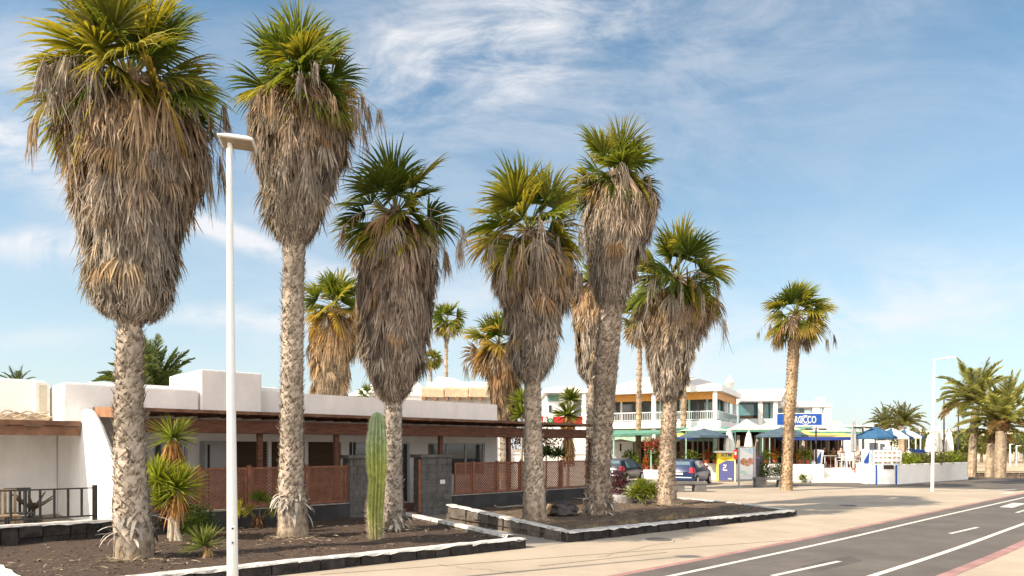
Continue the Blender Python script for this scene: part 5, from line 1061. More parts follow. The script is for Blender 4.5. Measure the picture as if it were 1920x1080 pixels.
for i in range(20):
    a = RS(1150, 3.2) + i * .42; mb = MB(); rbox(mb, a, a + rk.uniform(.06, .16), 3.42, 3.48, .7, 3.4); mb.build('shopfront_post', m_mint if i % 4 == 0 else m_cur, rb_)
g1 = R.P(.4, Ld * .8); 
cu_ = thing('chimney_cowl', 'small white domed chimney on the restaurant roof corner', 'chimney', (XA(1368, 57), 57, zE1)); mb = MB(); mb.lathe([(.3, -.2), (.3, .12), (.4, .14), (.38, .25), (.27, .45), (.12, .6), (.05, .68), (.03, .8)], (XA(1368, 57), 57, ZA(722, 57)), 14); mb.build('dome', m_wp, cu_, smooth=True)
# second wing, to the right
R2 = Frame((XA(1455, 58), 58), (.97, -.24)); w2 = thing('restaurant_wing', 'white wing with pitched roof and teal glazing, left of the blue restaurant sign', 'building', tuple(R2.P(0, 0)), R2.rz)
z0_, z1_ = R2.Z(1455, 752), R2.Z(1440, 746); s0 = R2.S(1388); zf = R2.Z(1440, 797)
mb = MB(); mb.fbox(R2, s0, .4, -.3, 6, z0_, z1_); mb.build('eave', m_wp, w2)
mb = MB(); mb.hexa([R2.P(s0, -.35, z1_), R2.P(.45, -.35, z1_), R2.P(1.4, 6, z1_), R2.P(s0, 6, z1_), R2.P(s0, 3.2, z1_ + 1.0), R2.P(1.25, 3.2, z1_ + 1.0), R2.P(1.4, 3.6, z1_ + 1.0), R2.P(s0, 3.6, z1_ + 1.0)]); mb.build('pitched_roof', mat('pale roof membrane', None), w2)
for a in (s0 + 1.6, -.05): mb = MB(); mb.fbox(R2, a - .17, a + .17, -.1, .24, zf - 1.5, z0_); mb.build('column', m_wp, w2)
mb = MB(); mb.fbox(R2, s0, .3, -.2, 6, zf - .75, zf - .25); mb.build('floor_slab', m_wp, w2)
mb = MB(); mb.fbox(R2, s0, .2, 1.8, 1.9, zf - .25, z0_); mb.build('glazing', glassmat('teal glass', (.06, .20, .21)), w2)
mb = MB(); mb.fbox(R2, s0 + .1, s0 + 1.5, 1.7, 1.78, zf - .25, z0_ - 1.1); mb.build('dark_panel', m_dark, w2)
for a in (s0 + 1.6, s0 + 2.6): mb = MB(); mb.fbox(R2, a, a + .12, 1.7, 1.79, zf - .25, z0_); mb.build('mullion', m_mint, w2)
mb = MB(); mb.fbox(R2, s0, .3, -.06, -.03, zf - .2, zf + .55); mb.build('glass_balustrade', MAT['pale balustrade glass'], w2)
mb = MB(); mb.fbox(R2, s0, 8, 3, 10, 0, zf - .76); mb.build('ground_floor', m_wp, w2)
w3 = thing('restaurant_pavilion', 'flat roofed white pavilion with square columns behind the blue sign, at the complex right end', 'building', (XA(1520, 61), 61, 0))
W3 = Frame((XA(1476, 61), 61), (.99, -.1)); e1 = W3.S(1560); zt3, zu3 = W3.Z(1520, 757), W3.Z(1520, 763)
mb = MB(); mb.fbox(W3, -.5, e1, 0, 6, zu3, zt3); mb.fbox(W3, -.5, e1 - .4, .4, 6, zt3, zt3 + .25); mb.build('roof_slab', m_wp, w3)
for px in (1478, 1531, 1553): a = W3.S(px); mb = MB(); mb.fbox(W3, a - .3, a + .3, .1, .6, 1.5, zu3); mb.build('column', m_wp, w3)
mb = MB(); mb.fbox(W3, -.4, W3.S(1522), 2, 2.1, 3, zu3); mb.build('glazing', glassmat('pale sky glass', (.30, .42, .45), .08), w3)
mb = MB(); mb.fbox(W3, -.5, e1 + 1, .5, 6, 0, W3.Z(1520, 790)); mb.build('wall', m_wp, w3)
mb = MB(); a = W3.S(1544); mb.fbox(W3, a, W3.S(1555), 1, 2.2, zt3 + .251, W3.Z(1550, 743)); mb.build('roof_box', mat('grey render', (.55, .54, .5), .9), w3)
# low white buildings to the right of the pavilion
def block(label, px0, px1, py0, Y, dep, wins=(), m=None, cat='building', name='distant_building', zbase=0, roof=None):
    t = thing(name, label, cat, (XA((px0 + px1) / 2, Y), Y, 0)); x0, x1 = XA(px0, Y), XA(px1, Y); z = ZA(py0, Y)
    mb = MB(); mb.box(x0, x1, Y, Y + dep, zbase, z); mb.build('wall', m or m_wp, t)
    for (a, b, c, d) in wins: mb = MB(); mb.box(XA(a, Y), XA(b, Y), Y - .05, Y - .01, ZA(d, Y), ZA(c, Y)); mb.build('window', m_glass, t)
    if roof: mb = MB(); mb.box(x0 - .4, x1 + .4, Y - .4, Y + dep + .4, z + .01, z + roof); mb.build('roof', m_wp, t)
    return t
block('low white building with two dark openings right of the yellow awning', 1562, 1640, 797, 66, 6, ((1606, 1616, 801, 803.5), (1606, 1616, 806, 809), (1572, 1580, 806, 815)))
block('white kiosk behind the first blue and white parasol at the right', 1612, 1668, 826, 52, 4, ((1630, 1645, 830, 852), (1650, 1658, 832, 850)), zbase=.6)
block('pale cream long building in the haze behind the leaning date palm', 1776, 1862, 806, 140, 20, ((1790, 1800, 816, 824), (1806, 1816, 816, 824), (1835, 1845, 816, 824), (1790, 1800, 832, 842), (1812, 1822, 832, 842)), m=mat('cream render', (.70, .62, .50), .9, .04))
block('tan tower block with dark roof edge at the far right', 1893, 1911, 806, 130, 15, ((1899, 1904, 815, 817), (1897, 1902, 828, 832)), m=mat('tan render', (.62, .50, .38), .9, .05))
block('white stepped house in the far distance beyond the parasols', 1640, 1668, 812, 95, 8, ((1648, 1653, 818, 823),))
block('white distant terrace houses behind the date palm pair', 1700, 1760, 822, 120, 12, ((1710, 1714, 828, 833), (1722, 1726, 828, 833), (1740, 1744, 828, 833)))
# houses behind the bungalow
h2 = thing('white_house', 'white house with pitched roof above the bungalow parapet, behind the cactus palm', 'house', (XA(700, 60), 60, 0)); Y = 60
mb = MB(); mb.box(XA(655, Y), XA(800, Y), Y, Y + 8, 0, ZA(742, Y)); mb.build('wall', m_wp, h2)
mb = MB(); zr_ = ZA(742, Y); mb.add([(XA(650, Y), Y - .3, zr_), (XA(806, Y), Y - .3, zr_), (XA(806, Y), Y + 9, zr_), (XA(650, Y), Y + 9, zr_), (XA(692, Y), Y + 4, ZA(706, Y)), (XA(770, Y), Y + 4, ZA(706, Y))], [(0, 1, 5, 4), (1, 2, 5), (2, 3, 4, 5), (3, 0, 4), (3, 2, 1, 0)]); mb.build('hip_roof', m_wp, h2)
h3 = thing('white_house', 'white house with sand coloured tiled roof edge above the right end of the bungalow', 'house', (XA(860, 42), 42, 0)); Y = 42
mb = MB(); mb.box(XA(790, Y), XA(930, Y), Y + .4, Y + 8, 0, ZA(726, Y) - .5); mb.build('wall', m_wp, h3)
m_sand = mat('sand coloured roof edge', (.60, .46, .31), .9, .1, 3, .2, 14)
for (a, b) in ((790, 833), (834, 878), (879, 925)): mb = MB(); mb.hexa([(XA(a, Y), Y - .1, ZA(745, Y)), (XA(b, Y), Y - .1, ZA(746, Y)), (XA(b, Y), Y + .9, ZA(733, Y)), (XA(a, Y), Y + .9, ZA(732, Y)), (XA(a, Y), Y - .1, ZA(727, Y)), (XA(b, Y), Y - .1, ZA(730, Y)), (XA(b, Y), Y + .9, ZA(727, Y) + .1), (XA(a, Y), Y + .9, ZA(726, Y) + .1)]); mb.build('roof_edge_slab', m_sand, h3, bevel=.04)
mb = MB()
for k in range(7): x = XA(795 + 21 * k, Y); mb.tube([(x, Y - .28, ZA(748, Y)), (x, Y + .5, ZA(746, Y))], .13, 8)
mb.build('tile_ends', mat('terracotta tile', (.30, .17, .10), .85, .2, 4), h3)
h4 = thing('white_house', 'long white stepped roof house in the background, right of the thin distant palm', 'house', (XA(870, 70), 70, 0)); Y = 70
mb = MB(); mb.box(XA(800, Y), XA(940, Y), Y, Y + 9, 0, ZA(716, Y)); mb.build('wall', m_wp, h4, bevel=.1); mb = MB(); mb.hexa([(XA(808, Y), Y + 1, ZA(716, Y)), (XA(870, Y), Y + 1, ZA(716, Y)), (XA(870, Y), Y + 8, ZA(716, Y)), (XA(808, Y), Y + 8, ZA(716, Y)), (XA(815, Y), Y + 3, ZA(700, Y)), (XA(845, Y), Y + 3, ZA(704, Y)), (XA(845, Y), Y + 6, ZA(704, Y)), (XA(815, Y), Y + 6, ZA(700, Y))]); mb.build('pitched_roof', m_wp, h4)
h5 = thing('white_house', 'white house with slatted shutter, left of the yucca behind the pergola', 'house', (XA(1060, 55), 55, 0)); Y = 55
mb = MB(); mb.box(XA(1024, Y), XA(1102, Y), Y, Y + 6, 0, ZA(738, Y)); mb.build('wall', m_wp, h5); mb = MB(); mb.box(XA(1018, Y), XA(1108, Y), Y - .8, Y + 6.5, ZA(738, Y) + .01, ZA(731, Y)); mb.build('roof_slab', m_wp, h5)
mb = MB(); zr_ = ZA(731, Y); mb.add([(XA(1018, Y), Y - .8, zr_), (XA(1108, Y), Y - .8, zr_), (XA(1108, Y), Y + 6, zr_), (XA(1018, Y), Y + 6, zr_), (XA(1050, Y), Y + 3, ZA(718, Y)), (XA(1080, Y), Y + 3, ZA(718, Y))], [(0, 1, 5, 4), (1, 2, 5), (2, 3, 4, 5), (3, 0, 4)]); mb.build('hip_roof', m_wp, h5)
for k in range(6): mb = MB(); mb.box(XA(1026, Y), XA(1048, Y), Y - .12, Y - .02, ZA(752, Y) + .09 * k, ZA(752, Y) + .09 * k + .05); mb.build('shutter_slat', m_green, h5)
mb = MB(); mb.box(XA(1029, Y), XA(1034, Y), Y - .06, Y - .01, ZA(773, Y), ZA(760, Y)); mb.build('window', m_glass, h5); mb = MB(); mb.box(XA(1076, Y), XA(1089, Y), Y - .06, Y - .01, ZA(780, Y), ZA(750, Y)); mb.build('window', MAT['tinted restaurant glass'], h5)
mb = MB(); mb.box(XA(1090, Y), XA(1096, Y), Y - .7, Y - .3, 0, ZA(738, Y)); mb.build('column', m_wp, h5)
# BAR sign
Y = 42; t = thing('bar_sign', 'red sign reading BAR with a round green emblem above the pergola', 'sign', (XA(1040, Y), Y, ZA(795, Y)))
mb = MB(); mb.box(XA(1002, Y), XA(1092, Y), Y, Y + .08, ZA(797, Y), ZA(781, Y)); sg = mb.build('board', mat('sign red', (.50, .03, .025), .5, .05), t)
text_mb('BAR', .50, TM((XA(1013, Y), Y - .012, ZA(789, Y))), .006, 1.0, .012).build('lettering', mat('sign white', (.82, .82, .80), .5, .02), sg)
mb = MB(); mb.box(XA(1028, Y), XA(1036.5, Y), Y - .02, Y - .004, ZA(796, Y), ZA(781.5, Y)); mb.build('emblem_panel', MAT['sign white'], sg)
mb = MB(); c = (XA(1032, Y), Y - .03, ZA(789, Y)); mb.tube([c, (c[0], c[1] + .009, c[2])], .17, 16); mb.build('emblem', mat('emblem green', (.02, .22, .08), .5), sg)
text_mb('0', .26, TM((c[0], Y - .034, c[2])), .002).build('emblem_lettering', MAT['sign white'], sg)
for px in (1006, 1088): mb = MB(); mb.tube([(XA(px, Y), Y + .12, 0), (XA(px, Y), Y + .12, ZA(784, Y))], .05, 8); mb.build('post', m_rail, t)
# white wall behind the pergola opening and hut
Y = 36; t = thing('garden_wall', 'white rendered wall seen through the pergola opening', 'wall', (XA(1030, Y), Y, 0)); mb = MB(); mb.box(XA(935, Y), XA(1102, Y), Y, Y + .25, 0, 1.75); mb.build('render', m_wp, t, bevel=.03); mb = MB(); mb.box(XA(935, Y), XA(1102, Y), Y - .04, Y + .29, 1.752, 1.85); mb.build('coping', m_wp, t, bevel=.03)
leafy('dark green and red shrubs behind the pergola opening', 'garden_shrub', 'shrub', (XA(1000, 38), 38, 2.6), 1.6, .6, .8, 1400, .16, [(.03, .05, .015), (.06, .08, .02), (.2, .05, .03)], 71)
Y = 50; t = thing('white_hut', 'small white hut with low gabled roof and dark slot beside the dark car', 'hut', (XA(1165, Y), Y, 0))
mb = MB(); mb.box(XA(1140, Y), XA(1187, Y), Y, Y + 2.5, 0, ZA(828, Y)); mb.build('wall', m_wp, t); mb = MB(); x0, x1 = XA(1138, Y), XA(1189, Y); z = ZA(828, Y); mb.add([(x0, Y - .2, z), (x1, Y - .2, z), (x1, Y + 2.7, z), (x0, Y + 2.7, z), ((x0 + x1) / 2, Y - .2, z + .18), ((x0 + x1) / 2, Y + 2.7, z + .18)], [(0, 1, 4), (1, 2, 5, 4), (2, 3, 5), (3, 0, 4, 5), (3, 2, 1, 0)]); mb.build('roof', mat('dusty roof felt', (.4, .33, .26), .9), t)
mb = MB(); mb.box(XA(1162, Y), XA(1165, Y), Y - .03, Y - .005, ZA(846, Y), ZA(832, Y)); mb.build('dark_slot', m_dark, t)
mb = MB(); mb.fbox(R, RS(1150, -5), RS(1262, -5), -5.2, -5.0, 0, .62); tag(mb.build('low_white_wall', m_wp, bevel=.03), 'low white wall behind the parked cars with flower beds on it', 'wall')
# ------------------------------------------------------------------ terrace walls, steps
T0 = Vector((18.9, 42.0, 0)); TF = Frame(T0[:2], (.894, -.447)); zt = .86
a0 = TF.S(1272); tw = thing('terrace_front_wall', 'white terrace wall behind the blue car and cash machine kiosk', 'wall', tuple(TF.P(-3, 0)), TF.rz)
mb = MB(); mb.fbox(TF, a0, 0, 0, .25, 0, 1.1); mb.build('render', m_wp, tw, bevel=.04)
A_, B_, C_ = G(1603, 907), G(1690, 908.5), G(1816, 899.5)
def wallrun(name, label, pts, h, th=.25, m=None):
    t = thing(name, label, 'wall', tuple(pts[0])); P = [Vector(p[:2]).to_3d() for p in pts]
    for i in range(len(P) - 1):
        fr = Frame(P[i][:2], (P[i + 1] - P[i])[:2]); mb = MB(); mb.fbox(fr, -.0 if i == 0 else .003, (P[i + 1] - P[i]).length, 0, th, 0, h); mb.build('render', m or m_wp, t, bevel=.04)
    return t
wallrun('curved_wall', 'sunlit white curved wall beside the steps, behind the menu board', [G(1601, 899), G(1607, 905), G(1622, 908), B_], 1.17)
wallrun('planter_wall', 'long bluish white planter wall running back to the date palms', [B_ + Vector((.01, .01, 0)), C_], 1.17)
stp = thing('terrace_steps', 'white steps up to the restaurant terrace', 'steps', (XA(1560, 42), 42, 0)); FS = Frame((XA(1520, 41.9), 41.9), (1, -.02)); wS = XA(1603, 41.9) - XA(1520, 41.9) + .4
for k in range(6): mb = MB(); mb.fbox(FS, .05 + .16 * k, wS - .02, .26 * k + .002 * k, 2.6, .001 + .143 * k, .143 * (k + 1)); mb.build('step', m_wp, stp, bevel=.012)
fl = thing('stair_parapet', 'white sloping parapet climbing along the left of the terrace steps', 'wall', (XA(1516, 41.6), 41.6, 0)); mb = MB()
mb.prism(Frame((XA(1513, 41.5), 41.5), (.62, .78)), [(0, 0), (0, .12), (2.0, 1.35), (2.35, 1.35), (2.35, 0)], -.0, .22, ax='d'); mb.build('render', m_wp, fl, bevel=.03)
mb = MB(); mb.poly([TF.P(a0, .25), TF.P(0, .25), (XA(1540, 43.6), 43.6), (XA(1600, 43.6), 43.6), (XA(1690, 41.6), 41.6), (XA(1812, 46.8), 46.8), (34, 62), (0, 62)], .02, zt); struct('terrace_floor', mb, m_tile)
# boat shaped white and blue fins
for (px, Y, fl_, lb) in ((1536, 43.0, 1, 'white fin shaped post with blue triangle at the top left of the steps'), (1626, 40.8, 1, 'white fin shaped post with blue triangle on the curved wall')):
    x0 = XA(px - 9, Y); x1 = XA(px + 9, Y); z0 = ZA(869, Y); z1 = ZA(843, Y); t = thing('boat_fin', lb, 'post', (x0, Y, z0), 0, 'boat prow posts'); F_ = Frame((x0, Y), (1, 0)); w_ = x1 - x0
    mb = MB(); mb.prism(F_, [(0, z0), (0, z1), (w_ * .25, z1 + .03), (w_, z1 - .05), (w_ * .8, z0 - .15)], 0, .12, ax='d'); mb.build('fin', m_wp, t, bevel=.02)
    mb = MB(); mb.prism(F_, [(w_ * .12, z0 + .12), (w_ * .72, z1 - .1), (w_ * .62, z0 + .02), (w_ * .2, z0 - .02)], -.02, -.004, ax='d'); mb.build('blue_triangle', m_blue, t)
# ------------------------------------------------------------------ restaurant front under the awnings
t = thing('veranda', 'curtained restaurant veranda with mint posts under the white canopies', 'veranda', (XA(1480, 48), 48, zt)); VF = Frame((XA(1385, 48.5), 48.5), (.995, -.10)); vl = VF.S(1600)
mb = MB(); mb.fbox(VF, -1.5, vl, 2.2, 2.3, zt, 3.6); mb.build('dark_opening', mat('dim brown interior', (.075, .045, .028), .9, .3, 1.5), t)
for i in range(34):
    a = -1.3 + (vl + 1.2) * i / 34 + rk.uniform(-.04, .04); ww = rk.choice((.05, .08, .14, .2)); c = rk.choice((m_cur, m_cur, mat('grey curtain', (.25, .24, .22), .8), mat('brown curtain', (.22, .11, .06), .8), m_dark))
    mb = MB(); mb.fbox(VF, a, a + ww, .6 + rk.uniform(-.3, .3), .66 + .35, zt, 3.0); mb.build('curtain', c, t)
for px in (1338, 1424, 1600): a = VF.S(px); mb = MB(); mb.fbox(VF, a - .13, a + .13, -.6, -.4, zt, 3.45); mb.build('post', m_mint, t)
mb = MB(); mb.fbox(VF, VF.S(1270), vl + .5, -.1, 2.4, 3.4, 3.55); mb.build('flat_canopy', m_green, t)
def canopy(px, py, hw, Y, eave, label):
    x = XA(px, Y); h = hw * Y / FPX; z0 = ZA(eave, Y); z1 = ZA(py, Y); t = thing('canopy', label, 'canopy', (x, Y, z0), 0, 'white pyramid canopies'); mb = MB()
    V = []; n = 8
    for r_, k in ((1, 0), (.62, .26), (.3, .62), (.06, 1)): V += [(x + sx * h * r_, Y + sy * h * r_, z0 + (z1 - z0) * k) for sx, sy in ((-1, -1), (0, -1), (1, -1), (1, 0), (1, 1), (0, 1), (-1, 1), (-1, 0))]
    F = [(n * i + j, n * i + (j + 1) % n, n * i + n + (j + 1) % n, n * i + n + j) for i in range(3) for j in range(n)] + [tuple(range(24, 32)), tuple(range(8))[::-1]]
    mb.add(V, F); mb.build('membrane', m_canv, t); mb = MB(); mb.box(x - h, x + h, Y - h - .02, Y - h, z0 - .16, z0 - .01); mb.build('valance', m_green, t)
    for sx in (-1, 1): mb = MB(); mb.tube([(x + sx * (h - .08), Y - h + .1, zt), (x + sx * (h - .08), Y - h + .1, z0 - .02)], .04, 6); mb.build('post', m_mint, t)
canopy(1318, 796, 44, 47.2, 808, 'wide white pyramid canopy above the blue car'); canopy(1400, 787, 34, 47, 806, 'white pyramid canopy above the cash machine'); canopy(1452, 784, 36, 47.1, 806, 'white pyramid canopy left of the blue sign'); canopy(1548, 793, 50, 47.6, 810, 'white pyramid canopy right below the blue sign')
# green sail canopy at left
Y = 48.5; t = thing('green_awning', 'long dark green awning over the flower stall behind the cars', 'awning', (XA(1200, Y), Y, zt)); mb = MB(); x0, x1 = XA(1110, Y), XA(1300, Y); mb.hexa([(x0, Y - 1.5, ZA(820, Y)), (x1, Y - 1.5, ZA(812, Y)), (x1, Y + 1.5, ZA(808, Y)), (x0, Y + 1.5, ZA(810, Y)), (x0, Y - 1.5, ZA(816, Y)), (x1, Y - 1.5, ZA(809, Y)), (x1, Y + 1.5, ZA(805, Y)), (x0, Y + 1.5, ZA(806, Y))]); mb.build('canvas', m_green, t)
for px in (1146, 1214, 1256): mb = MB(); mb.tube([(XA(px, Y), Y - 1.3, 0), (XA(px, Y), Y - 1.3, ZA(817, Y))], .05, 6); mb.build('post', m_mint, t)
def awning(label, px0, px1, top, bot, val, Y, dep):
    t = thing('awning', label, 'awning', (XA(px0, Y), Y, ZA(bot, Y)), 0, 'yellow awnings'); Y2 = Y + dep; x0, x1 = XA(px0, Y), XA(px1, Y); x2, x3 = XA(px0 + 8, Y), XA(px1 - 12, Y); zb_, zt_2 = ZA(bot, Y), ZA(top, Y2)
    mb = MB(); mb.hexa([(x0, Y, zb_ - .02), (x1, Y, zb_ - .02), (x3, Y2, zt_2 - .02), (x2, Y2, zt_2 - .02), (x0, Y, zb_), (x1, Y, zb_), (x3, Y2, zt_2), (x2, Y2, zt_2)]); mb.build('canvas', m_yel, t)
    mb = MB(); k = int((x1 - x0) / .22)
    for i in range(k): xa = x0 + (x1 - x0) * i / k; xb = x0 + (x1 - x0) * (i + 1) / k; h = ZA(val, Y); mb.hexa([(xa, Y - .03, h + .04), (xb, Y - .03, h), (xb, Y - .01, h), (xa, Y - .01, h + .04), (xa, Y - .03, zb_ - .01), (xb, Y - .03, zb_ - .01), (xb, Y - .01, zb_ - .01), (xa, Y - .01, zb_ - .01)])
    mb.build('valance', mat('royal blue canvas', (.03, .06, .30), .8, .08), t)
awning('broad yellow awning with royal blue valance below the blue sign', 1455, 1606, 806, 819, 826, 44.6, 2.4); awning('small yellow awning end with blue valance left of the first blue parasol', 1270, 1306, 809, 819, 824, 46, 1.6)
# blue sign
Y = 44.2; x0, x1 = XA(1457, Y), XA(1541, Y); z0, z1 = ZA(797, Y), ZA(776, Y); t = thing('restaurant_sign', 'blue rooftop sign with white lettering ending in ROCCO, partly behind the slim palm', 'sign', ((x0 + x1) / 2, Y, z0))
mb = MB(); mb.box(x0, x1, Y, Y + .12, z0, z1); bd = mb.build('board', mat('sign blue', (.012, .085, .38), .5, .04), t)
mb = MB(); 
for (a, b, c, d) in ((x0 - .05, x1 + .05, z1, z1 + .05), (x0 - .05, x1 + .05, z0 - .05, z0), (x0 - .05, x0 - .002, z0, z1), (x1 + .002, x1 + .05, z0, z1)): mb.box(a, b, Y - .02, Y + .13, c, d)
mb.build('sign_frame', m_rail, t)
text_mb('SIROCCO', .64, TM((XA(1506, Y), Y - .012, ZA(787.5, Y))), .006, .60, .008).build('lettering', MAT['sign white'], bd)
mb = MB(); cx_, cz_ = XA(1510, Y), ZA(787.5, Y)
for (r_, w_) in ((.30, .02),):
    P = [(cx_ + r_ * math.cos(a), Y - .02, cz_ + r_ * .95 * math.sin(a)) for a in np.linspace(.9, 5.4, 18)]; mb.tube(P, w_, 5)
mb.build('swirl', MAT['sign white'], bd)
for px in (1465, 1533): mb = MB(); mb.tube([(XA(px, Y), Y + .2, 3.2), (XA(px, Y), Y + .2, z0 + .2)], .04, 6); mb.build('bracket', m_rail, t)
# ------------------------------------------------------------------ parasols
def parasol(label, px, py, hw, eave, Y, zb_=zt, stripes=False, pole=m_black, n=8):
    x = XA(px, Y); z1 = ZA(py, Y); z0 = ZA(eave, Y); r = hw * Y / FPX; t = thing('parasol', label, 'parasol', (x, Y, zb_), 0, 'open blue parasols')
    V = [(x, Y, z1)]; F = []; A = [2 * math.pi * (i + .5) / n for i in range(n)]
    for k, (rr, dz) in enumerate(((.5, .42), (1, 1))): V += [(x + r * rr * math.cos(a), Y + r * rr * math.sin(a), z1 - (z1 - z0) * dz) for a in A]
    V += [(v[0], v[1], v[2] - .14) for v in V[1 + n:1 + 2 * n]]
    F1 = []; F2 = []
    for i in range(n):
        j = (i + 1) % n; fs = [(0, 1 + i, 1 + j), (1 + i, 1 + n + i, 1 + n + j, 1 + j), (1 + n + i, 1 + 2 * n + i, 1 + 2 * n + j, 1 + n + j)]
        (F2 if stripes and i % 2 else F1).extend(fs)
    mb = MB(); mb.add(V, F1); mb.build('canopy', mat('bright blue canvas', (.035, .11, .22), .8, .1, 3) if stripes or px > 1600 else m_navy, t)
    if F2: mb = MB(); mb.add(V, F2); mb.build('white_panels', m_canv, t)
    mb = MB(); mb.tube([(x, Y, zb_), (x, Y, z1 + .12)], .03, 8); mb.build('pole', pole, t)
    for a in A: mb = MB(); mb.tube([(x, Y, z1 - .08), (x + r * .98 * math.cos(a), Y + r * .98 * math.sin(a), z0 - .015)], .012, 4); mb.build('rib', pole, t)
parasol('slate blue parasol right behind the blue car', 1320, 803, 44, 817, 43.8); parasol('slate blue parasol overlapping the slim palm trunk under the blue sign', 1466, 801, 46, 816, 43.2)
parasol('bright blue parasol above the menu board', 1641, 800, 37, 819, 43.5); parasol('blue and white panelled parasol, middle of the three at right', 1672, 802, 36, 820, 45.5, stripes=True); parasol('blue and white panelled parasol, rightmost of the row', 1697, 804, 34, 819, 47.5, stripes=True)
def closed_parasol(label, px, top, bot, r, Y, m, zb_=zt, group='folded parasols'):
    x = XA(px, Y); z1, z0 = ZA(top, Y), ZA(bot, Y); H = z1 - z0; t = thing('folded_parasol', label, 'parasol', (x, Y, zb_), 0, group); mb = MB(); n = 20; V = []; 
    pr = [(.03, 1), (.45, .88), (.8, .55), (1, .2), (.9, .03), (.4, 0)]
    for (rr, k) in pr:
        for j in range(n): a = 2 * math.pi * j / n; q = r * rr * (1 + .22 * math.cos(5 * a)); V.append((x + q * math.cos(a), Y + q * math.sin(a), z0 + H * k))
    F = [(n * i + j, n * i + (j + 1) % n, n * i + n + (j + 1) % n, n * i + n + j) for i in range(len(pr) - 1) for j in range(n)]; mb.add(V, F); mb.build('canvas', m, t)
    mb = MB(); mb.tube([(x, Y, zb_), (x, Y, z1 + .06)], .025, 6); mb.build('pole', m_rail, t)
closed_parasol('folded white parasol standing behind the cash machine', 1367, 806, 846, .30, 43.6, m_canv); closed_parasol('folded white parasol behind the poster stand', 1404, 808, 846, .24, 43.6, m_canv)
closed_parasol('tall folded grey parasol at the right end of the yellow awning', 1601, 785, 848, .17, 43.6, mat('grey canvas', (.33, .33, .33), .8), group=None)
# ------------------------------------------------------------------ cash machine, poster stand, menu board, benches
kf = Frame(G(1346, 903)[:2], (.985, -.17)); t = thing('atm_kiosk', 'yellow and blue cash machine kiosk lettered ATM with white flat roof', 'cash machine', tuple(kf.P(.5, 0)), kf.rz)
kw = 1.02; kh = kf.Z(1360, 846); mb = MB(); mb.fbox(kf, 0, kw, 0, .9, .04, kh - .1); bdy = mb.build('cabinet', mat('atm yellow', (.80, .60, .05), .5, .04), t); mb = MB(); mb.fbox(kf, -.2, kw + .12, -.12, 1.0, kh - .098, kh + .02); mb.build('roof', m_wp, t, bevel=.015)
m_atmb = mat('atm blue', (.10, .11, .28), .5, .05); mb = MB(); fr = kf; mb.prism(fr, [(.05, .06), (.05, 1.08), (.5, 1.32), (kw - .04, 1.30), (kw - .04, .06)], -.012, -.002, ax='d'); mb.build('blue_panel', m_atmb, bdy)
mb = MB(); mb.fbox(kf, kw + .003, kw + .02, 0, .9, .06, kh - .11); mb.build('side_panel', mat('pale grey panel', (.62, .62, .6), .5), bdy)
text_mb('ATM', .30, kf.M(.52, -.014, 1.66) , .004, 1.1, .004).build('lettering', mat('atm dark lettering', (.16, .15, .18), .5), bdy)
text_mb('24 h', .10, kf.M(.52, -.014, 1.42), .003, 1.2).build('small_lettering', mat('ochre lettering', (.5, .38, .1), .5), bdy)
mb = MB(); c = kf.M(.44, -.02, .88)
for (x, z, w_, h) in ((-.12, .12, .20, .06), (-.12, -.03, .16, .05), (-.12, -.20, .24, .07), (.02, .09, .05, .10), (-.14, -.14, .05, .12), (-.02, -.02, .06, .10)): mb.box(x, x + w_, -.008, .006, z, z + h, c)
mb.build('logo', MAT['sign white'], bdy)
mb = MB(); [mb.box(.15 + .045 * i, .18 + .045 * i, -.02, -.013, .16 - .01 * i, .22, kf.M(.45, 0, 0)) for i in range(5)]; mb.build('logo_small', MAT['sign white'], bdy)
ns = thing('no_entry_sign', 'narrow red and white plate between the kiosk and the poster stand', 'sign', (XA(1379, 42.5), 42.5, 0)); x = XA(1379, 42.5); mb = MB(); mb.box(x - .1, x + .1, 42.5, 42.53, ZA(861, 42.5), ZA(843, 42.5)); pl = mb.build('plate', mat('sign red', None), ns); mb = MB(); mb.box(x - .05, x + .05, 42.485, 42.498, ZA(853, 42.5), ZA(847, 42.5)); mb.build('symbol', MAT['sign white'], pl); mb = MB(); mb.tube([(x, 42.56, 0), (x, 42.56, ZA(843, 42.5))], .03, 8); mb.build('post', m_rail, ns)
Y = G(1400, 912).y; x0, x1 = XA(1385, Y), XA(1417, Y); t = thing('poster_stand', 'tall steel framed poster stand showing food pictures', 'advertising stand', ((x0 + x1) / 2, Y, 0)); zt1 = ZA(837, Y); m_st = mat('grey aluminium', (.42, .42, .42), .4, .06, metal=.3)
mb = MB(); mb.box(x0, x0 + .07, Y, Y + .12, .02, zt1); mb.box(x1 - .12, x1, Y, Y + .12, .02, zt1); mb.box(x0 + .07, x1 - .12, Y, Y + .12, zt1 - .07, zt1); mb.box(x0 + .07, x1 - .12, Y + .001, Y + .12, .32, .40); mb.build('stand_frame', m_st, t, bevel=.006)
mb = MB(); mb.box(x0 + .08, x1 - .13, Y + .03, Y + .08, .41, zt1 - .08); po = mb.build('poster', mat('poster paper', (.78, .78, .76), .4, .02), t)
rp = random.Random(2)
def disc(cx, cz, r, m, name='picture', yy=None, sq=1): mb = MB(); yy = yy if yy else Y + .022; mb.add([(cx + r * math.cos(a) , yy, cz + r * sq * math.sin(a)) for a in np.linspace(0, 6.283, 15)[:-1]], [tuple(range(14))[::-1]]); mb.build(name, m, po)
m_f1 = mat('food orange', (.60, .28, .14), .5, .35, 9); m_f2 = mat('food pink', (.66, .30, .24), .5, .3, 12); m_sky = mat('poster sky blue', (.50, .68, .80), .5, .12, 3)
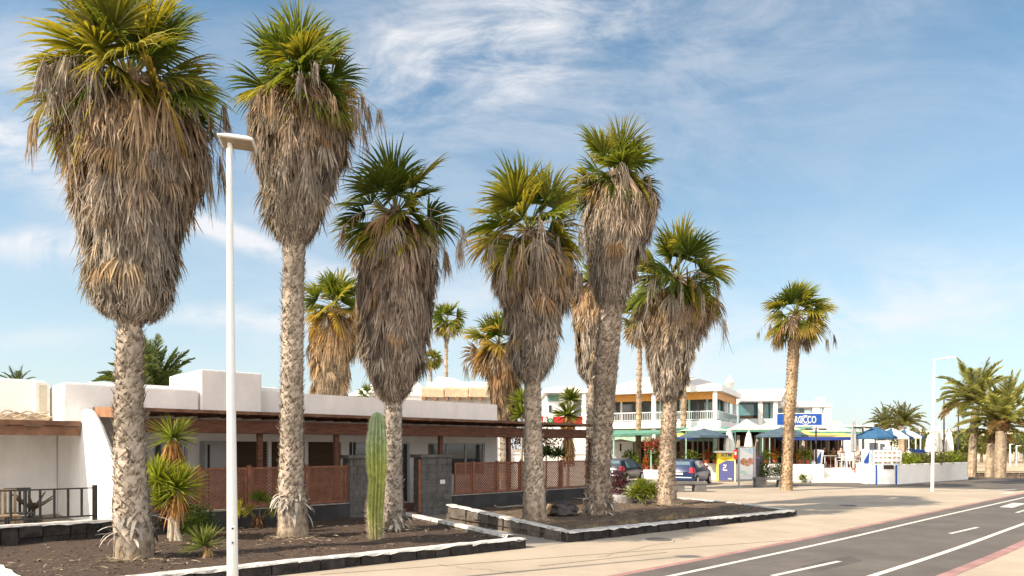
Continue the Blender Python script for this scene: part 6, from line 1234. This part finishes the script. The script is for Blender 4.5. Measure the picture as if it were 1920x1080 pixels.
disc((x0 + x1) / 2 + .2, 1.95, .18, m_sky, sq=.9); disc((x0 + x1) / 2 - .12, 2.0, .14, mat('poster pale blue', (.66, .76, .82), .5), yy=Y + .024); disc((x0 + x1) / 2 - .18, 1.35, .19, m_f1); disc((x0 + x1) / 2 + .2, 1.38, .2, m_f2, sq=.9, yy=Y + .02); disc((x0 + x1) / 2 + .02, 1.18, .13, m_f1, sq=.6, yy=Y + .018); disc((x0 + x1) / 2 - .2, .78, .17, mat('poster mint', (.50, .68, .52), .5), sq=.5)
mb = MB(); [mb.box(x0 + .18, x0 + .18 + rp.uniform(.35, .6), Y + .02, Y + .027, .55 + .06 * k, .575 + .06 * k) for k in range(3)]; mb.build('print_lines', mat('faint print', (.6, .6, .62), .5), po)
def bench(label, px0, px1, pyt, pyb, turn=0):
    g0 = G(px0, pyb); fr = Frame(g0[:2], (math.cos(turn), math.sin(turn))); L_ = XA(px1, g0.y) - g0.x; zt_ = ZA(pyt, g0.y); t = thing('concrete_bench', label, 'bench', tuple(g0), turn, 'concrete benches'); m = mat('dark grey concrete', (.16, .15, .145), .9, .12, 3, .3, 20)
    mb = MB(); mb.fbox(fr, 0, L_, 0, .55, zt_ - .13, zt_); mb.build('seat', m, t, bevel=.012)
    for a in (.0, L_ - .62): mb = MB(); mb.fbox(fr, a + .03, a + .58, .03, .52, 0, zt_ - .132); mb.build('leg', m, t, bevel=.012)
bench('dark concrete bench in front of the blue car', 1262, 1328, 903.5, 923, .06); bench('dark concrete bench beside the slim palm, plants behind it', 1417, 1482, 895.5, 914.5, -.04)
def pot(label, px, Y, zb_, r=.16, h=.26, col=(.42, .10, .05)):
    x = XA(px, Y); t = thing('flower_pot', label, 'flower pot', (x, Y, zb_)); mb = MB(); mb.lathe([(r * .7, 0), (r, h), (r * 1.08, h), (r * .9, h)], (x, Y, zb_), 12); mb.build('pot', mat('terracotta red', col, .7, .1), t); return t
GR = [(.09, .15, .02), (.16, .22, .03), (.05, .09, .02), (.24, .27, .04)]
rl_ = [('red flowering plant in a pot on the low white wall behind the dark car', 1213, 47.5, .62, (.75, .05, .02), .5), ('potted green plant on the low wall, left of the flame red one', 1192, 47.6, .62, (.3, .3, .05), .0), ('green potted plant right of the palm trunk on the low wall', 1236, 47.0, .62, (.3, .1, .1), .05),
       ('red geranium pot on the terrace behind the blue car roof', 1325, 44.6, 1.1, (.55, .03, .02), .45), ('yellow green potted bush left of the cash machine', 1341, 44.4, 1.1, (.6, .5, .05), .1),
       ('green plant in red pot right of the poster stand', 1436, 43.9, 1.1, (.4, .3, .02), .05), ('bright red geraniums on tall green foliage left of the slim palm', 1453, 43.7, 1.1, (.65, .02, .02), .25),
       ('orange tinged bush on the terrace wall right of the slim palm', 1500, 43.2, 1.1, (.65, .25, .03), .35), ('leafy yellow green bush on the terrace wall beside the fin post', 1514, 43.0, 1.1, (.5, .45, .05), .1)]
for i, (lb, px, Y, zb_, fc, ff) in enumerate(rl_):
    t = pot(lb, px, Y, zb_); leafy(None, 'foliage', None, (XA(px, Y), Y, zb_ + .55), .28, .25, .38, 420, .11, GR, 200 + i, par=t, flowers=ff, fcol=fc)
for i, (lb, px, py, rr, fc, ff) in enumerate([('hanging basket of pink and yellow flowers under the green awning', 1222, 832, .62, (.6, .08, .07), .45), ('large bush with yellow blossom behind the last bed palm', 1246, 838, .6, (.7, .5, .06), .3)]):
    leafy(lb, 'flowering_bush', 'flowering bush', (XA(px, 46.5), 46.5, ZA(py, 46.5)), rr, .4, .5, 800, .13, [(.05, .06, .02), (.12, .1, .03), (.1, .13, .03)], 230 + i, flowers=ff, fcol=fc)
for i, (lb, px, py, Y) in enumerate([('green shrub mass on the ground left of the slim far palm', 1180, 860, 48.2), ('dark green climbing plant behind the car park wall', 1225, 856, 47.6), ('yellow green shrub between the two far slim palms', 1258, 858, 47.2), ('green shrubs right of the second slim far palm', 1297, 862, 45.8)]): leafy(lb, 'terrace_shrub', 'shrub', (XA(px, Y), Y, ZA(py, Y)), .55, .35, .65, 700, .13, GR, 240 + i)
leafy('leafy green bush rising behind the bench at the slim palm', 'bench_shrub', 'shrub', (XA(1432, 38.5), 38.5, .85), .38, .3, .62, 900, .10, [(.07, .13, .02), (.12, .18, .03), (.04, .08, .02)], 260)
leafy('pale variegated bush behind the bench, beside the slim palm', 'bench_shrub', 'shrub', (XA(1458, 38.3), 38.3, .85), .55, .3, .5, 1100, .10, [(.16, .2, .09), (.3, .32, .2), (.08, .12, .03)], 261)
leafy('small green bush at the foot of the white terrace wall', 'wall_shrub', 'shrub', (XA(1505, 41.4), 41.4, .32), .28, .2, .3, 400, .09, GR, 262)
t = thing('litter_bin', 'dark purple litter bin behind the bench by the poster stand', 'bin', (XA(1424, 42), 42, 0)); mb = MB(); mb.lathe([(.2, 0), (.25, .9), (.27, 1.45), (.24, 1.55), (.1, 1.62)], (XA(1424, 42), 42, 0), 14); mb.build('bin_body', mat('aubergine plastic', (.03, .022, .045), .5), t)
# hedge on the planter wall
for i in range(7):
    f = i / 6; P = B_.lerp(C_, f * .97 + .015) + Vector((-.15, .65, 0)); leafy(['lime green', 'yellow green', 'brownish green', 'dull green', 'pale green', 'lime tipped', 'olive'][i] + ' hedge shrub on the long planter wall, ' + ['nearest the menu board', 'second from the menu board', 'third from the menu board', 'at the middle', 'right of the white lamp', 'second from the far end', 'at the far end'][i], 'hedge_shrub', 'shrub', (P.x, P.y, 1.32), .85, .5, .48, 1300, .12, [(.20, .26, .02), (.30, .34, .03), (.10, .14, .02)] if i in (0, 1, 5) else [(.12, .13, .03), (.2, .19, .05), (.08, .1, .03)], 270 + i, 'hedge along the planter wall')
# menu board
Y = G(1660, 909.5).y; t = thing('menu_board', 'white menu board with rows of dish pictures on blue posts before the white wall', 'sign board', (XA(1662, Y), Y, 0)); x0, x1 = XA(1636, Y), XA(1690, Y); z0, z1 = ZA(871, Y), ZA(844, Y)
mb = MB(); mb.box(x0, x1, Y, Y + .06, z0, z1); bo = mb.build('board', MAT['sign white'], t); mb = MB()
for (a, b, c, d) in ((x0 - .03, x1 + .03, z1, z1 + .035), (x0 - .03, x1 + .03, z0 - .035, z0), (x0 - .03, x0, z0, z1), (x1, x1 + .03, z0, z1)): mb.box(a, b, Y - .01, Y + .07, c, d)
mb.build('board_frame', mat('grey blue frame', (.28, .33, .42), .5), bo)
for r_ in range(3):
    for c in range(6): mb = MB(); xx = x0 + .12 + c * .26; zz = z1 - .2 - r_ * .27; mb.box(xx, xx + .15, Y - .008, Y - .001, zz, zz + .09); mb.build('dish_picture', (m_f1, m_f2, mat('dish green', (.3, .38, .15), .6, .3, 20), mat('dish tan', (.55, .42, .28), .6, .3, 20))[(r_ * 5 + c * 3) % 4], bo)
for c in range(3): mb = MB(); [mb.box(x0 + .1 + c * .53, x0 + .48 + c * .53, Y - .008, Y - .001, z0 + .05 + .035 * q, z0 + .065 + .035 * q) for q in range(3)]; mb.build('print_lines', mat('dark print', (.12, .12, .12), .6), bo)
mb = MB(); mb.box(x0 + .62, x0 + 1.2, Y - .02, Y - .003, z0 - .26, z0 - .04); mb.build('black_plate', m_dark, t)
mb = MB(); mb.box(x0 + .62, x1 - .62, Y, Y + .05, z1 + .036, z1 + .16); mb.build('header', mat('poster pale blue', None), t)
mb = MB(); mb.box(x0 + .28, x1 - .38, Y + .02, Y + .05, .05, z0 - .28); mb.build('lower_panel', m_wp, t)
for xx in (x0 + .2, x1 - .3): mb = MB(); mb.box(xx, xx + .07, Y, Y + .07, 0, z0 - .036); mb.build('post', m_blue, t)
# ------------------------------------------------------------------ chairs, tables, people
def plastic_chair(label, px, Y, rz, m=None, z=zt, group='white plastic terrace chairs'):
    m = m or m_rail; t = thing('terrace_chair', label, 'chair', (XA(px, Y), Y, z), rz, group); M = WM[t.name]
    for a in (-.21, .17):
        for b in (-.2, .18): mb = MB(); mb.box(a, a + .04, b, b + .04, 0, .43, M); mb.build('leg', m, t)
    mb = MB(); mb.box(-.23, .23, -.22, .23, .432, .46, M); mb.build('seat', m, t, bevel=.01)
    mb = MB(); [mb.box(-.21 + .1 * k, -.15 + .1 * k, .2, .235, .47, .84, M) for k in range(5)]; mb.box(-.23, .27, .195, .24, .842, .9, M); mb.build('backrest', m, t)
    for a in (-.26, .24): mb = MB(); mb.box(a, a + .04, -.2, .2, .64, .67, M); mb.box(a, a + .04, -.2, -.16, .461, .638, M); mb.build('armrest', m, t)
def table(label, px, Y, m=None, z=zt):
    m = m or m_rail; t = thing('terrace_table', label, 'table', (XA(px, Y), Y, z)); M = WM[t.name]; mb = MB(); mb.box(-.42, .42, -.42, .42, .72, .75, M); mb.build('tabletop', m, t, bevel=.01)
    for a in (-.36, .32):
        for b in (-.36, .32): mb = MB(); mb.box(a, a + .04, b, b + .04, 0, .718, M); mb.build('leg', m, t)
table('white plastic table between the seated diners at the top of the steps', 1590, 44.4); table('white table just right of the fin post on the terrace', 1552, 45.2)
plastic_chair('white plastic chair with its back to the street, under the striped diner', 1578, 43.9, rad(200)); plastic_chair('white plastic chair facing left near the grey folded parasol', 1604, 44.2, rad(250)); plastic_chair('empty white plastic chair between the two diners', 1591, 43.7, rad(178))
m_wick = mat('brown wicker', (.30, .18, .07), .8, .25, 20)
plastic_chair('brown wicker chair in the veranda shade, left one', 1556, 46, rad(180), m_wick, group='brown wicker chairs'); plastic_chair('brown wicker chair in the veranda shade, right one', 1566, 46.4, rad(160), m_wick, group='brown wicker chairs')
def skin_body(name, pts, edges, rads, m, par, sub=1):
    me = bpy.data.meshes.new(name); inv = WM[par.name].inverted(); me.from_pydata([tuple(inv @ Vector(p)) for p in pts], edges, []); me.materials.append(m); o = bpy.data.objects.new(name, me); scn.collection.objects.link(o); o.parent = par; WM[o.name] = WM[par.name].copy()
    sk = o.modifiers.new('skin', 'SKIN'); ss = o.modifiers.new('sub', 'SUBSURF'); ss.levels = sub; ss.render_levels = sub
    lay = me.skin_vertices[0] if me.skin_vertices else None
    if lay is None: me.attributes
    for i, r in enumerate(rads): lay.data[i].radius = (r, r) if not isinstance(r, tuple) else r
    lay.data[0].use_root = True; o.modifiers['skin'].use_smooth_shade = True; return o
m_skin = mat('skin', (.50, .28, .19), .6, .05, 4)
def person_sitting(label, px, Y, rz, shirt, trous, hair, z=zt):
    t = thing('person', label, 'person', (XA(px, Y), Y, z), rz); M = WM[t.name]; W_ = lambda *p: M @ Vector(p)
    P = [(0, .05, .52), (0, .05, .75), (0, .07, 1.0), (0, .06, 1.1), (0, .04, 1.19), (0, .02, 1.30)]; E_ = [(i, i + 1) for i in range(5)]; Rr = [(.15, .11), (.14, .10), (.16, .10), (.055, .055), (.085, .09), (.075, .09)]
    for s in (-1, 1):
        n = len(P); P += [(s * .19, .06, 1.02), (s * .25, .0, .80), (s * .20, -.24, .74), (s * .17, -.33, .75)]; E_ += [(2, n), (n, n + 1), (n + 1, n + 2), (n + 2, n + 3)]; Rr += [.055, .045, .035, .03]
        n = len(P); P += [(s * .10, -.02, .50), (s * .13, -.42, .50), (s * .13, -.46, .12), (s * .13, -.56, .05)]; E_ += [(0, n), (n, n + 1), (n + 1, n + 2), (n + 2, n + 3)]; Rr += [.09, .065, .045, .035]
    skin_body('body', [W_(*p) for p in P], E_, Rr, m_skin, t)
    skin_body('shirt', [W_(*p) for p in [(0, .05, .53), (0, .05, .75), (0, .07, 1.0), (-.19, .06, 1.02), (-.25, .0, .80), (.19, .06, 1.02), (.25, .0, .8)]], [(0, 1), (1, 2), (2, 3), (3, 4), (2, 5), (5, 6)], [(.17, .13), (.16, .12), (.175, .12), .07, .062, .07, .062], shirt, t)
    skin_body('trousers', [W_(*p) for p in [(0, .05, .52), (-.10, -.02, .50), (-.13, -.42, .50), (-.13, -.46, .14), (.10, -.02, .5), (.13, -.42, .5), (.13, -.46, .14)]], [(0, 1), (1, 2), (2, 3), (0, 4), (4, 5), (5, 6)], [.16, .10, .08, .06, .10, .08, .06], trous, t)
    mb = MB(); c = W_(0, .045, 1.30); mb.ico(tuple(c), .112, sq=(.9, 1, 1)); mb.build('hair', hair, t, sub=2, smooth=True)
m_hb = mat('black hair', (.02, .015, .012), .6); m_hg = mat('blond grey hair', (.35, .27, .18), .6)
m_str = mat('black and white striped cloth', (.5, .5, .5), .8); nt = m_str.node_tree; wv = nt.nodes.new('ShaderNodeTexWave'); wv.bands_direction = 'Z'; wv.inputs['Scale'].default_value = 4; rp_ = nt.nodes.new('ShaderNodeValToRGB'); rp_.color_ramp.interpolation = 'CONSTANT'; rp_.color_ramp.elements[0].color = (.02, .02, .02, 1); rp_.color_ramp.elements[1].position = .5; rp_.color_ramp.elements[1].color = (.75, .75, .75, 1); tcn = nt.nodes.new('ShaderNodeTexCoord'); nt.links.new(tcn.outputs['Object'], wv.inputs['Vector']); nt.links.new(wv.outputs[0], rp_.inputs[0]); nt.links.new(rp_.outputs[0], nt.nodes['Principled BSDF'].inputs['Base Color'])
person_sitting('person in black and white striped top sitting on a white terrace chair', 1578, 44.1, rad(120), m_str, mat('black trousers', (.02, .02, .025), .8), m_hb)
person_sitting('person in pale clothes sitting right of the white table', 1607, 44.3, rad(-60), mat('pale pink cloth', (.58, .44, .38), .8), mat('beige trousers', (.5, .42, .32), .8), m_hg)
person_sitting('person in dark clothes sitting in the veranda shade beside the fin post', 1546, 46.2, rad(20), mat('dark brown cloth', (.05, .03, .025), .8), mat('dark red trousers', (.22, .03, .03), .8), m_hb)
person_sitting('person in black sitting on a wicker chair in the veranda', 1562, 46.6, rad(170), mat('black cloth', (.02, .02, .02), .8), mat('black trousers', None), m_hb)
# ------------------------------------------------------------------ lamps on the right
t = thing('street_lamp', 'white street lamp with a flat arm on the open paving at right', 'street lamp', tuple(G(1748, 921)), 0, 'street lamps'); g = G(1748, 921); zt4 = ZA(673, g.y); tp = Vector((XA(1752, g.y), g.y, zt4))
mb = MB(); mb.tube([g, g.lerp(tp, .5), tp], [.075, .06, .045], 14); mb.build('pole', m_lw, t); mb = MB(); mb.tube([tp - Vector((0, 0, .03)), tp + Vector((.5, 0, .05))], .03, 8); mb.build('arm', m_lw, t)
mb = MB(); M = Matrix.Translation(tp + Vector((.68, 0, .06))) @ Matrix.Rotation(rad(-6), 4, 'Y'); hexr(mb, .24, .15, .22, .12, -.05, .04, M); mb.build('lamp_head', m_lw, t, bevel=.015)
def twin(label, px, top, Y, m, zb_=0, arm=.42):
    x = XA(px, Y); z = ZA(top, Y); t = thing('twin_lamp', label, 'street lamp', (x, Y, zb_), 0, 'dark twin headed lamps'); mb = MB(); mb.tube([(x, Y, zb_), (x, Y, z)], [.08, .05], 8); mb.build('pole', m, t); mb = MB(); mb.tube([(x - arm, Y, z - .02), (x, Y, z + .04), (x + arm, Y, z - .02)], .025, 6); mb.build('arm', m, t)
    for s in (-1, 1): mb = MB(); mb.box(x + s * arm - .2, x + s * arm + .2, Y - .14, Y + .14, z - .08, z + .03); mb.build('lamp_head', m, t, bevel=.02)
twin('black twin headed lamp on the terrace in front of the yellow awning', 1530, 804, 43.0, m_black, .5); twin('black twin headed lamp left of the bright blue parasol', 1618, 801, 43.2, m_black, .9, .35); twin('dark twin headed lamp behind the planter hedge, left of the date palm trio', 1770, 749, 60, m_black)
def pole_(label, px, top, Y, r, m, name='pole', base=0): x = XA(px, Y); t = thing(name, label, 'pole', (x, Y, base)); mb = MB(); mb.tube([(x, Y, base), (x, Y, ZA(top, Y))], r, 8); mb.build('shaft', m, t); mb = MB(); mb.tube([(x - .02 * Y / 40, Y, ZA(top, Y) + .005), (x + .5, Y, ZA(top, Y) + .01)], r * .7, 6); mb.build('top_arm', m, t)
pole_('tall thin dark pole crossing the left date palm crown', 1797, 742, 56, .05, m_black, 'lamp_pole'); pole_('thin white pole behind the hooped parasol row', 1704, 783, 70, .05, m_rail, 'flag_pole'); pole_('short white pole right of the parasol row', 1717, 806, 75, .06, m_rail, 'flag_pole'); pole_('thin white pole second right of the parasol row', 1726, 803, 78, .06, m_rail, 'flag_pole'); pole_('slim white mast left of the dark twin lamp', 1762, 790, 110, .07, m_rail, 'mast'); pole_('slim white mast beside the white lamp', 1757, 800, 112, .07, m_rail, 'mast')
for i, (px, top, Y) in enumerate(((1752, 797, 58), (1759, 803, 58.5), (1780, 806, 59), (1744, 812, 57))): closed_parasol(['tall', 'second', 'right hand', 'shortest'][i] + ' folded white parasol in the distance behind the hedge', px, top, 848, .32, Y, m_canv, 0, 'distant folded parasols')
# far things
sbt = thing('blue_boat', 'small bright blue boat hull in the distance right of the parasols', 'boat', (XA(1723, 62), 62, 1.3)); x = XA(1723, 62); mb = MB(); mb.hexa([(x - .4, 61.7, 1.55), (x + .35, 61.7, 1.55), (x + .35, 62.3, 1.55), (x - .4, 62.3, 1.55), (x - .75, 61.5, 2.0), (x + .7, 61.5, 1.95), (x + .7, 62.5, 1.95), (x - .75, 62.5, 2.0)]); mb.build('hull', m_blue, sbt, bevel=.05); mb = MB(); mb.box(x - .3, x + .3, 61.8, 62.2, .3, 1.55); mb.build('cradle', m_rail, sbt)
trs = [(1790, 838, 75, 1.8, 1.2), (1812, 834, 90, 2.5, 2.2), (1840, 836, 100, 2.6, 1.8), (1888, 834, 95, 2.6, 1.8), (1905, 832, 100, 3, 2.2), (1920, 828, 105, 3.2, 2.6), (1712, 826, 85, 2.4, 2.2), (1730, 828, 88, 2.0, 1.8), (1640, 832, 80, 1.5, 1.2), (1800, 822, 110, 2.4, 2.2), (1940, 826, 110, 3.5, 2.8)]
tl = ['low round green tree behind the tall dark pole', 'bushy green tree between the date palm trunks at left', 'olive green tree right behind the left date palm trunk', 'yellow green tree left of the tan tower foot', 'broad yellow green tree below the tan tower', 'tall green tree at the right photo edge', 'dark green tree right of the parasols', 'green tree behind the blue boat', 'small tree behind the white kiosk', 'far pale tree above the planter hedge', 'outermost tree beyond the right edge']
for i, (px, py, Y, rx, rz_) in enumerate(trs):
    x = XA(px, Y); z = ZA(py, Y); t = thing('distant_tree', tl[i], 'tree', (x, Y, 0), 0, 'trees in the distance at right'); mb = MB(); mb.tube([(x, Y, 0), (x + .1, Y, z)], [.22, .12], 6, (.25, .2, .14)); mb.build('trunk', BARK, t); leafy(None, 'crown', None, (x, Y, z), rx, rx * .7, rz_ * .62, 1500, .38, [(.09, .12, .03), (.16, .18, .05), (.05, .08, .02), (.22, .22, .07)], 300 + i, par=t)
for (px, top, Y, lb) in ((1894, 833, 80, 'white bollard post left of the yellow green tree'), (1906, 836, 80, 'thin white post right of the date palm trio')): pole_(lb, px, top, Y, .07, m_rail, 'white_post')
# stone edged bed of the date palms
wb = G(1790, 897); t = thing('stone_wall', 'low brown stone wall edging the date palm bed at right', 'wall', tuple(wb)); fr = Frame(wb[:2], (1, -.02)); st = MB(); m_rub = mat('brown rubble stone', (.24, .18, .13), .95, .3, 3, .8, 10, col2=(.10, .075, .06)); k = 0
while k < 14:
    L_ = rk.uniform(.25, .5)
    for q in range(2): o_ = rk.uniform(-.03, .03); st.fbox(fr, k + .012, k + L_ - .012, o_, .35, .001 + .19 * q, .19 * (q + 1) - .012)
    k += L_
st.build('rubble', m_rub, t, bevel=.02); mb = MB(); mb.fbox(fr, 0, 14, -.05, .4, .381, .43); mb.build('coping', mat('tan coping', (.42, .34, .25), .9, .12, 3), t)
mb = MB(); mb.fbox(fr, .05, 14, .4, 6, .001, .33); struct('palm_bed', mb, mat('bed earth', (.25, .18, .12), .95, .2, 2))
leafy('low dark shrub at the left end of the brown stone wall', 'low_shrub', 'shrub', tuple(wb + Vector((.4, -.25, .3))), .45, .3, .28, 500, .1, [(.05, .04, .02), (.09, .06, .03)], 340)
# ------------------------------------------------------------------ cars
m_tyre = mat('tyre rubber', (.02, .02, .02), .85); m_rim = mat('alloy rim', (.45, .45, .46), .35, .05, metal=.6); m_cg = mat('car glass', (.10, .16, .19), .04, .1, 1.5, spec=.9)
def car(label, pos, head, paint, L_=3.9):
    t = thing('parked_car', label, 'car', pos, head, 'cars parked behind the gravel bed'); M = WM[t.name]        # local +Y is forward, x right
    st = [(0, .30, .62, .78, .70), (.10, .22, .70, 1.0, .80), (.35, .20, .82, 1.38, .84), (.9, .20, .85, 1.46, .85), (1.7, .20, .86, 1.47, .86), (2.3, .20, .86, 1.40, .86), (2.75, .20, .85, 1.08, .85), (3.1, .20, .84, .93, .84), (3.6, .22, .78, .80, .78), (3.88, .32, .60, .62, .66)]
    V = []; F = []
    for (y, zb_, zm, ztp, hw) in st:      # half section mirrored: sill, mid, belt, roof edge
        cab = ztp - zm; rw = hw * (.74 if cab > .45 else .90)
        sec = [(-hw * .93, zb_), (-hw, zb_ + .18), (-hw * 1.0, zm * .82), (-hw * .97, zm), (-rw, ztp - .06), (-rw * .8, ztp), (rw * .8, ztp), (rw, ztp - .06), (hw * .97, zm), (hw, zm * .82), (hw, zb_ + .18), (hw * .93, zb_)]
        V += [M @ Vector((a, y, b)) for a, b in sec]
    n = 12
    for i in range(len(st) - 1):
        for j in range(n): k = (j + 1) % n; F.append((i * n + j, i * n + k, (i + 1) * n + k, (i + 1) * n + j))
    F += [tuple(range(n)), tuple(range((len(st) - 1) * n, len(st) * n))[::-1]]
    mb = MB(); mb.add([tuple(v) for v in V], F); bo = mb.build('body', paint, t, smooth=True); e = bo.modifiers.new('edge', 'EDGE_SPLIT'); e.split_angle = rad(38)
    def quad(pts, m, name, par=bo, off_=(0, 0, 0)): mb = MB(); q = [M @ (Vector(p) + Vector(off_)) for p in pts]; nn = (q[1] - q[0]).cross(q[2] - q[0]).normalized() * .012; mb.hexa([p - nn * .5 for p in q] + [p + nn for p in q]); return mb.build(name, m, par)
    for s in (-1, 1):
        x = lambda zz: s * (.842 - (zz - .84) / .6 * .21)
        quad([(x(.9), .62, .90), (x(.9), 1.45, .90), (x(1.36), 1.45, 1.36), (x(1.34), .78, 1.34)][::s], m_cg, 'side_window', off_=(s * .006, 0, 0)); quad([(x(.9), 1.52, .90), (x(.9), 2.55, .90), (x(1.30), 2.12, 1.30), (x(1.36), 1.52, 1.36)][::s], m_cg, 'side_window', off_=(s * .006, 0, 0))
        for y in (.72, 3.12):
            mb = MB(); a0, a1 = sorted((s * .66, s * .868)); mb.tube([M @ Vector((a0, y, .30)), M @ Vector((a1, y, .30))], .30, 20); wl = mb.build('wheel', m_tyre, t); mb = MB(); mb.tube([M @ Vector((s * .87, y, .30)), M @ Vector((s * .882, y, .30))], .19, 14); mb.build('rim', m_rim, wl)
        quad([(s * .60, -.005, .72), (s * .80, .07, .72), (s * .74, .20, 1.02), (s * .60, .12, 1.0)][::s], mat('tail lamp red', (.50, .02, .03), .2, .1, spec=.7), 'tail_light', off_=(0, -.03, 0))
        quad([(s * .81, .08, .70), (s * .845, .36, .76), (s * .80, .34, 1.0), (s * .75, .20, 1.0)][::s], MAT['tail lamp red'], 'tail_light', off_=(s * .01, 0, 0))
        quad([(s * .87, 2.35, .98), (s * 1.0, 2.35, .98), (s * 1.0, 2.35, 1.1), (s * .87, 2.35, 1.1)][::s], paint, 'mirror')
    quad([(-.60, .155, 1.0), (.60, .155, 1.0), (.54, .33, 1.33), (-.54, .33, 1.33)], m_cg, 'rear_window', off_=(0, -.015, .01))
    quad([(-.26, -.005, .62), (.26, -.005, .62), (.26, .0, .73), (-.26, .0, .73)], mat('number plate', (.68, .68, .66), .5), 'number_plate', off_=(0, -.02, 0))
    mb = MB(); mb.box(-.80, .80, -.05, .12, .28, .50, M); mb.build('bumper', paint, bo, bevel=.05)
    mb = MB(); mb.box(-.7, .7, -.03, .1, .20, .279, M); mb.build('bumper_trim', m_black, bo)
def headpos(px, py, head, xoff, yoff): g = G(px, py); return tuple(g - Matrix.Rotation(head, 3, 'Z') @ Vector((xoff, yoff, 0)))
p_blue = mat('metallic blue car paint', (.016, .034, .10), .22, .06, 2, spec=.6, metal=.15); p_dark = mat('dark blue grey car paint', (.025, .035, .06), .22, .06, 2, spec=.6, metal=.15)
car('metallic blue hatchback parked behind the bench', headpos(1301, 911.5, rad(-32), .84, .1), rad(-32), p_blue); car('dark blue hatchback parked beside the pergola, half hidden by the leaning palm', headpos(1168, 906, rad(-32), .84, .1), rad(-32), p_dark)
# dark pillar at the end of the terrace wall
t = thing('end_pillar', 'dark stone pillar right of the leaning palm at the terrace wall end', 'pillar', tuple(B.P(S(1135, 0), 0)), B.rz); mb = MB(); mb.fbox(B, S(1124, 0), S(1142, 0), 0, .35, 0, B.Z(1135, 862, 0)); mb.build('masonry', m_pillar, t, bevel=.02); mb = MB(); mb.fbox(B, S(1123, 0), S(1143, 0), -.03, .38, B.Z(1135, 862, 0) + .002, B.Z(1135, 858, 0)); mb.build('cap', m_pillar, t)
p_ = B.P(S(1138, .2), .2, 2.0); leafy('small yellow green tuft on top of the dark end pillar', 'pillar_plant', 'plant', (p_.x, p_.y, B.Z(1135, 856, 0)), .22, .2, .16, 300, .07, GR, 350)
